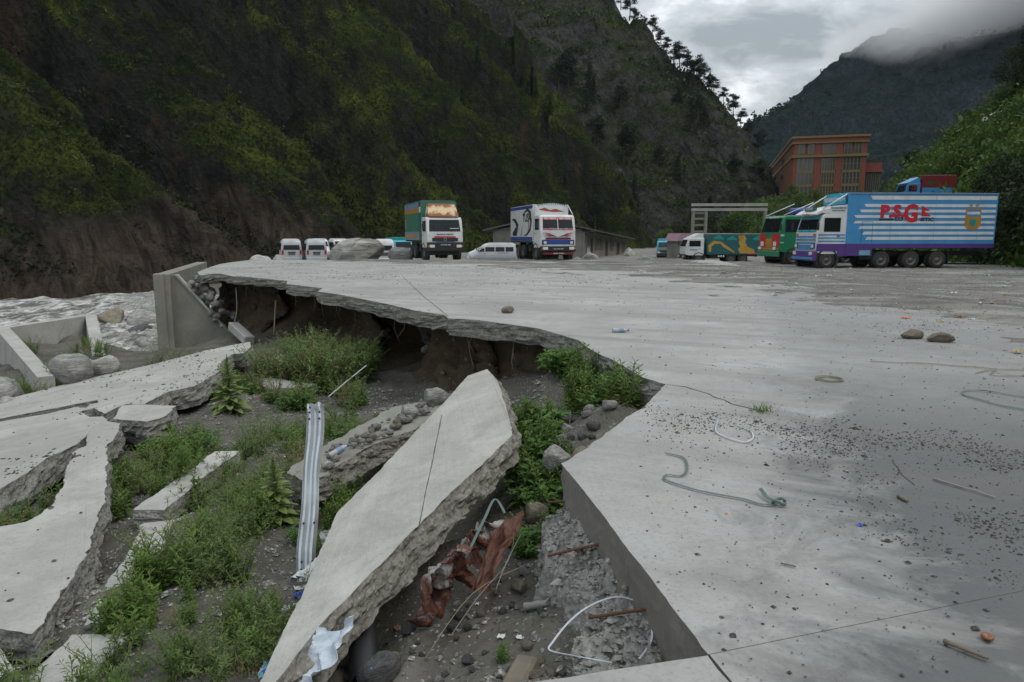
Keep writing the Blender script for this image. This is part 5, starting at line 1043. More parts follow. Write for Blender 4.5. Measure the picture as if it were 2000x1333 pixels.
# --- minibuses
def van(loc, rz, label, col=PS, top=PW, L=4.85, W=1.86, H=2.28, name='minibus', group='minibuses parked in the yard', roof_h=True, cat='van'):
    v = empty(name, loc, rz, label, cat, group); hw = W / 2
    stn = [(0.0, .42, .80, .72), (-.06, .36, .98, .84), (-.28, .34, 1.10, .97), (-.75, .33, 1.30, 1.0), (-1.05, .33, 1.55, 1.0), (-1.55, .33, H - .34, 1.0), (-2.1, .33, H - .06, 1.0), (-2.8, .33, H, 1.0), (-L + .35, .33, H, 1.0), (-L + .12, .33, H - .10, .99), (-L + .03, .36, H - .45, .97), (-L, .40, 1.05, .94), (-L, .42, .9, .90)]
    m = 14; vs = []
    for y, zb, zt, k in stn:
        h = zt - zb; belt = min(1.18, zb + h * .55)
        ring = [(-.86, zb), (-.97, zb + .08), (-1.0, zb + .3 * h if h < .8 else zb + .35), (-1.0, min(belt, zt - .02)), (-.985, min(belt + .03, zt - .015)), (-.88, zt - .18 * min(1, h)), (-.70, zt - .03), (.70, zt - .03)]
        ring = ring[:7] + [(-a, z) for a, z in ring[:7]][::-1]
        vs += [(a * hw * k, y, z) for a, z in ring]
    n = len(stn); fs = [tuple(range(m)), tuple(range((n - 1) * m, n * m))] + [(i * m + j, i * m + (j + 1) % m, (i + 1) * m + (j + 1) % m, (i + 1) * m + j) for i in range(n - 1) for j in range(m)]
    mb = MB(); mb.add(vs, fs, 0, True); body = mb.build('body', col, v)
    wins = [(-1.62, -1.05), (-2.65, -1.72), (-3.65, -2.75), (-L + .3, -3.75)]
    for s in (-1, 1):
        for a, b in wins:
            mb = MB(); zt_ = H - .42 if b < -1.6 else H - .55
            p = [(s * hw * .995, a, 1.24), (s * hw * .995, b, 1.24), (s * hw * .915, b - (.30 if b > -1.2 else 0), zt_), (s * hw * .915, a, zt_)]; p = p + [(x + s * .012, y, z + .003) for x, y, z in p]
            mb.add(p, [(0, 1, 2, 3), (7, 6, 5, 4), (0, 4, 5, 1), (1, 5, 6, 2), (2, 6, 7, 3), (3, 7, 4, 0)]); mb.build('side_window', M['glass'], body)
        put('door_rail', M['chassis'], body, (s * hw * .998, s * (hw * .998 + .012), -4.1, -3.0, 1.08, 1.12)); put('handle', M['chassis'], body, (s * hw, s * (hw + .02), -1.75, -1.6, 1.05, 1.09))
        put('tail_lamp', M['tail'], body, (s * hw * .74, s * hw * .93, -L - .02, -L + .06, .88, 1.26)); put('headlight', M['lamp'], body, (s * hw * .45, s * hw * .82, -.14, -.02, .80, .96)); m_ = MB(); m_.box((s * (hw + .10), -1.0, 1.35), (.14, .10, .24), 0, None, .03); m_.build('mirror', M['chassis'], body)
    slant('windscreen', M['glass'], body, -hw * .80, hw * .80, -.98, 1.47, -1.62, H - .33, .016, .05)
    mb = MB(); p = [(-hw * .78, -L - .006, 1.30), (hw * .78, -L - .006, 1.30), (hw * .70, -L + .05, H - .48), (-hw * .70, -L + .05, H - .48)]; p += [(x, y - .014, z) for x, y, z in p]
    mb.add(p, [(0, 1, 2, 3), (7, 6, 5, 4), (0, 4, 5, 1), (1, 5, 6, 2), (2, 6, 7, 3), (3, 7, 4, 0)]); mb.build('rear_window', M['glass'], body)
    put('rear_bumper', col, v, (-hw * .95, hw * .95, -L - .06, -L + .1, .36, .62), bev=.03); pl = put('number_plate', M['rim'], v, (-.30, .30, -L - .03, -L - .006, .84, 1.02)); put('plate_recess', M['chassis'], pl, (-.34, .34, -L - .02, -L - .005, 1.03, 1.12)); put('roof_panel', top, v, (-hw * .62, hw * .62, -L + .4, -2.3, H - .028, H + .004)); put('front_bumper', col, v, (-hw * .9, hw * .9, -.16, .04, .36, .62), bev=.03)
    for y in (-.85, -L + 1.05):
        for s in (-1, 1): wheel(v, s * (hw - .12), y, .33, .2)
    return v
VZ = -0.9
def away(u_x, y, rz): return (u_x, y, VZ)
van((-21.6, 66.6, VZ), R(21), 'silver minibus seen from behind, beside the whitish boulders')
van((-19.35, 66.6, VZ), R(21), 'silver minibus seen from behind, next to the striped boulder')
van((-19.6, 71.0, VZ), R(200), 'white minibus facing out between the two silver ones', PW)
van((-18.0, 74.0, VZ), R(205), 'white minibus parked behind the second silver one', PW)
van((-16.9, 64.0, VZ), R(62), 'white minibus whose rear is hidden by the striped boulder', PW)
van((-12.0, 64.0, VZ), R(12), 'white minibus standing on the far side of the striped boulder', PW)
van((-4.4, 70.0, -1.15), R(90), 'silver minibus parked side-on between the two big trucks', PS, H=2.1)
van((-5.0, 77.0, -1.2), R(95), 'white minibus behind the side-on silver one', PW, H=2.1)
van((63.6, 95.5, 16.5), R(75), 'white van on the road high on the green hillside', PW, H=1.9, group=None)
# ------------------------------------------------------------------ vegetation
def mk_leaf(name, a, b, sc=2.0, trans=0.25):
    t = NT(name); n = t.noise(t.geo('Position'), sc, 4, 0.6); info = t.node('ShaderNodeObjectInfo')
    c = t.mix(t.ramp(n, [(0.36, 0.0), (0.66, 1.0)]), a, b); c = t.mix(t.math('MULTIPLY', info.outputs['Random'], 0.45), c, tuple(x * 0.6 for x in a))
    t.fin(c, 0.6, None, 0, 0.25); tr = t.node('ShaderNodeBsdfTranslucent'); t.put(tr.inputs[0], c); mx = t.node('ShaderNodeMixShader'); mx.inputs[0].default_value = trans
    t.t.links.new(t.b.outputs[0], mx.inputs[1]); t.t.links.new(tr.outputs[0], mx.inputs[2]); t.t.links.new(mx.outputs[0], t.out.inputs[0]); return t.mat
M['weed'] = mk_leaf('weed_leaf', (0.070, 0.150, 0.022), (0.16, 0.25, 0.05)); M['feather'] = mk_leaf('feathery_leaf', (0.100, 0.165, 0.046), (0.20, 0.26, 0.085)); M['mullein'] = mk_leaf('mullein_leaf', (0.14, 0.20, 0.055), (0.24, 0.29, 0.11), 5)
M['glossy'] = mk_leaf('broad_leaf', (0.055, 0.135, 0.022), (0.12, 0.23, 0.05), 6); M['pine'] = mk_leaf('pine_needles', (0.010, 0.020, 0.010), (0.022, 0.036, 0.018), 0.6); M['bush'] = mk_leaf('bush_leaf', (0.036, 0.090, 0.012), (0.120, 0.172, 0.027), 0.35); M['bushdk'] = mk_leaf('dark_bush_leaf', (0.012, 0.027, 0.006), (0.034, 0.062, 0.014), 0.35)
M['scrub'] = mk_leaf('scrub_leaf', (0.014, 0.024, 0.005), (0.090, 0.100, 0.021), 0.09); M['dryleaf'] = mk_leaf('dry_leaf', (0.16, 0.135, 0.06), (0.30, 0.25, 0.13), 3); M['bark'] = plain('bark', (0.06, 0.048, 0.036), 0.95); M['stem'] = plain('green_stem', (0.09, 0.11, 0.04), 0.8); M['dry'] = plain('dry_stem', (0.26, 0.22, 0.15), 0.9)
def unit(v): return v / (np.linalg.norm(v, axis=-1, keepdims=True) + 1e-9)
def leaf_arrays(P, D, L, W, fold_=0.18, droop=0.15, rg=None):
    """folded lens-shaped leaves: base P, direction D, lengths, widths"""
    n = len(P); L = np.broadcast_to(L, n)[:, None]; W = np.broadcast_to(W, n)[:, None]; D = unit(D)
    up = np.tile([0, 0, 1.0], (n, 1)) + rg.normal(0, .35, (n, 3)); S = unit(np.cross(D, up)); U = np.cross(S, D); dz = np.array([0, 0, 1.0])
    b = P; c = P + D * L * .5 - dz * L * droop * .2; l = c + S * W * .5 + U * W * fold_; r = c - S * W * .5 + U * W * fold_; t = P + D * L - dz * L * droop
    V = np.stack([b, l, c, r, t], 1).reshape(-1, 3); k = np.arange(n)[:, None] * 5
    F = np.concatenate([k + [0, 2, 1], k + [0, 3, 2], k + [1, 2, 4], k + [2, 3, 4]], 0); return V, F
def tri_cloud(P, size, rg, asp=0.5):
    """small randomly turned four-sided leaf sprays"""
    n = len(P); A = unit(rg.normal(size=(n, 3))); B = unit(np.cross(A, rg.normal(size=(n, 3)))); s = np.broadcast_to(size, n)[:, None]
    V = np.stack([P - A * s * .5, P + B * s * asp * .5, P + A * s * .5, P - B * s * asp * .5], 1).reshape(-1, 3); F = np.arange(n * 4).reshape(n, 4); return V, F
# --- herb meshes
def herb(kind, seed):
    rg = np.random.default_rng(seed); st = MB(); P = []; D = []; L = []; W = []
    if kind == 'feather':
        for s in range(13):
            a = rg.random() * 6.28; lean = rg.uniform(.1, .55); h = rg.uniform(.35, .62); p0 = np.array([rg.normal(0, .05), rg.normal(0, .05), 0]); dr = np.array([math.cos(a) * lean, math.sin(a) * lean, 1.0]); pts = [p0 + dr * h * q + np.array([math.cos(a), math.sin(a), 0]) * .10 * q * q for q in np.linspace(0, 1, 5)]
            st.tube(pts, [.005, .004, .0035, .003, .002], 4)
            for k in range(34):
                q = rg.uniform(.12, 1); b = p0 + dr * h * q + np.array([math.cos(a), math.sin(a), 0]) * .10 * q * q; P.append(b); D.append(unit(rg.normal(0, 1, 3) * [1, 1, .5] + [0, 0, .55])); L.append(rg.uniform(.05, .11) * (1.15 - .5 * q)); W.append(rg.uniform(.008, .014))
    elif kind == 'lance':
        for s in range(8):
            a = rg.random() * 6.28; lean = rg.uniform(0.05, .4); h = rg.uniform(.28, .55); p0 = np.array([rg.normal(0, .06), rg.normal(0, .06), 0]); dr = np.array([math.cos(a) * lean, math.sin(a) * lean, 1.0]); st.tube([p0 + dr * h * q for q in (0, .5, 1)], [.006, .005, .003], 4)
            for k in range(26):
                q = .12 + .88 * k / 26; an = k * 2.4; P.append(p0 + dr * h * q); D.append([math.cos(an), math.sin(an), .25 + .9 * q * q]); L.append(rg.uniform(.09, .14) * (1.1 - .45 * q)); W.append(rg.uniform(.018, .028))
    elif kind == 'broad':
        for s in range(9):
            a = rg.random() * 6.28; lean = rg.uniform(.2, .8); h = rg.uniform(.18, .38); p0 = np.array([rg.normal(0, .07), rg.normal(0, .07), 0]); dr = np.array([math.cos(a) * lean, math.sin(a) * lean, 1.0]); st.tube([p0 + dr * h * q for q in (0, .5, 1)], [.006, .005, .003], 4)
            for k in range(11):
                q = .25 + .75 * k / 11; an = rg.random() * 6.28; P.append(p0 + dr * h * q); D.append([math.cos(an), math.sin(an), rg.uniform(-.1, .45)]); L.append(rg.uniform(.08, .15)); W.append(rg.uniform(.04, .065))
    elif kind == 'grass':
        for k in range(150):
            a = rg.random() * 6.28; p0 = np.array([rg.normal(0, .10), rg.normal(0, .10), 0]); P.append(p0); D.append([math.cos(a) * rg.uniform(.2, .9), math.sin(a) * rg.uniform(.2, .9), 1]); L.append(rg.uniform(.10, .30)); W.append(rg.uniform(.005, .010))
        st.tube([(0, 0, -.02), (0, 0, .05)], .006, 4)
    V, F = leaf_arrays(np.array(P), np.array(D), np.array(L), np.array(W), .2, .22 if kind != 'grass' else .35, rg)
    mat = {'feather': M['feather'], 'lance': M['weed'], 'broad': M['glossy'], 'grass': M['weed']}[kind]
    so = st.build('stem', M['stem']); sm = so.data; bpy.data.objects.remove(so); return np_mesh('leaves', V, F, mat, False), sm
HERB = {k: [herb(k, 300 + 7 * i + len(k)) for i in range(4)] for k in ('feather', 'lance', 'broad', 'grass')}
HERB['dry'] = []
for lm, sm in HERB['feather'][:2] + HERB['grass'][:2]:
    a_, b_ = lm.copy(), sm.copy()
    for m_ in (a_, b_): m_.materials.clear(); m_.materials.append(M['dryleaf'])
    HERB['dry'].append((a_, b_))
rv = random.Random(11)
def plant(kind, x, y, z, s, label, group, name):
    lm, sm = HERB[kind][rv.randrange(4)]; e = empty(name, (x, y, z - .02), rv.random() * 6.28, label, 'plant', group); s *= .86; e.scale = (s, s, s * rv.uniform(.8, 1.1)); link('leaves', lm, e); link('stem', sm, e)
def on_slab(x, y): return any(inside(np.array([x]), np.array([y]), p)[0] for p, n_, t_ in SLABS)
NAMES = {'feather': ('feathery_weed', 'feathery grey-green weed'), 'lance': ('lance_leaf_weed', 'upright narrow-leaved weed'), 'broad': ('broadleaf_weed', 'broad-leaved green weed'), 'grass': ('grass_tuft', 'short green grass tuft'), 'dry': ('dry_weed', 'straw-coloured dried weed')}
def zone(cx, cy, rx, ry, n, kinds, where, smin=.8, smax=1.4, zf=None):
    k = 0; tries = 0
    while k < n and tries < n * 12:
        tries += 1; a = rv.random() * 6.28; q = math.sqrt(rv.random()); x = cx + rx * q * math.cos(a); y = cy + ry * q * math.sin(a)
        if on_slab(x, y): continue
        kd = rv.choice(kinds)
        if rv.random() < .09 and 'broad' not in kinds[:1]: kd = 'dry'
        nm, lb = NAMES[kd]; plant(kd, x, y, (zf(x, y) if zf else pz(x, y)), rv.uniform(smin, smax), lb + ' ' + where, lb + 's ' + where, nm); k += 1
zone(-4.75, 8.6, .62, 1.2, 34, ['lance', 'lance', 'feather'], 'beside the jagged slab tongue', .8, 1.3)
zone(-5.15, 10.1, .55, .6, 14, ['lance', 'broad'], 'beside the jagged slab tongue', .8, 1.2)
zone(-5.35, 7.55, .42, .8, 24, ['lance', 'grass', 'lance'], 'in the gap between the collapsed slabs', .6, 1.0)
zone(-3.6, 9.2, .8, 1.6, 44, ['feather', 'feather', 'grass', 'lance'], 'on the gravel in the middle of the pit', .6, 1.1)
zone(-2.9, 7.2, .5, 1.0, 30, ['feather', 'feather', 'grass', 'lance'], 'on the gravel in the middle of the pit', .6, 1.05)
zone(-3.1, 11.4, 1.2, 1.0, 24, ['lance', 'feather', 'broad'], 'on the gravel in the middle of the pit', .7, 1.15)
zone(-4.9, 17.3, 1.3, 2.3, 84, ['feather', 'feather', 'feather', 'lance'], 'in the thicket below the undercut bank', 1.6, 2.5)
zone(-4.2, 14.3, 1.0, 1.2, 26, ['feather', 'lance', 'broad'], 'in the thicket below the undercut bank', 1.0, 1.6)
zone(-6.1, 15.4, .5, 1.5, 16, ['lance', 'broad'], 'under the rim of the wide collapsed slab', .9, 1.4)
zone(-2.75, 5.65, .55, .45, 24, ['feather', 'feather', 'lance', 'feather'], 'on the gravel mound', .7, 1.05)
zone(-1.8, 4.35, .42, .5, 28, ['feather', 'feather', 'lance'], 'at the foot of the long tilted slab', .5, .9)
zone(-2.55, 4.15, .5, .42, 14, ['feather', 'grass', 'lance'], 'on the gravel mound', .5, .85)
zone(-3.05, 5.0, .22, .45, 12, ['lance', 'lance'], 'between the kerb and the gravel mound', .7, 1.1)
zone(-2.3, 4.9, .5, .4, 10, ['grass', 'lance'], 'on the gravel mound', .3, .6)
zone(-3.2, 4.05, .4, .3, 12, ['feather', 'lance'], 'over the stub of kerb', .6, 1.0)
zone(-1.85, 6.3, .30, .5, 9, ['lance', 'grass', 'broad'], 'near the steel guard rail', .5, .8)
zone(-2.1, 7.6, .35, .6, 9, ['lance', 'broad'], 'near the steel guard rail', .7, 1.1)
zone(0.28, 6.5, .24, 1.0, 26, ['broad', 'broad', 'lance'], 'between the tilted slab and the yard edge', .7, 1.15)
zone(0.26, 8.2, .32, .8, 20, ['broad', 'lance', 'broad'], 'between the tilted slab and the yard edge', .8, 1.3)
zone(0.16, 5.0, .17, .38, 15, ['broad', 'lance'], 'beside the rough concrete haunch', .4, .7)
zone(1.02, 8.9, .28, .8, 22, ['broad', 'lance', 'lance'], 'on the crumbled corner of the yard', .8, 1.25)
zone(.72, 10.6, .22, .5, 12, ['broad'], 'on the crumbled corner of the yard', .9, 1.3)
zone(1.35, 7.9, .15, .4, 7, ['lance'], 'on the crumbled corner of the yard', 1.1, 1.5)
zone(-13.0, 18.6, 1.2, 1.6, 18, ['feather', 'lance', 'grass'], 'among the ribs of the fallen wall', 1.0, 1.7)
zone(-15.5, 23.5, 1.4, 1.6, 12, ['feather', 'lance'], 'among the ribs of the fallen wall', 1.0, 1.6)
zone(-11.2, 21.5, 1.5, .9, 14, ['feather', 'grass'], 'behind the wide collapsed slab', 1.0, 1.5)
plant('grass', 2.30, 6.12, 0.01, .62, 'tuft of grass rooted in the crack across the concrete', None, 'grass_tuft')
plant('lance', -.05, 3.45, pz(-.05, 3.45), .35, 'tiny green seedling by the wooden block', None, 'seedling')
# --- tall mulleins, leaf by leaf
def mul_leaf(seed):
    rg = np.random.default_rng(seed); n = 9; m = 5; V = []; 
    for i in range(n):
        q = i / (n - 1); w = .5 * math.sin(math.pi * min(1, q ** .8)) * .42 + .01
        for j in range(m): s = j / (m - 1) * 2 - 1; V.append((q, s * w * (1 + .12 * math.sin(q * 21 + j)), -.28 * q * q + .10 * abs(s) * (1 - q) + .03 * math.sin(9 * q + 3 * s)))
    return np_mesh('leaf', np.array(V), grid_faces(n, m), M['mullein'], True)
ML = [mul_leaf(k) for k in range(2)]
def mullein(x, y, h, label):
    z = pz(x, y); e = empty('mullein_plant', (x, y, z - .03), 0, label, 'plant', 'tall leafy stalks in the pit'); mb = MB(); mb.tube([(0, 0, 0), (.01, 0, h * .6), (0, .01, h)], [.022, .016, .006], 6); mb.build('stem', M['stem'], e); n = int(70)
    for k in range(n):
        q = k / n; a = k * 2.3999; L = h * (.36 * (1 - q) ** .8 + .05); o = link('leaf', ML[k % 2], e, (0, 0, h * (.03 + .95 * q)), (rv.uniform(-.3, .3), -R(8 + 62 * q * q) + rv.uniform(-.15, .15), a)); o.scale = (L, L * 1.0, L)
    mb = MB(); mb.tube([(0, 0, h * .96), (0, 0, h * 1.08)], [.014, .004], 6); mb.build('flower_spike', M['stem'], e)
mullein(-5.35, 12.6, 1.08, 'tall leafy stalk standing beside the wide collapsed slab'); mullein(-2.55, 7.0, .72, 'leafy stalk standing beside the steel guard rail')
# --- trees
def tree_mesh(kind, seed):
    rg = np.random.default_rng(seed); tr = MB(); C = []; S = []
    if kind == 'pine':            # open storm-shaped pine, unit height
        pts = [np.array([0.03 * math.sin(q * 3 + seed), .03 * math.cos(q * 2.3 + seed), q]) for q in np.linspace(-.06, 1, 7)]; tr.tube(pts, [.022, .019, .016, .013, .010, .007, .003], 6)
        for k in range(17):
            h = rg.uniform(.34, .99); a = rg.random() * 6.28; l = rg.uniform(.12, .30) * (1.15 - .55 * h); e = np.array([math.cos(a) * l, math.sin(a) * l, h + rg.uniform(-.02, .08)]); tr.tube([(0.02 * math.sin(h * 3 + seed), 0, h), e], [.006, .002], 4)
            for q in (.55, .8, 1.0):
                c = e * [q, q, 1]; m = 44; C.append(c + rg.normal(0, 1, (m, 3)) * [.055, .055, .026]); S.append(np.full(m, .045))
    elif kind == 'conifer':
        tr.tube([(0, 0, -.05), (0, 0, 1)], [.02, .003], 6)
        for k in range(46):
            h = .12 + .86 * k / 46; a = k * 2.4; l = .24 * (1.05 - h) * rg.uniform(.7, 1.2) + .015; m = 26; q = rg.random((m, 1)); C.append(np.array([math.cos(a) * l, math.sin(a) * l, -.05]) * q + [0, 0, h] + rg.normal(0, .012, (m, 3))); S.append(np.full(m, .045))
    else:                         # rounded broadleaf with clumps
        tr.tube([(0, 0, -.05), (.02, 0, .3), (0, .02, .6)], [.035, .028, .015], 6)
        for k in range(26):
            a = rg.random() * 6.28; h = rg.uniform(.22, .95); rr = .36 * math.sin(math.pi * min(.98, max(.12, (h - .05) / 1.0))) * rg.uniform(.35, 1.1); c = np.array([math.cos(a) * rr, math.sin(a) * rr, h]); tr.tube([(0, 0, .25 + .3 * h), c], [.010, .003], 4); m = 120; d = rg.normal(0, 1, (m, 3)); d = unit(d) * rg.random((m, 1)) ** .4 * [.14, .14, .10]; C.append(c + d); S.append(rg.uniform(.028, .05, m))
    V, F = tri_cloud(np.concatenate(C), np.concatenate(S), rg, .55); t_ = tr.build('trunk', M['bark']); td = t_.data; bpy.data.objects.remove(t_)
    return td, V, F
TREES = {}
for kd, mats in (('pine', ['pine']), ('conifer', ['pine']), ('broad', ['bush', 'bushdk'])):
    for i in range(4):
        td, V, F = tree_mesh(kd, 500 + i * 3)
        for mt in mats: TREES.setdefault((kd, mt), []).append((td, np_mesh('crown', V, F, M[mt], False)))
def tree(kind, mat, x, y, z, h, label, group, name, wide=1.0):
    td, cr = TREES[(kind, mat)][rv.randrange(4)]; e = empty(name, (x, y, z), rv.random() * 6.28, label, 'tree', group); e.scale = (h * wide, h * wide, h); link('trunk', td, e); link('crown', cr, e)
rt0 = random.Random(8)
for x, y, z, h in [(38.5, 258, 82, 11), (41.5, 256, 78, 9), (43.5, 254.5, 75.5, 8), (49.5, 254, 71, 8.5), (51.5, 250, 67, 10), (53.2, 247, 63, 9), (56.5, 241, 57.2, 10), (58.6, 238.5, 55.2, 11), (61, 237, 53, 9.5), (63.2, 236, 51, 10), (66.5, 235, 47.6, 9), (72.6, 232.2, 39.6, 10.5), (74.5, 230, 36.5, 9), (79.5, 226, 27, 10), (46.5, 254, 73.5, 7), (55, 243.5, 60, 8), (65, 235.5, 49, 8), (69.5, 233.5, 44.5, 8), (76.5, 228, 33, 7), (59.7, 238, 54, 7), (36.5, 261, 85, 8)]:
    tree('pine', 'pine', x, y, z - .4, h * rt0.uniform(.6, .9), 'wind-shaped pine standing on the crest of the craggy ridge', 'pines along the ridge crest', 'pine_tree', 1.15)
def surf(Vg, x, y):
    W = Vg.reshape(-1, 3); i = np.argmin((W[:, 0] - x) ** 2 + (W[:, 1] - y) ** 2); return W[i]
rt = random.Random(3)
for k in range(26):
    y = rt.uniform(196, 232); x = rt.uniform(2, 60); p = surf(VB, x, y)
    if p[2] < 55: tree(rt.choice(['pine', 'conifer']), 'pine', p[0], p[1], p[2] - .5, rt.uniform(7, 12), 'dark conifer growing on the face of the craggy ridge', 'conifers on the ridge face', 'conifer_tree')
for k in range(14):
    x = rt.uniform(-25, 30); y = rt.uniform(150, 185); p = surf(VA, x, y)
    tree(rt.choice(['pine', 'conifer', 'conifer']), 'pine', p[0], p[1], p[2] - .6, rt.uniform(5, 9), 'small conifer in the gully beside the grassy spur', 'conifers in the gully', 'conifer_tree')
for x, y, h in [(34, 118, 7), (37.5, 116, 6), (40, 121, 8), (43, 117, 6.5), (46.5, 124, 8), (50, 122, 7), (31, 126, 6), (54, 132, 7), (27, 121, 4.5), (48, 112, 5), (58, 140, 7), (36, 100, 4.5), (41, 98, 4), (63, 150, 6), (24, 104, 3.5)]:
    tree('broad', rt.choice(['bush', 'bushdk', 'bushdk']), x, y, float(zG(np.array([[x]]), np.array([[y]]))[0, 0]) - .3, h, 'bushy tree around the concrete gantry', 'bushy trees by the gantry', 'bushy_tree', 1.15)
for x, y, h in [(73, 168, 3.2), (80, 172, 2.6), (87, 173, 3), (69, 172, 4), (94, 176, 2.8), (66, 160, 4), (77, 160, 3), (101, 180, 3.5)]:
    tree('broad', 'bush', x, y, float(zG(np.array([[x]]), np.array([[y]]))[0, 0]) - .4, h, 'green shrub on the rise below the red office block', 'shrubs below the office block', 'shrub', 1.5)
for x, y, h in [(62.5, 218, 12), (80.5, 214, 14), (66, 205, 10)]: tree('pine', 'pine', x + 6, y, 14, h, 'tall pine beside the flank of the red office block', 'pines by the office block', 'pine_tree')
# dark trees on the near part of the right-hand hillside, and along its top
for x, y, h in [(30.5, 37, 6), (32.0, 41, 6), (31.0, 44.5, 5), (33.5, 46, 5.5), (33.2, 50, 4.5), (36.5, 40, 6), (36.5, 52, 4.5), (38, 46, 6), (30, 33, 6), (34, 34, 7), (35, 37, 6), (40, 43, 6), (38, 49, 5)]:
    tree('broad', 'bushdk', x, y, hz(x, y) - .5, h, 'dark dense tree on the slope behind the striped truck', 'dark trees behind the striped truck', 'dense_tree', 1.1)
for x, y, h, k in [(70, 100, 6, 'broad'), (74, 104, 7, 'conifer'), (73, 96, 8, 'conifer'), (69, 88, 5, 'broad'), (78, 106, 9, 'conifer'), (60, 80, 4, 'broad'), (70, 110, 4, 'broad'), (64, 112, 4, 'broad'), (60, 108, 3, 'broad'), (76, 98, 9, 'broad')]:
    tree(k, 'pine' if k == 'conifer' else 'bushdk', x, y, hz(x, y) - .5, h, 'dark tree on the skyline of the green hillside', 'trees on the hillside skyline', 'hillside_tree', 1.1)
# --- ground cover on the slopes, too many to count
def cover(name, Vg, n, mat, label, seed, size, pick, leaves=12, jit=.7, up=.25, lsz=.95):
    rg = np.random.default_rng(seed); Z = Vg[..., 2]; du = np.gradient(Vg, axis=0); dv = np.gradient(Vg, axis=1); N = unit(np.cross(du, dv)); W = Vg.reshape(-1, 3); N = N.reshape(-1, 3)
    pr = np.nan_to_num(pick(W, N)).clip(0); ar = np.linalg.norm(np.cross(du, dv), axis=-1).ravel(); pr = pr * ar; idx = rg.choice(len(W), n, p=pr / pr.sum()); P = W[idx]; s = size * rg.lognormal(0, .35, n)
    Q = (P[:, None, :] + rg.normal(0, 1, (n, leaves, 3)) * (s * jit)[:, None, None] * [1, 1, .7] + (s * up)[:, None, None] * [0, 0, 1]).reshape(-1, 3); V, F = tri_cloud(Q, np.repeat(s * lsz, leaves) * rg.uniform(.5, 1.2, n * leaves), rg, .5)
    o = link(name, np_mesh(name, V, F, mat, False)); tag(o, label, None, None, 'stuff'); return o
def vis(W): return (W[:, 2] > -3) & (W[:, 2] < 0.40 * W[:, 1] + 6)
pkA = lambda W, N: vis(W) * (W[:, 1] > 45) * (W[:, 0] > -130) * sstep(.25, .7, N[:, 2] + .5 * fbm(W[:, 0] * .06, W[:, 1] * .06, W[:, 2] * .06, 3, 201)) / (W[:, 1] ** 1.2)
M['scrub_shade'] = mk_leaf('gully_shade_leaf', (0.007, 0.012, 0.004), (0.022, 0.032, 0.009), 0.12); M['crest'] = mk_leaf('sunlit_crest_grass', (0.040, 0.056, 0.010), (0.125, 0.140, 0.026), 0.12)  # spur shade put into dark gully leaves, sunlight into bright crest grass
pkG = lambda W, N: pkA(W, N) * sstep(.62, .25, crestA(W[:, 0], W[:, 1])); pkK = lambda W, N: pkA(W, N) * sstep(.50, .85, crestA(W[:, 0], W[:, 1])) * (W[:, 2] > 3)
cover('scrub', VA, 8500, M['scrub_shade'], 'scrub with gully shade in its leaf colour on the steep mountainside', 31, .60, pkG, 15, .7, .3, .70)
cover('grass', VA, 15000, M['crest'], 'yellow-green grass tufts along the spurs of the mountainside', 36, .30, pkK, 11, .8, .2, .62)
cover('scrub', VB, 5000, M['scrub'], 'dark scrub covering the craggy ridge', 32, .95, lambda W, N: vis(W) * sstep(.25, .75, N[:, 2] + .5 * fbm(W[:, 0] * .04, W[:, 1] * .04, W[:, 2] * .04, 3, 202)) * (W[:, 0] > -10))
cover('shrubbery', VR, 9000, M['bush'], 'leafy undergrowth covering the green hillside', 33, .75, lambda W, N: (~((W[:, 0] > 39.5) & (W[:, 0] < 49.5) & (W[:, 1] > 71.5) & (W[:, 1] < 78))) * (~((W[:, 0] > 60) & (W[:, 0] < 70) & (W[:, 1] > 90) & (W[:, 1] < 98))) * (W[:, 2] > -1) * (W[:, 1] > 28) * (W[:, 1] < 165) * sstep(30, 0, W[:, 2] - 8) / W[:, 1], 30, .75, .3, .42)
cover('undergrowth', VG, 2600, M['bush'], 'leafy undergrowth on the rise below the red office block', 34, .8, lambda W, N: (W[:, 2] > .3) * (W[:, 0] < 120) * (W[:, 1] < 200), 16, .7, .3, .6)
rgf = np.random.default_rng(41)                      # ragged trees along the far mountain's skyline
cover('forest', VC, 5000, M['pine'], 'far-off forest on the distant mountain', 35, 3.6, lambda W, N: (W[:, 0] < 800) * sstep(-.15, .3, fbm(W[:, 0] * .012, W[:, 1] * .012, None, 3, 205)) * (.3 + 3 * (W[:, 1] > 930)), 7, .5, .8)
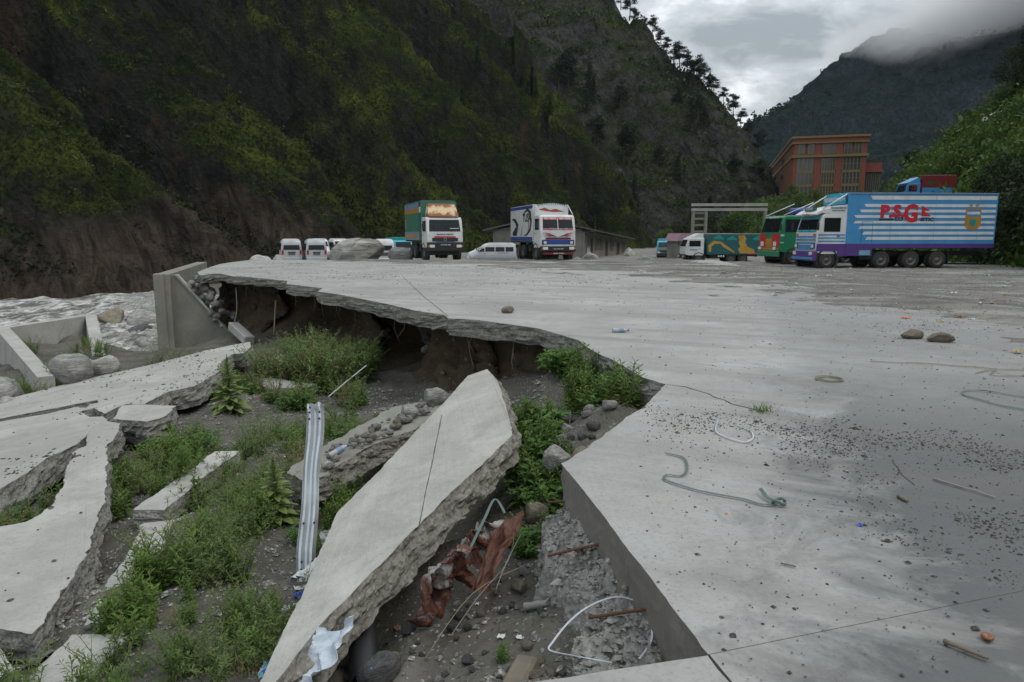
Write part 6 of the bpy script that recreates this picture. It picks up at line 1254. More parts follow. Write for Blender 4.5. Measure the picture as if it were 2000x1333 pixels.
# ------------------------------------------------------------------ small things in the pit and on the yard
def smooth_path(pts, n=6):
    P = [Vector(p) for p in pts]; out = []
    for i in range(len(P) - 1):
        a, b, c, d = P[max(i - 1, 0)], P[i], P[i + 1], P[min(i + 2, len(P) - 1)]
        for k in range(n):
            t = k / n; out.append(0.5 * ((2 * b) + (c - a) * t + (2 * a - 5 * b + 4 * c - d) * t * t + (3 * b - a - 3 * c + d) * t ** 3))
    out.append(P[-1]); return out
def ribbon(name, pts, w, mat, label, cat, th=0.003, twist=0.5, seed=1, group=None):
    rg = random.Random(seed); p = smooth_path(pts); mb = MB(); vs = []; ph = rg.random() * 6
    for i, q in enumerate(p):
        t = (p[min(i + 1, len(p) - 1)] - p[max(i - 1, 0)]).normalized(); s = Vector((-t.y, t.x, 0)).normalized(); tw = twist * math.sin(i * .35 + ph); u = t.cross(s); u = u if u.z > 0 else -u
        a = s * math.cos(tw) + u * abs(math.sin(tw)); nn_ = a.cross(t).normalized(); c = q + Vector((0, 0, abs(math.sin(tw)) * w / 2 + .002))
        for e, f in ((-1, -1), (1, -1), (1, 1), (-1, 1)): vs.append(c + a * e * w / 2 + nn_ * f * th / 2)
    n = len(p); fs = [(4 * i + k, 4 * i + (k + 1) % 4, 4 * i + 4 + (k + 1) % 4, 4 * i + 4 + k) for i in range(n - 1) for k in range(4)] + [(0, 1, 2, 3), (4 * n - 4, 4 * n - 3, 4 * n - 2, 4 * n - 1)]
    mb.add(vs, fs); return tag(mb.build(name, mat), label, cat, group)
M['strap_g'] = plain('green_strap', (0.075, 0.125, 0.115), 0.6); M['strap_w'] = plain('white_strap', (0.40, 0.43, 0.48), 0.5); M['strap_o'] = plain('olive_strap', (0.17, 0.165, 0.10), 0.7); M['rebar'] = plain('rusty_rebar', (0.12, 0.055, 0.032), 0.95, 0.2, 0.6, 14)
M['galv'] = plain('galvanised_steel', (0.40, 0.435, 0.46), 0.45, 0.55, 0.5, 5); M['wood'] = plain('weathered_wood', (0.16, 0.135, 0.10), 0.9, 0, 0.6, 9); M['wood_pale'] = plain('bleached_wood', (0.26, 0.255, 0.24), 0.9, 0, 0.5, 9); M['plastic'] = plain('white_plastic', (0.50, 0.51, 0.52), 0.35, 0, 0.3); M['pipe'] = plain('black_pipe', (0.014, 0.014, 0.015), 0.5)
gs = ribbon('strap', [(1.146,4.874,.01),(1.245,4.767,.01),(1.206,4.515,.012),(1.134,4.393,.01),(1.046,4.412,.01),(1.014,4.315,.01),(1.142,4.157,.01),(1.277,4.061,.01),(1.411,3.986,.01),(1.504,3.897,.01),(1.615,3.905,.02)], .015, M['strap_g'], 'knotted green packing strap lying on the concrete', 'strap', .002, .15, 2)
k = ribbon('loose_end', [(1.557,4.096,.03),(1.56,4.0,.02),(1.587,3.913,.012)], .022, M['strap_g'], None, None); k.parent = gs
mb = MB(); mb.tube([(1.60 + .035 * math.cos(a), 3.895 + .028 * math.sin(a), .03 + .012 * math.sin(2 * a)) for a in np.linspace(0, 6.0, 14)], .010, 5); mb.build('knot', M['strap_g'], gs)
ribbon('strap', [(1.796,5.784,.01),(1.685,5.466,.01),(1.699,5.320,.01),(1.769,5.181,.01),(1.841,5.154,.01),(1.928,5.277,.01),(1.968,5.466,.01),(1.913,5.621,.01)], .013, M['strap_w'], 'white plastic strap curled on the gravelly concrete', 'strap', .003, .5, 3)
ribbon('strap', [(4.596,8.613,.01),(4.950,8.541,.01),(5.341,8.436,.01),(5.655,8.232,.01),(5.939,8.102,.01),(6.177,8.007,.01)], .016, M['strap_o'], 'long olive strap stretched out across the concrete', 'strap', .003, .6, 4)
ribbon('strap', [(5.432,7.853,.01),(5.847,8.102,.02),(5.570,7.793,.01),(5.657,7.704,.01),(5.951,7.704,.01)], .014, M['strap_o'], 'tangled olive strap beside the long stretched one', 'strap', .003, .6, 5)
ribbon('strap', [(5.4,6.3,.01),(4.994,6.847,.01),(4.810,6.965,.01),(4.656,6.894,.01),(4.578,6.711,.01),(4.617,6.453,.01),(4.692,6.214,.01),(4.95,6.0,.01)], .018, M['strap_g'], 'dark green strap bent back in a long loop on the concrete', 'strap', .003, .5, 6)
mb = MB(); mb.tube([((.125 + .02 * math.sin(a * .37)) * math.cos(a) + 3.577 + .008 * math.sin(a * 1.7), (.125 + .02 * math.sin(a * .37)) * math.sin(a) + 7.525, .010 + .003 * (a / 6.28) + .004 * math.sin(a * 1.3)) for a in np.linspace(0, 6.28 * 4.2, 110)], .0035, 5); tag(mb.build('rope_coil', M['strap_o']), 'small coil of olive strap lying on the concrete', 'coil')
loop = ribbon('strap', [(.443,2.774,-.27),(.303,2.848,-.29),(.178,2.910,-.30),(.194,2.978,-.30),(.277,3.107,-.28),(.391,3.222,-.26),(.529,3.275,-.24),(.628,3.236,-.24),(.668,3.107,-.25),(.658,2.958,-.26),(.614,2.871,-.27),(.569,2.803,-.27)], .009, M['strap_w'], 'white plastic strap looped over the crumbling concrete haunch', 'strap', .003, .35, 7)
def rebar(a, b, label, r=.008):
    a, b = Vector(a), Vector(b); n = 26; mb = MB(); mb.tube([a + (b - a) * i / n for i in range(n + 1)], [r * (1.18 if i % 2 else .92) for i in range(n + 1)], 7); tag(mb.build('rebar', M['rebar']), label, 'rebar', 'reinforcing bars sticking out of the slab face')
rebar((.42, 4.53, -.22), (.262, 4.70, -.30), 'short rusty reinforcing bar beside the leafy weeds'); rebar((.60, 3.79, -.17), (.223, 3.985, -.36), 'longest rusty reinforcing bar sticking out of the slab face'); rebar((.72, 3.05, -.16), (.389, 3.206, -.31), 'rusty reinforcing bar crossed by the white strap loop')
# sticks
def stick(a, b, r, label, mat='wood', seed=1, name='stick'):
    rg = random.Random(seed); a, b = Vector(a), Vector(b); n = 7; L = (b - a).length
    pts = [a + (b - a) * i / n + Vector((rg.uniform(-1, 1), rg.uniform(-1, 1), rg.uniform(-.2, .5))) * L * .018 for i in range(n + 1)]; mb = MB(); mb.tube(pts, [r * rg.uniform(.8, 1.15) * (1 - .25 * i / n) for i in range(n + 1)], 7); return tag(mb.build(name, M[mat]), label, 'stick')
stick((1.714, 2.494, .014), (1.812, 2.381, .014), .011, 'short grey stick on the nearest concrete panel'); stick((2.790, 4.334, .012), (2.981, 4.011, .012), .007, 'long pale split stick on the concrete', 'wood_pale', 2); stick((1.324, 3.157, .01), (1.384, 3.120, .01), .005, 'tiny dark twig on the bare concrete', 'wood', 3); stick((2.391, 4.028, .012), (2.400, 3.945, .012), .013, 'stubby brown stick in the patch of gravel', 'wood', 4)
stick((.081, 4.031, pz(.081, 4.031) + .03), (.262, 3.976, pz(.262, 3.976) + .03), .03, 'flat silvery driftwood piece on the dark soil', 'wood_pale', 5, 'driftwood')
o = MB().box((0, 0, 0), (.12, .24, .10), 0, None, .015).build('wood_block', M['wood'], None, (.04, 3.08, pz(.04, 3.08) + .02), (.18, -.15, -.45)); tag(o, 'weathered wooden block half sunk in the soil by the yard corner', 'wood block')
mb = MB(); mb.lathe([(0, .001), (0, .016), (.008, .024), (.018, .022), (.014, .015), (.006, .001)], (1.906, 2.526, .003), 'z', 12); tag(mb.build('nut_shell', paint('shell', (.20, .075, .03))), 'half a brown nut shell on the nearest concrete panel', 'shell')
# guard rail: corrugated steel beam standing on end
def guard_rail(a, b, w, label):
    a, b = Vector(a), Vector(b); L = (b - a).length; e = empty('guard_rail', a, 0, label, 'guard rail'); d = (b - a).normalized(); side = Vector((1, .12, 0)).normalized(); nrm = d.cross(side).normalized(); nrm = -nrm if nrm.y > 0 else nrm; side = nrm.cross(d).normalized()
    sec = [(-.5, .0), (-.44, .10), (-.34, .30), (-.22, .30), (-.06, .02), (.06, .02), (.22, .30), (.34, .30), (.44, .10), (.5, .0)]; n = 34; V = []
    for i in range(n + 1):
        q = i / n; bend = .05 * math.sin(q * 5.2) * (1 - q) + .018 * math.sin(q * 13); ww = w * (1 + .06 * math.sin(q * 9)); crush = 1 - .45 * math.exp(-((q - .42) / .10) ** 2) + .15 * math.sin(q * 21)
        for s, h in sec: V.append(d * L * q + side * (s * ww + bend * .4) + nrm * (h * w * .75 * crush + (.02 * math.sin(40 * s + q * 4) if q > .97 else 0)))
    me = np_mesh('beam', np.array([v[:] for v in V]), grid_faces(n + 1, len(sec)), M['galv'], False); o = link('beam', me, e); md = o.modifiers.new('thickness', 'SOLIDIFY'); md.thickness = .004
    for q in (.06, .10, .30, .90, .94, .97):
        for s in (-.30, .28): mb = MB(); mb.lathe([(-.006, .001), (-.006, .009), (.004, .009), (.006, .001)], (0, 0, 0), 'y', 8); k = mb.build('bolt', M['pipe'], e, d * L * q + side * s * w + nrm * (.30 * w * .75 + .008))
guard_rail((-1.73, 5.38, -1.28), (-1.87, 6.33, .02), .155, 'galvanised steel guard rail beam standing upright in the pit')
# crumpled sheet metal
def mk_rustsheet(name, base, amt):
    t = NT(name); o = t.obj(); n = t.noise(o, 3.2, 6, .68, .6); n2 = t.noise(o, 18, 4, .6); c = t.mix(t.ramp(n, [(amt, 0.0), (amt + .09, 1.0)]), base, t.mix(n2, (.045, .015, .010), (.125, .042, .021))); return t.fin(c, .6, t.bump(n2, .3, .01), .15)
M['sheet_rust'] = mk_rustsheet('rusted_sheet', (.30, .30, .29), .42); M['sheet_pale'] = mk_rustsheet('pale_blue_sheet_metal', (.44, .50, .56), .60); M['sheet_red'] = mk_rustsheet('red_rusted_sheet', (.20, .19, .18), .30)
def crumple(name, c, ux, uy, a, b, amp, mat, label, cat, seed, curl=.0):
    n, m = 34, 26; ux, uy = Vector(ux).normalized(), Vector(uy).normalized(); w = ux.cross(uy).normalized(); rg = np.random.default_rng(seed); s, t = np.meshgrid(np.linspace(-.5, .5, n), np.linspace(-.5, .5, m), indexing='ij')
    edge = 1 + .22 * fbm(np.arctan2(t, s) * 1.8, np.hypot(s, t), None, 3, seed); cr = 1.1 * np.abs(vnoise(s * 2.2 + seed + .7 * t, t * 1.9, None, seed)) + .35 * np.abs(vnoise(s * 4.3 + t * 3, t * 3.7 - s * 2, None, seed + 1)) + .15 * np.abs(vnoise(s * 9, t * 9 + s * 4, None, seed + 2))
    h = amp * (cr - .5) * 2 + curl * (s ** 2) * 3; P = np.array(c)[None, None] + (s * edge * a)[..., None] * np.array(ux) + (t * edge * b)[..., None] * np.array(uy) + h[..., None] * np.array(w) + .02 * rg.normal(size=(n, m, 1)) * amp
    o = link(name, np_mesh(name, P.reshape(-1, 3), grid_faces(n, m), mat, False)); md = o.modifiers.new('thickness', 'SOLIDIFY'); md.thickness = .003; return tag(o, label, cat)
crumple('metal_sheet', (-.44, 4.06, -.58), (.75, .62, .38), (.25, -.55, .8), .44, .40, .11, M['sheet_rust'], 'crumpled grey sheet with rusty edges leaning under the tilted slab', 'metal sheet', 5)
crumple('metal_sheet', (-.24, 4.50, -.47), (.5, .75, .3), (.55, -.35, .75), .34, .28, .09, M['sheet_rust'], 'bent rusty sheet standing against the rough slab edge', 'metal sheet', 9)
crumple('metal_sheet', (-.11, 4.33, -.50), (.35, .65, .55), (.85, -.4, .25), .55, .16, .035, M['sheet_red'], 'dark red rusted strip of sheet metal beside the crumpled grey one', 'metal sheet', 13)
crumple('metal_sheet', (-1.10, 3.42, -.66), (.45, .62, .55), (.75, -.35, .3), .42, .34, .05, M['sheet_pale'], 'crumpled pale blue sheet metal at the foot of the tilted slab', 'metal sheet', 17)
ribbon('strap', [(-.30, 4.15, -.46), (-.19, 4.38, -.30), (-.12, 4.55, -.22), (-.05, 4.50, -.30)], .018, M['strap_g'], 'grey-green strap stretched over the rusted sheets', 'strap', .003, .2, 9)
# corrugated drain pipe
mb = MB(); mb.lathe([(q * .5 - .25, .085 + (.006 if i % 2 else 0)) for i, q in enumerate(np.linspace(0, 1, 26))] + [(.25 - q * .5, .074) for q in (0, 1)] + [(-.25, .085)], (0, 0, 0), 'y', 18); tag(mb.build('drain_pipe', M['pipe'], None, (-.90, 3.80, pz(-.90, 3.75) + .10), (.10, 0, .25)), 'open black plastic drain pipe under the tilted slab', 'pipe')
stone('stone', (-.74, 3.52, pz(-.74, 3.52)), (.26, .2, .17), 'rock_dark', 'dark smooth stone beside the black drain pipe')
# bottles
M['clear'] = plain('clear_bottle', (.34, .37, .38), .15, 0, .15); M['bluecap'] = plain('blue_cap', (.02, .12, .42), .4)
def bottle(c, rot, label, s=1.0):
    e = empty('plastic_bottle', c, 0, label, 'bottle'); e.rotation_euler = rot; e.scale = (s, s, s); mb = MB(); mb.lathe([(0, .001), (0, .028), (.01, .033), (.08, .031), (.10, .033), (.15, .033), (.185, .014), (.20, .013)], (0, 0, 0), 'z', 12); mb.build('bottle_body', M['clear'], e); mb = MB(); mb.lathe([(.198, .001), (.198, .016), (.215, .016), (.215, .001)], (0, 0, 0), 'z', 10); mb.build('cap', M['bluecap'], e); mb = MB(); mb.lathe([(.085, .0335), (.095, .0338), (.135, .0338), (.145, .0335)], (0, 0, 0), 'z', 12); mb.build('wrapper', PST, e)
bottle((-2.15, 7.75, -.96), (0, R(70), .7), 'clear bottle lying on the rubble-strewn slab', 1.2); bottle((-.76, 3.40, pz(-.76, 3.4) + .04), (R(80), 0, .4), 'crushed clear bottle in the dirt below the black pipe', .8); bottle((-.83, 3.48, pz(-.83, 3.48) + .05), (R(20), .3, .4), 'bottle with a blue cap pushed neck-up in the dirt', .7); bottle((1.69, 11.37, .036), (0, R(90), .1), 'empty bottle lying alone on the bare concrete', 1.3)
# stones in the pit
for (x, y, z), sz, kd, lb in [((.45, 6.35, -.62), (.30, .26, .26), 'rock_pale', 'pale striped stone below the crumbled yard edge'), ((.68, 6.0, -.50), (.34, .26, .24), 'rock_tan', 'ochre-streaked stone wedged under the yard edge'), ((.52, 6.95, -.66), (.26, .22, .20), 'rock_dark', 'dark stone under the crumbled yard corner'), ((.20, 5.36, -.72), (.22, .18, .18), 'rock_tan', 'brown stone among the leaves by the slab face'), ((-1.15, 9.9, -.86), (.42, .34, .28), 'rock', 'blocky grey stone on the rubble-strewn slab'), ((-1.45, 9.35, -.90), (.42, .22, .16), 'rock_pale', 'long whitish stone lying on the rubble-strewn slab'), ((.05, 4.30, pz(.05, 4.3)), (.14, .10, .08), 'rock_tan', 'small tan stone by the silvery driftwood'), ((.30, 4.45, pz(.3, 4.45)), (.16, .12, .10), 'rock', 'grey stone beneath the longest reinforcing bar')]:
    stone('stone', (x, y, z), sz, kd, lb)
for i in range(64):
    x = rl.uniform(-.95, .35); y = rl.uniform(2.8, 4.7); s = rl.uniform(.03, .10)
    if on_slab(x, y): continue
    stone('stone', (x, y, pz(x, y)), (s, s * .8, s * .6), rl.choice(['rock', 'rock_dark', 'rock_tan', 'rock_dark']), 'small stone scattered on the dark soil by the yard edge', 'stones on the dark soil')
for i in range(40):
    x = rl.uniform(-4.6, -1.6); y = rl.uniform(4.2, 13); s = rl.uniform(.06, .16)
    if on_slab(x, y): continue
    stone('stone', (x, y, pz(x, y)), (s, s * .8, s * .6), rl.choice(['rock', 'rock_pale', 'rock', 'rock_tan']), 'stone on the weedy gravel slope of the pit', 'stones on the gravel slope')
for i in range(46):                                   # crumbled corner of the yard
    t = rl.random(); x = .35 + 1.0 * t + rl.uniform(-.2, .2); y = 7.0 + rl.uniform(-.6, 2.2); s = rl.uniform(.06, .2)
    stone('stone', (x, y, pz(x, y) - .02), (s, s * .8, s * .7), rl.choice(['rock', 'rock_dark', 'rock_pale', 'rock_tan']), 'stone in the crumbled fill under the yard corner', 'stones under the yard corner')
for i in range(70):
    t = rl.random(); u = rl.uniform(-.38, .38); x = -2.28 + 1.2 * t + u * .5; y = 7.5 + 2.5 * t - u * .6; s = rl.uniform(.05, .15); zz_ = (-.649 + .159 * x) / .987
    stone('stone', (x, y, zz_), (s, s * .8, s * .6), rl.choice(['rock', 'rock_pale', 'rock_tan', 'rock']), 'stone in the rubble on the sloping slab', 'rubble on the sloping slab')
rb_ = random.Random(21); nb_ = BV.shape[1]
for i in range(70):                                   # stones embedded in the washed-out bank
    p = BV[rb_.randrange(3, 27), rb_.randrange(4, nb_ - 30)]; s = rb_.uniform(.10, .34)
    stone('stone', (p[0], p[1], p[2] - s * .2), (s, s * .9, s * .75), rb_.choice(['rock_dark', 'rock_tan', 'rock', 'rock_dark']), 'stone embedded in the earth of the undercut bank', 'stones embedded in the bank', sink=0)
for i in range(24):
    k = rb_.randrange(6, nb_ - 30); p = BV[1, k] * .55 + np.array([bp[k][0], bp[k][1], -.34]) * .45; L = rb_.uniform(.25, .9)
    mb = MB(); mb.tube([(p[0], p[1], -.33), (p[0] + rb_.uniform(-.08, .08), p[1] + rb_.uniform(-.1, .05), -.33 - L * .5), (p[0] + rb_.uniform(-.2, .2), p[1] + rb_.uniform(-.15, .1), -.33 - L)], [.012, .008, .003], 5); tag(mb.build('root', M['dry']), 'thin dry root dangling beneath the broken yard edge', 'root', 'roots under the yard edge')
# thin roots and wires hanging about
M['wire'] = plain('grey_wire', (.22, .21, .19), .7)
for pts, r, lb, mt in [([(-.36, 3.7, -.72), (-.2, 3.95, -.60), (-.03, 4.3, -.56), (.02, 4.62, -.50)], .0026, 'pale wire trailing over the dark soil', 'wire'), ([(-.10, 3.98, -.58), (-.04, 4.2, -.52), (.06, 4.55, -.48)], .003, 'stiff pale wire beside the rusted sheets', 'wire'), ([(-.5, 3.6, -.80), (-.25, 4.0, -.62), (.1, 4.35, -.60)], .0025, 'thin dry root across the dark soil', 'dry'), ([(.72, 8.2, -.55), (.70, 8.1, -.85)], .008, 'white root hanging from the crumbled corner', 'wire'), ([(-3.645, 13.2, -1.55), (-3.4, 13.75, -1.35), (-3.1, 14.3, -1.12)], .012, 'thin blue-grey pole stuck in the slope before the cave', 'strap_w'), ([(-1.6, 13.55, -.25), (-1.3, 13.3, -.12)], .02, 'broken pale bar hanging off the slab edge', 'wire'), ([(-11.4, 28.2, -.5), (-11.3, 27.9, -1.4), (-11.35, 27.6, -2.0)], .02, 'root hanging from the undercut bank near the buttress', 'dry'), ([(-9.3, 26.8, -.9), (-9.3, 26.4, -2.2)], .03, 'bare stake standing in the cave under the yard', 'dry')]:
    mb = MB(); mb.tube(smooth_path(pts, 4), r, 5); tag(mb.build('wire' if mt in ('wire',) else 'root', M[mt]), lb, 'wire' if mt == 'wire' else 'root')
# scraps of litter
M['lit_w'] = plain('white_scrap', (.55, .56, .57), .6); M['lit_c'] = plain('cyan_scrap', (.15, .42, .44), .6); M['lit_o'] = plain('orange_scrap', (.70, .12, .02), .5); M['lit_b'] = plain('blue_scrap', (.02, .06, .45), .5); M['lit_y'] = plain('yellow_scrap', (.40, .33, .06), .6); M['lit_br'] = plain('brown_scrap', (.20, .10, .05), .8)
def scrap_mesh(seed, mat):
    n = 7; s, t = np.meshgrid(np.linspace(-.5, .5, n), np.linspace(-.5, .5, n), indexing='ij'); e = 1 + .35 * vnoise(s * 3 + seed, t * 3, None, seed); h = .22 * np.abs(vnoise(s * 4, t * 4, None, seed + 1)) + .05
    return np_mesh('scrap_piece', np.stack([s * e, t * e * .7, h], -1).reshape(-1, 3), grid_faces(n, n), mat, False)
SCR = {k: [scrap_mesh(i * 5 + 3, M['lit_' + k]) for i in range(3)] for k in ('w', 'c', 'o', 'b', 'y', 'br')}
SN = {'w': 'white', 'c': 'pale cyan', 'o': 'orange', 'b': 'blue', 'y': 'yellowish', 'br': 'brown'}
def scrap(k, x, y, z, s, where, label=None): o = link('scrap_piece', SCR[k][rl.randrange(3)], None, (x, y, z), (0, 0, rl.random() * 6.28)); o.scale = (s, s, s); tag(o, label or 'scrap of %s litter %s' % (SN[k], where), 'litter', 'litter ' + where)
def ymz(x, y): return float(zM(np.array([[x]]), np.array([[y]]))[0, 0])
for i in range(54):
    y = rl.uniform(11, 38); x = rl.uniform(max(2, 9.5 - y * .14), 5 + y * .60); scrap(rl.choice(['w', 'w', 'w', 'w', 'br', 'w', 'br', 'w', 'w', 'c', 'y']), x, y, max(0.0, ymz(x, y)) if x < 9 else ymz(x, y), rl.uniform(.08, .22), 'on the gravel of the yard')
scrap('o', 7.79, 13.4, max(.0, ymz(7.79, 13.4)), .17, '', 'bright orange scrap lying on the gravel'); scrap('b', 1.95, 3.62, .0, .035, '', 'tiny blue scrap on the speckled concrete'); scrap('o', 1.25, 3.78, .0, .02, '', 'tiny orange scrap on the speckled concrete'); scrap('y', 7.0, 9.3, .02, .14, '', 'mustard-yellow scrap on the dirty concrete')
for i in range(34):
    t = rl.random(); x = -1.75 + .30 * t + rl.uniform(-.16, .10); y = 5.9 - 2.1 * t + rl.uniform(-.1, .1)
    if on_slab(x, y): continue
    scrap(rl.choice(['w', 'w', 'w', 'c', 'b', 'br', 'y']), x, y, pz(x, y), rl.uniform(.05, .16), 'in the dirt along the tilted slab')
for i in range(10): x = rl.uniform(-.8, .3); y = rl.uniform(3.0, 4.5); scrap(rl.choice(['w', 'w', 'c', 'br']), x, y, pz(x, y), rl.uniform(.03, .08), 'on the dark soil by the yard edge')
crumple('plastic_bag', (-1.60, 5.15, -1.02), (.5, .8, .2), (.8, -.4, .4), .34, .2, .04, M['plastic'], 'clear crumpled plastic bag by the foot of the guard rail', 'plastic bag', 23); crumple('plastic_bag', (-1.95, 4.75, pz(-1.95, 4.75) + .05), (1, .2, 0), (0, 1, .4), .2, .16, .05, M['pipe'], 'dark plastic bag on the gravel by the tilted slab', 'plastic bag', 29); crumple('carton', (-1.62, 5.75, -1.05), (1, .3, .2), (0, .5, .8), .16, .12, .02, M['plastic'], 'torn white carton lying beside the guard rail', 'carton', 31)
# --- loose gravel, too fine to count
def pebbles(name, P, s, mat, label, seed, parent=None):
    rg = np.random.default_rng(seed); n = len(P); base = np.array([(1, 0, 0), (-1, 0, 0), (0, 1, 0), (0, -1, 0), (0, 0, 1), (0, 0, -1)], float); V = base[None] * (1 + rg.uniform(-.35, .35, (n, 6, 1))); V[:, :, 2] *= .55; a = rg.random(n) * 6.28; c_, s_ = np.cos(a)[:, None], np.sin(a)[:, None]; sx = rg.uniform(.6, 1.5, (n, 1)); X = V[:, :, 0] * sx; Y = V[:, :, 1]
    V = np.stack([X * c_ - Y * s_, X * s_ + Y * c_, V[:, :, 2]], -1) * s[:, None, None] * .5 + P[:, None, :]; f = np.array([(0, 2, 4), (2, 1, 4), (1, 3, 4), (3, 0, 4), (2, 0, 5), (1, 2, 5), (3, 1, 5), (0, 3, 5)]); F = (np.arange(n)[:, None, None] * 6 + f[None]).reshape(-1, 3)
    o = link(name, np_mesh(name, V.reshape(-1, 3), F, mat, False), parent); tag(o, label, None, None, 'stuff'); return o
def mk_peb(name, a, b):
    t = NT(name); v = t.noise(t.geo('Position'), 45, 2, .5); return t.fin(t.ramp(v, [(.32, a), (.58, tuple((x + y) / 2.6 for x, y in zip(a, b))), (.70, b)]), .9, None, 0, .2)
M['peb_dark'] = mk_peb('dark_pebbles', (.022, .021, .019), (.20, .19, .17)); M['peb_mix'] = mk_peb('mixed_pebbles', (.06, .057, .05), (.50, .49, .46))
rgp = np.random.default_rng(77)
def yard_ok(x, y): return inside(x, y, [tuple(p) for p in EDGE[2:]] + far_b) | (inside(x, y, [(0.77, 2.41), (3.9, 3.38), (12, 4.6), (14, -6), (.98, -6)]))
def field(n, fx, dens):
    x, y = fx(n); m = yard_ok(x, y) & (rgp.random(n) < dens(x, y)); return x[m], y[m]
def fx1(n): q = rgp.random(n); y = 2.0 + 16 * q ** 1.7; return rgp.uniform(0.2, 1, n) * (0.9 + y * .78), y
def dn1(x, y):
    band = np.exp(-((y - (5.9 - .55 * (x - 1.2))) / .75) ** 2) * sstep(.9, 1.6, x) + .8 * np.exp(-((y - (3.75 - .35 * (x - 2.0))) / .35) ** 2) * sstep(1.5, 2.1, x)
    cl = sstep(-.05, .45, fbm(x * 1.7, y * 1.7, None, 4, 301)); return .030 + .85 * band * (.12 + cl) + .16 * cl * sstep(1.2, 2.6, x) * sstep(6.5, 5, y) + .22 * sstep(4.6, 8, x) * cl
x, y = field(80000, fx1, dn1); s = rgp.lognormal(math.log(.0085), .55, len(x)).clip(.006, .06) * (.8 + .05 * y)
pebbles('gravel', np.column_stack([x, y, np.full(len(x), .003)]), s, M['peb_dark'], 'dark grit and pebbles strewn over the concrete yard', 5)
def fx2(n): y = rgp.uniform(14, 46, n); return rgp.uniform(-.45, .62, n) * y, y
x, y = field(30000, fx2, lambda x, y: .03 + .5 * sstep(.0, .5, fbm(x * .35, y * .6, None, 4, 302)) * sstep(18, 30, y)); s = rgp.lognormal(math.log(.035), .45, len(x)).clip(.015, .16)
pebbles('gravel', np.column_stack([x, y, np.maximum(.004, zM(x[None], y[None])[0])]), s, M['peb_mix'], 'coarse gravel scattered across the far part of the yard', 6)
x = rgp.uniform(8, 26, 9000); y = rgp.uniform(9, 44, 9000); m = x < y * .8; x, y = x[m], y[m]; zq = zM(x[None], y[None])[0]; m = zq > -1; s = rgp.lognormal(math.log(.05), .5, len(x)).clip(.02, .25)
pebbles('gravel', np.column_stack([x, y, zq])[m], s[m], M['peb_mix'], 'loose stones on the muddy side of the yard', 7)
x = rgp.uniform(-6.5, .5, 60000); y = 2.6 + 13 * rgp.random(60000) ** 1.4; cl = sstep(-.2, .4, fbm(x * .8, y * .8, None, 3, 303)); m = (rgp.random(60000) < .12 + .6 * cl)
for p_, n_, t_ in SLABS: m &= ~inside(x, y, p_)
x, y = x[m], y[m]; s = rgp.lognormal(math.log(.028), .5, len(x)).clip(.008, .11) * (.7 + .045 * y)
pebbles('gravel', np.column_stack([x, y, pit_z(x, y) + s * .1]), s, M['peb_mix'], 'loose grey gravel covering the slope of the pit', 8)
x = rgp.uniform(-7.6, -4, 2600); y = rgp.uniform(5, 19, 2600); PP_ = []
for p_, n_ in ((FAR1, N_F), (FAR3, N_F), (NEAR, (-.05868, -.03443, .99768))):
    xx = rgp.uniform(-12, -3.5, 5200); yy = rgp.uniform(4.6, 19.4, 5200); m = inside(xx, yy, p_) & (rgp.random(5200) < .10 + .8 * sstep(.15, .5, fbm(xx * .9, yy * .9, None, 3, 305))); c_ = np.mean(np.array(p_), 0); zz_ = c_[2] - (n_[0] * (xx - c_[0]) + n_[1] * (yy - c_[1])) / n_[2]; PP_.append(np.column_stack([xx, yy, zz_ + .004])[m])
PP_ = np.concatenate(PP_); pebbles('gravel', PP_, rgp.lognormal(math.log(.03), .5, len(PP_)).clip(.012, .12), M['peb_dark'], 'crumbs of dark soil and grit on the collapsed slabs', 9)
y = rgp.uniform(34, 78, 5200); x = -y * (.525 + .075 * rgp.random(5200) ** 1.5) ; zq = pit_z(x, y); m = y > 0; s = rgp.lognormal(math.log(.30), .5, len(x)).clip(.1, .9)
pebbles('gravel', np.column_stack([x, y, np.maximum(zq, -5.0 + .5 * (x / y + .575) * 8)])[m], s[m], M['rock'], 'stony river bank of grey cobbles', 10)

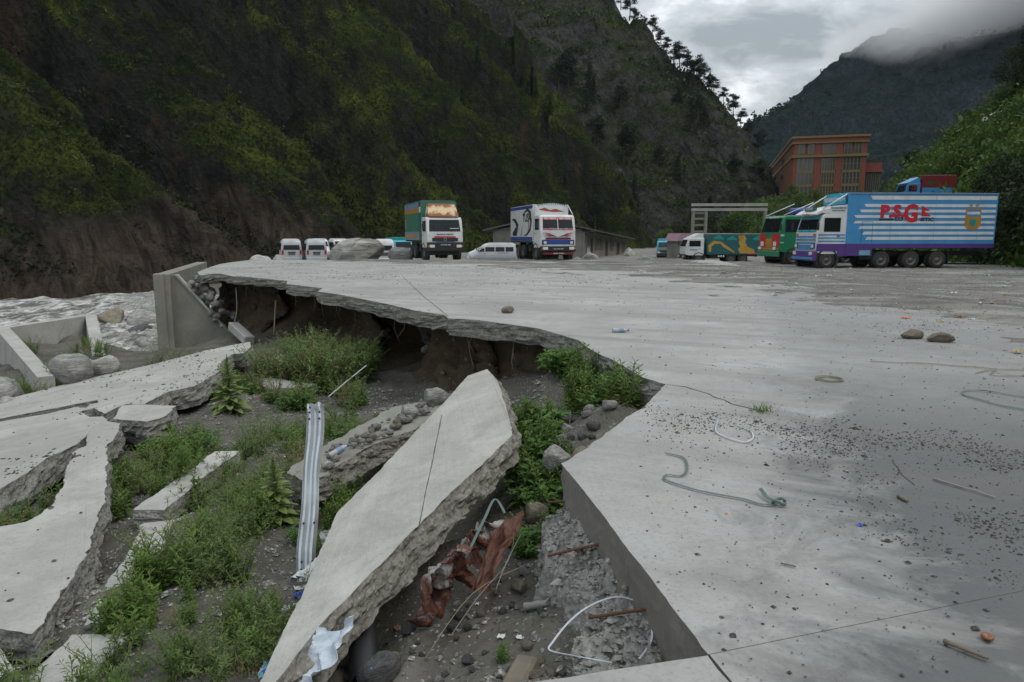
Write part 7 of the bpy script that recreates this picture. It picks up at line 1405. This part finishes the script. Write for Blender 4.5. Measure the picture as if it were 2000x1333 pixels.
HVa = np.array(HV).reshape(-1, 3); q = rgp.integers(0, len(HVa), 2600); P_ = HVa[q] + rgp.normal(0, .008, (2600, 3)); sz_ = rgp.lognormal(math.log(.022), .5, 2600).clip(.008, .075)
pebbles('rubble', P_, sz_, M['broken_lt'], 'crumbled concrete rubble under the slab face', 11, yard)
# ------------------------------------------------------------------ air and cloud
hm = bpy.data.materials.new('haze'); hm.use_nodes = True; hn = hm.node_tree; hn.nodes.clear(); ho = hn.nodes.new('ShaderNodeOutputMaterial'); hv = hn.nodes.new('ShaderNodeVolumePrincipled')
hv.inputs['Color'].default_value = (.72, .83, .97, 1); hv.inputs['Density'].default_value = 0.00006; hv.inputs['Anisotropy'].default_value = 0.2; hn.links.new(hv.outputs[0], ho.inputs['Volume'])
o = MB().b2(-330, 320, -80, 397, -14, 215).build('haze', hm); tag(o, 'thin grey mountain haze filling the valley', None, None, 'stuff')
cm = NT('cloud_vapour'); cm.n.remove(cm.b); cv = cm.node('ShaderNodeVolumePrincipled'); pos = cm.geo('Position'); sp = cm.sep(pos)
base = cm.math('ADD', cm.math('MULTIPLY', sp[0], 0.30), 52.0)          # underside of the cloud bank climbs along the mountain
n_ = cm.noise(pos, 0.011, 5, 0.58); hgt = cm.math('ADD', cm.math('SUBTRACT', sp[2], base), cm.math('MULTIPLY', cm.math('SUBTRACT', n_, 0.5), 60.0))
dn = cm.math('MULTIPLY', cm.ramp(cm.math('MULTIPLY', hgt, 0.010), [(0.0, 0.0), (0.45, 1.0), (0.62, 0.8), (1.0, 0.0)]), cm.math('MULTIPLY', cm.ramp(cm.math('MULTIPLY', sp[0], 0.001), [(0.40, 0.0), (0.60, 1.0)]), 0.045)); cm.put(cv.inputs['Density'], dn); cv.inputs['Color'].default_value = (.95, .96, .97, 1)
cm.t.links.new(cv.outputs[0], cm.out.inputs['Volume'])
mb = MB(); mb.lathe([(175, 120), (200, 330), (270, 400), (380, 380), (470, 230), (490, 60)], (820, 900, 0), 'z', 32); o = mb.build('clouds', cm.mat); tag(o, 'low grey cloud bank swallowing the distant mountain top', None, None, 'stuff')
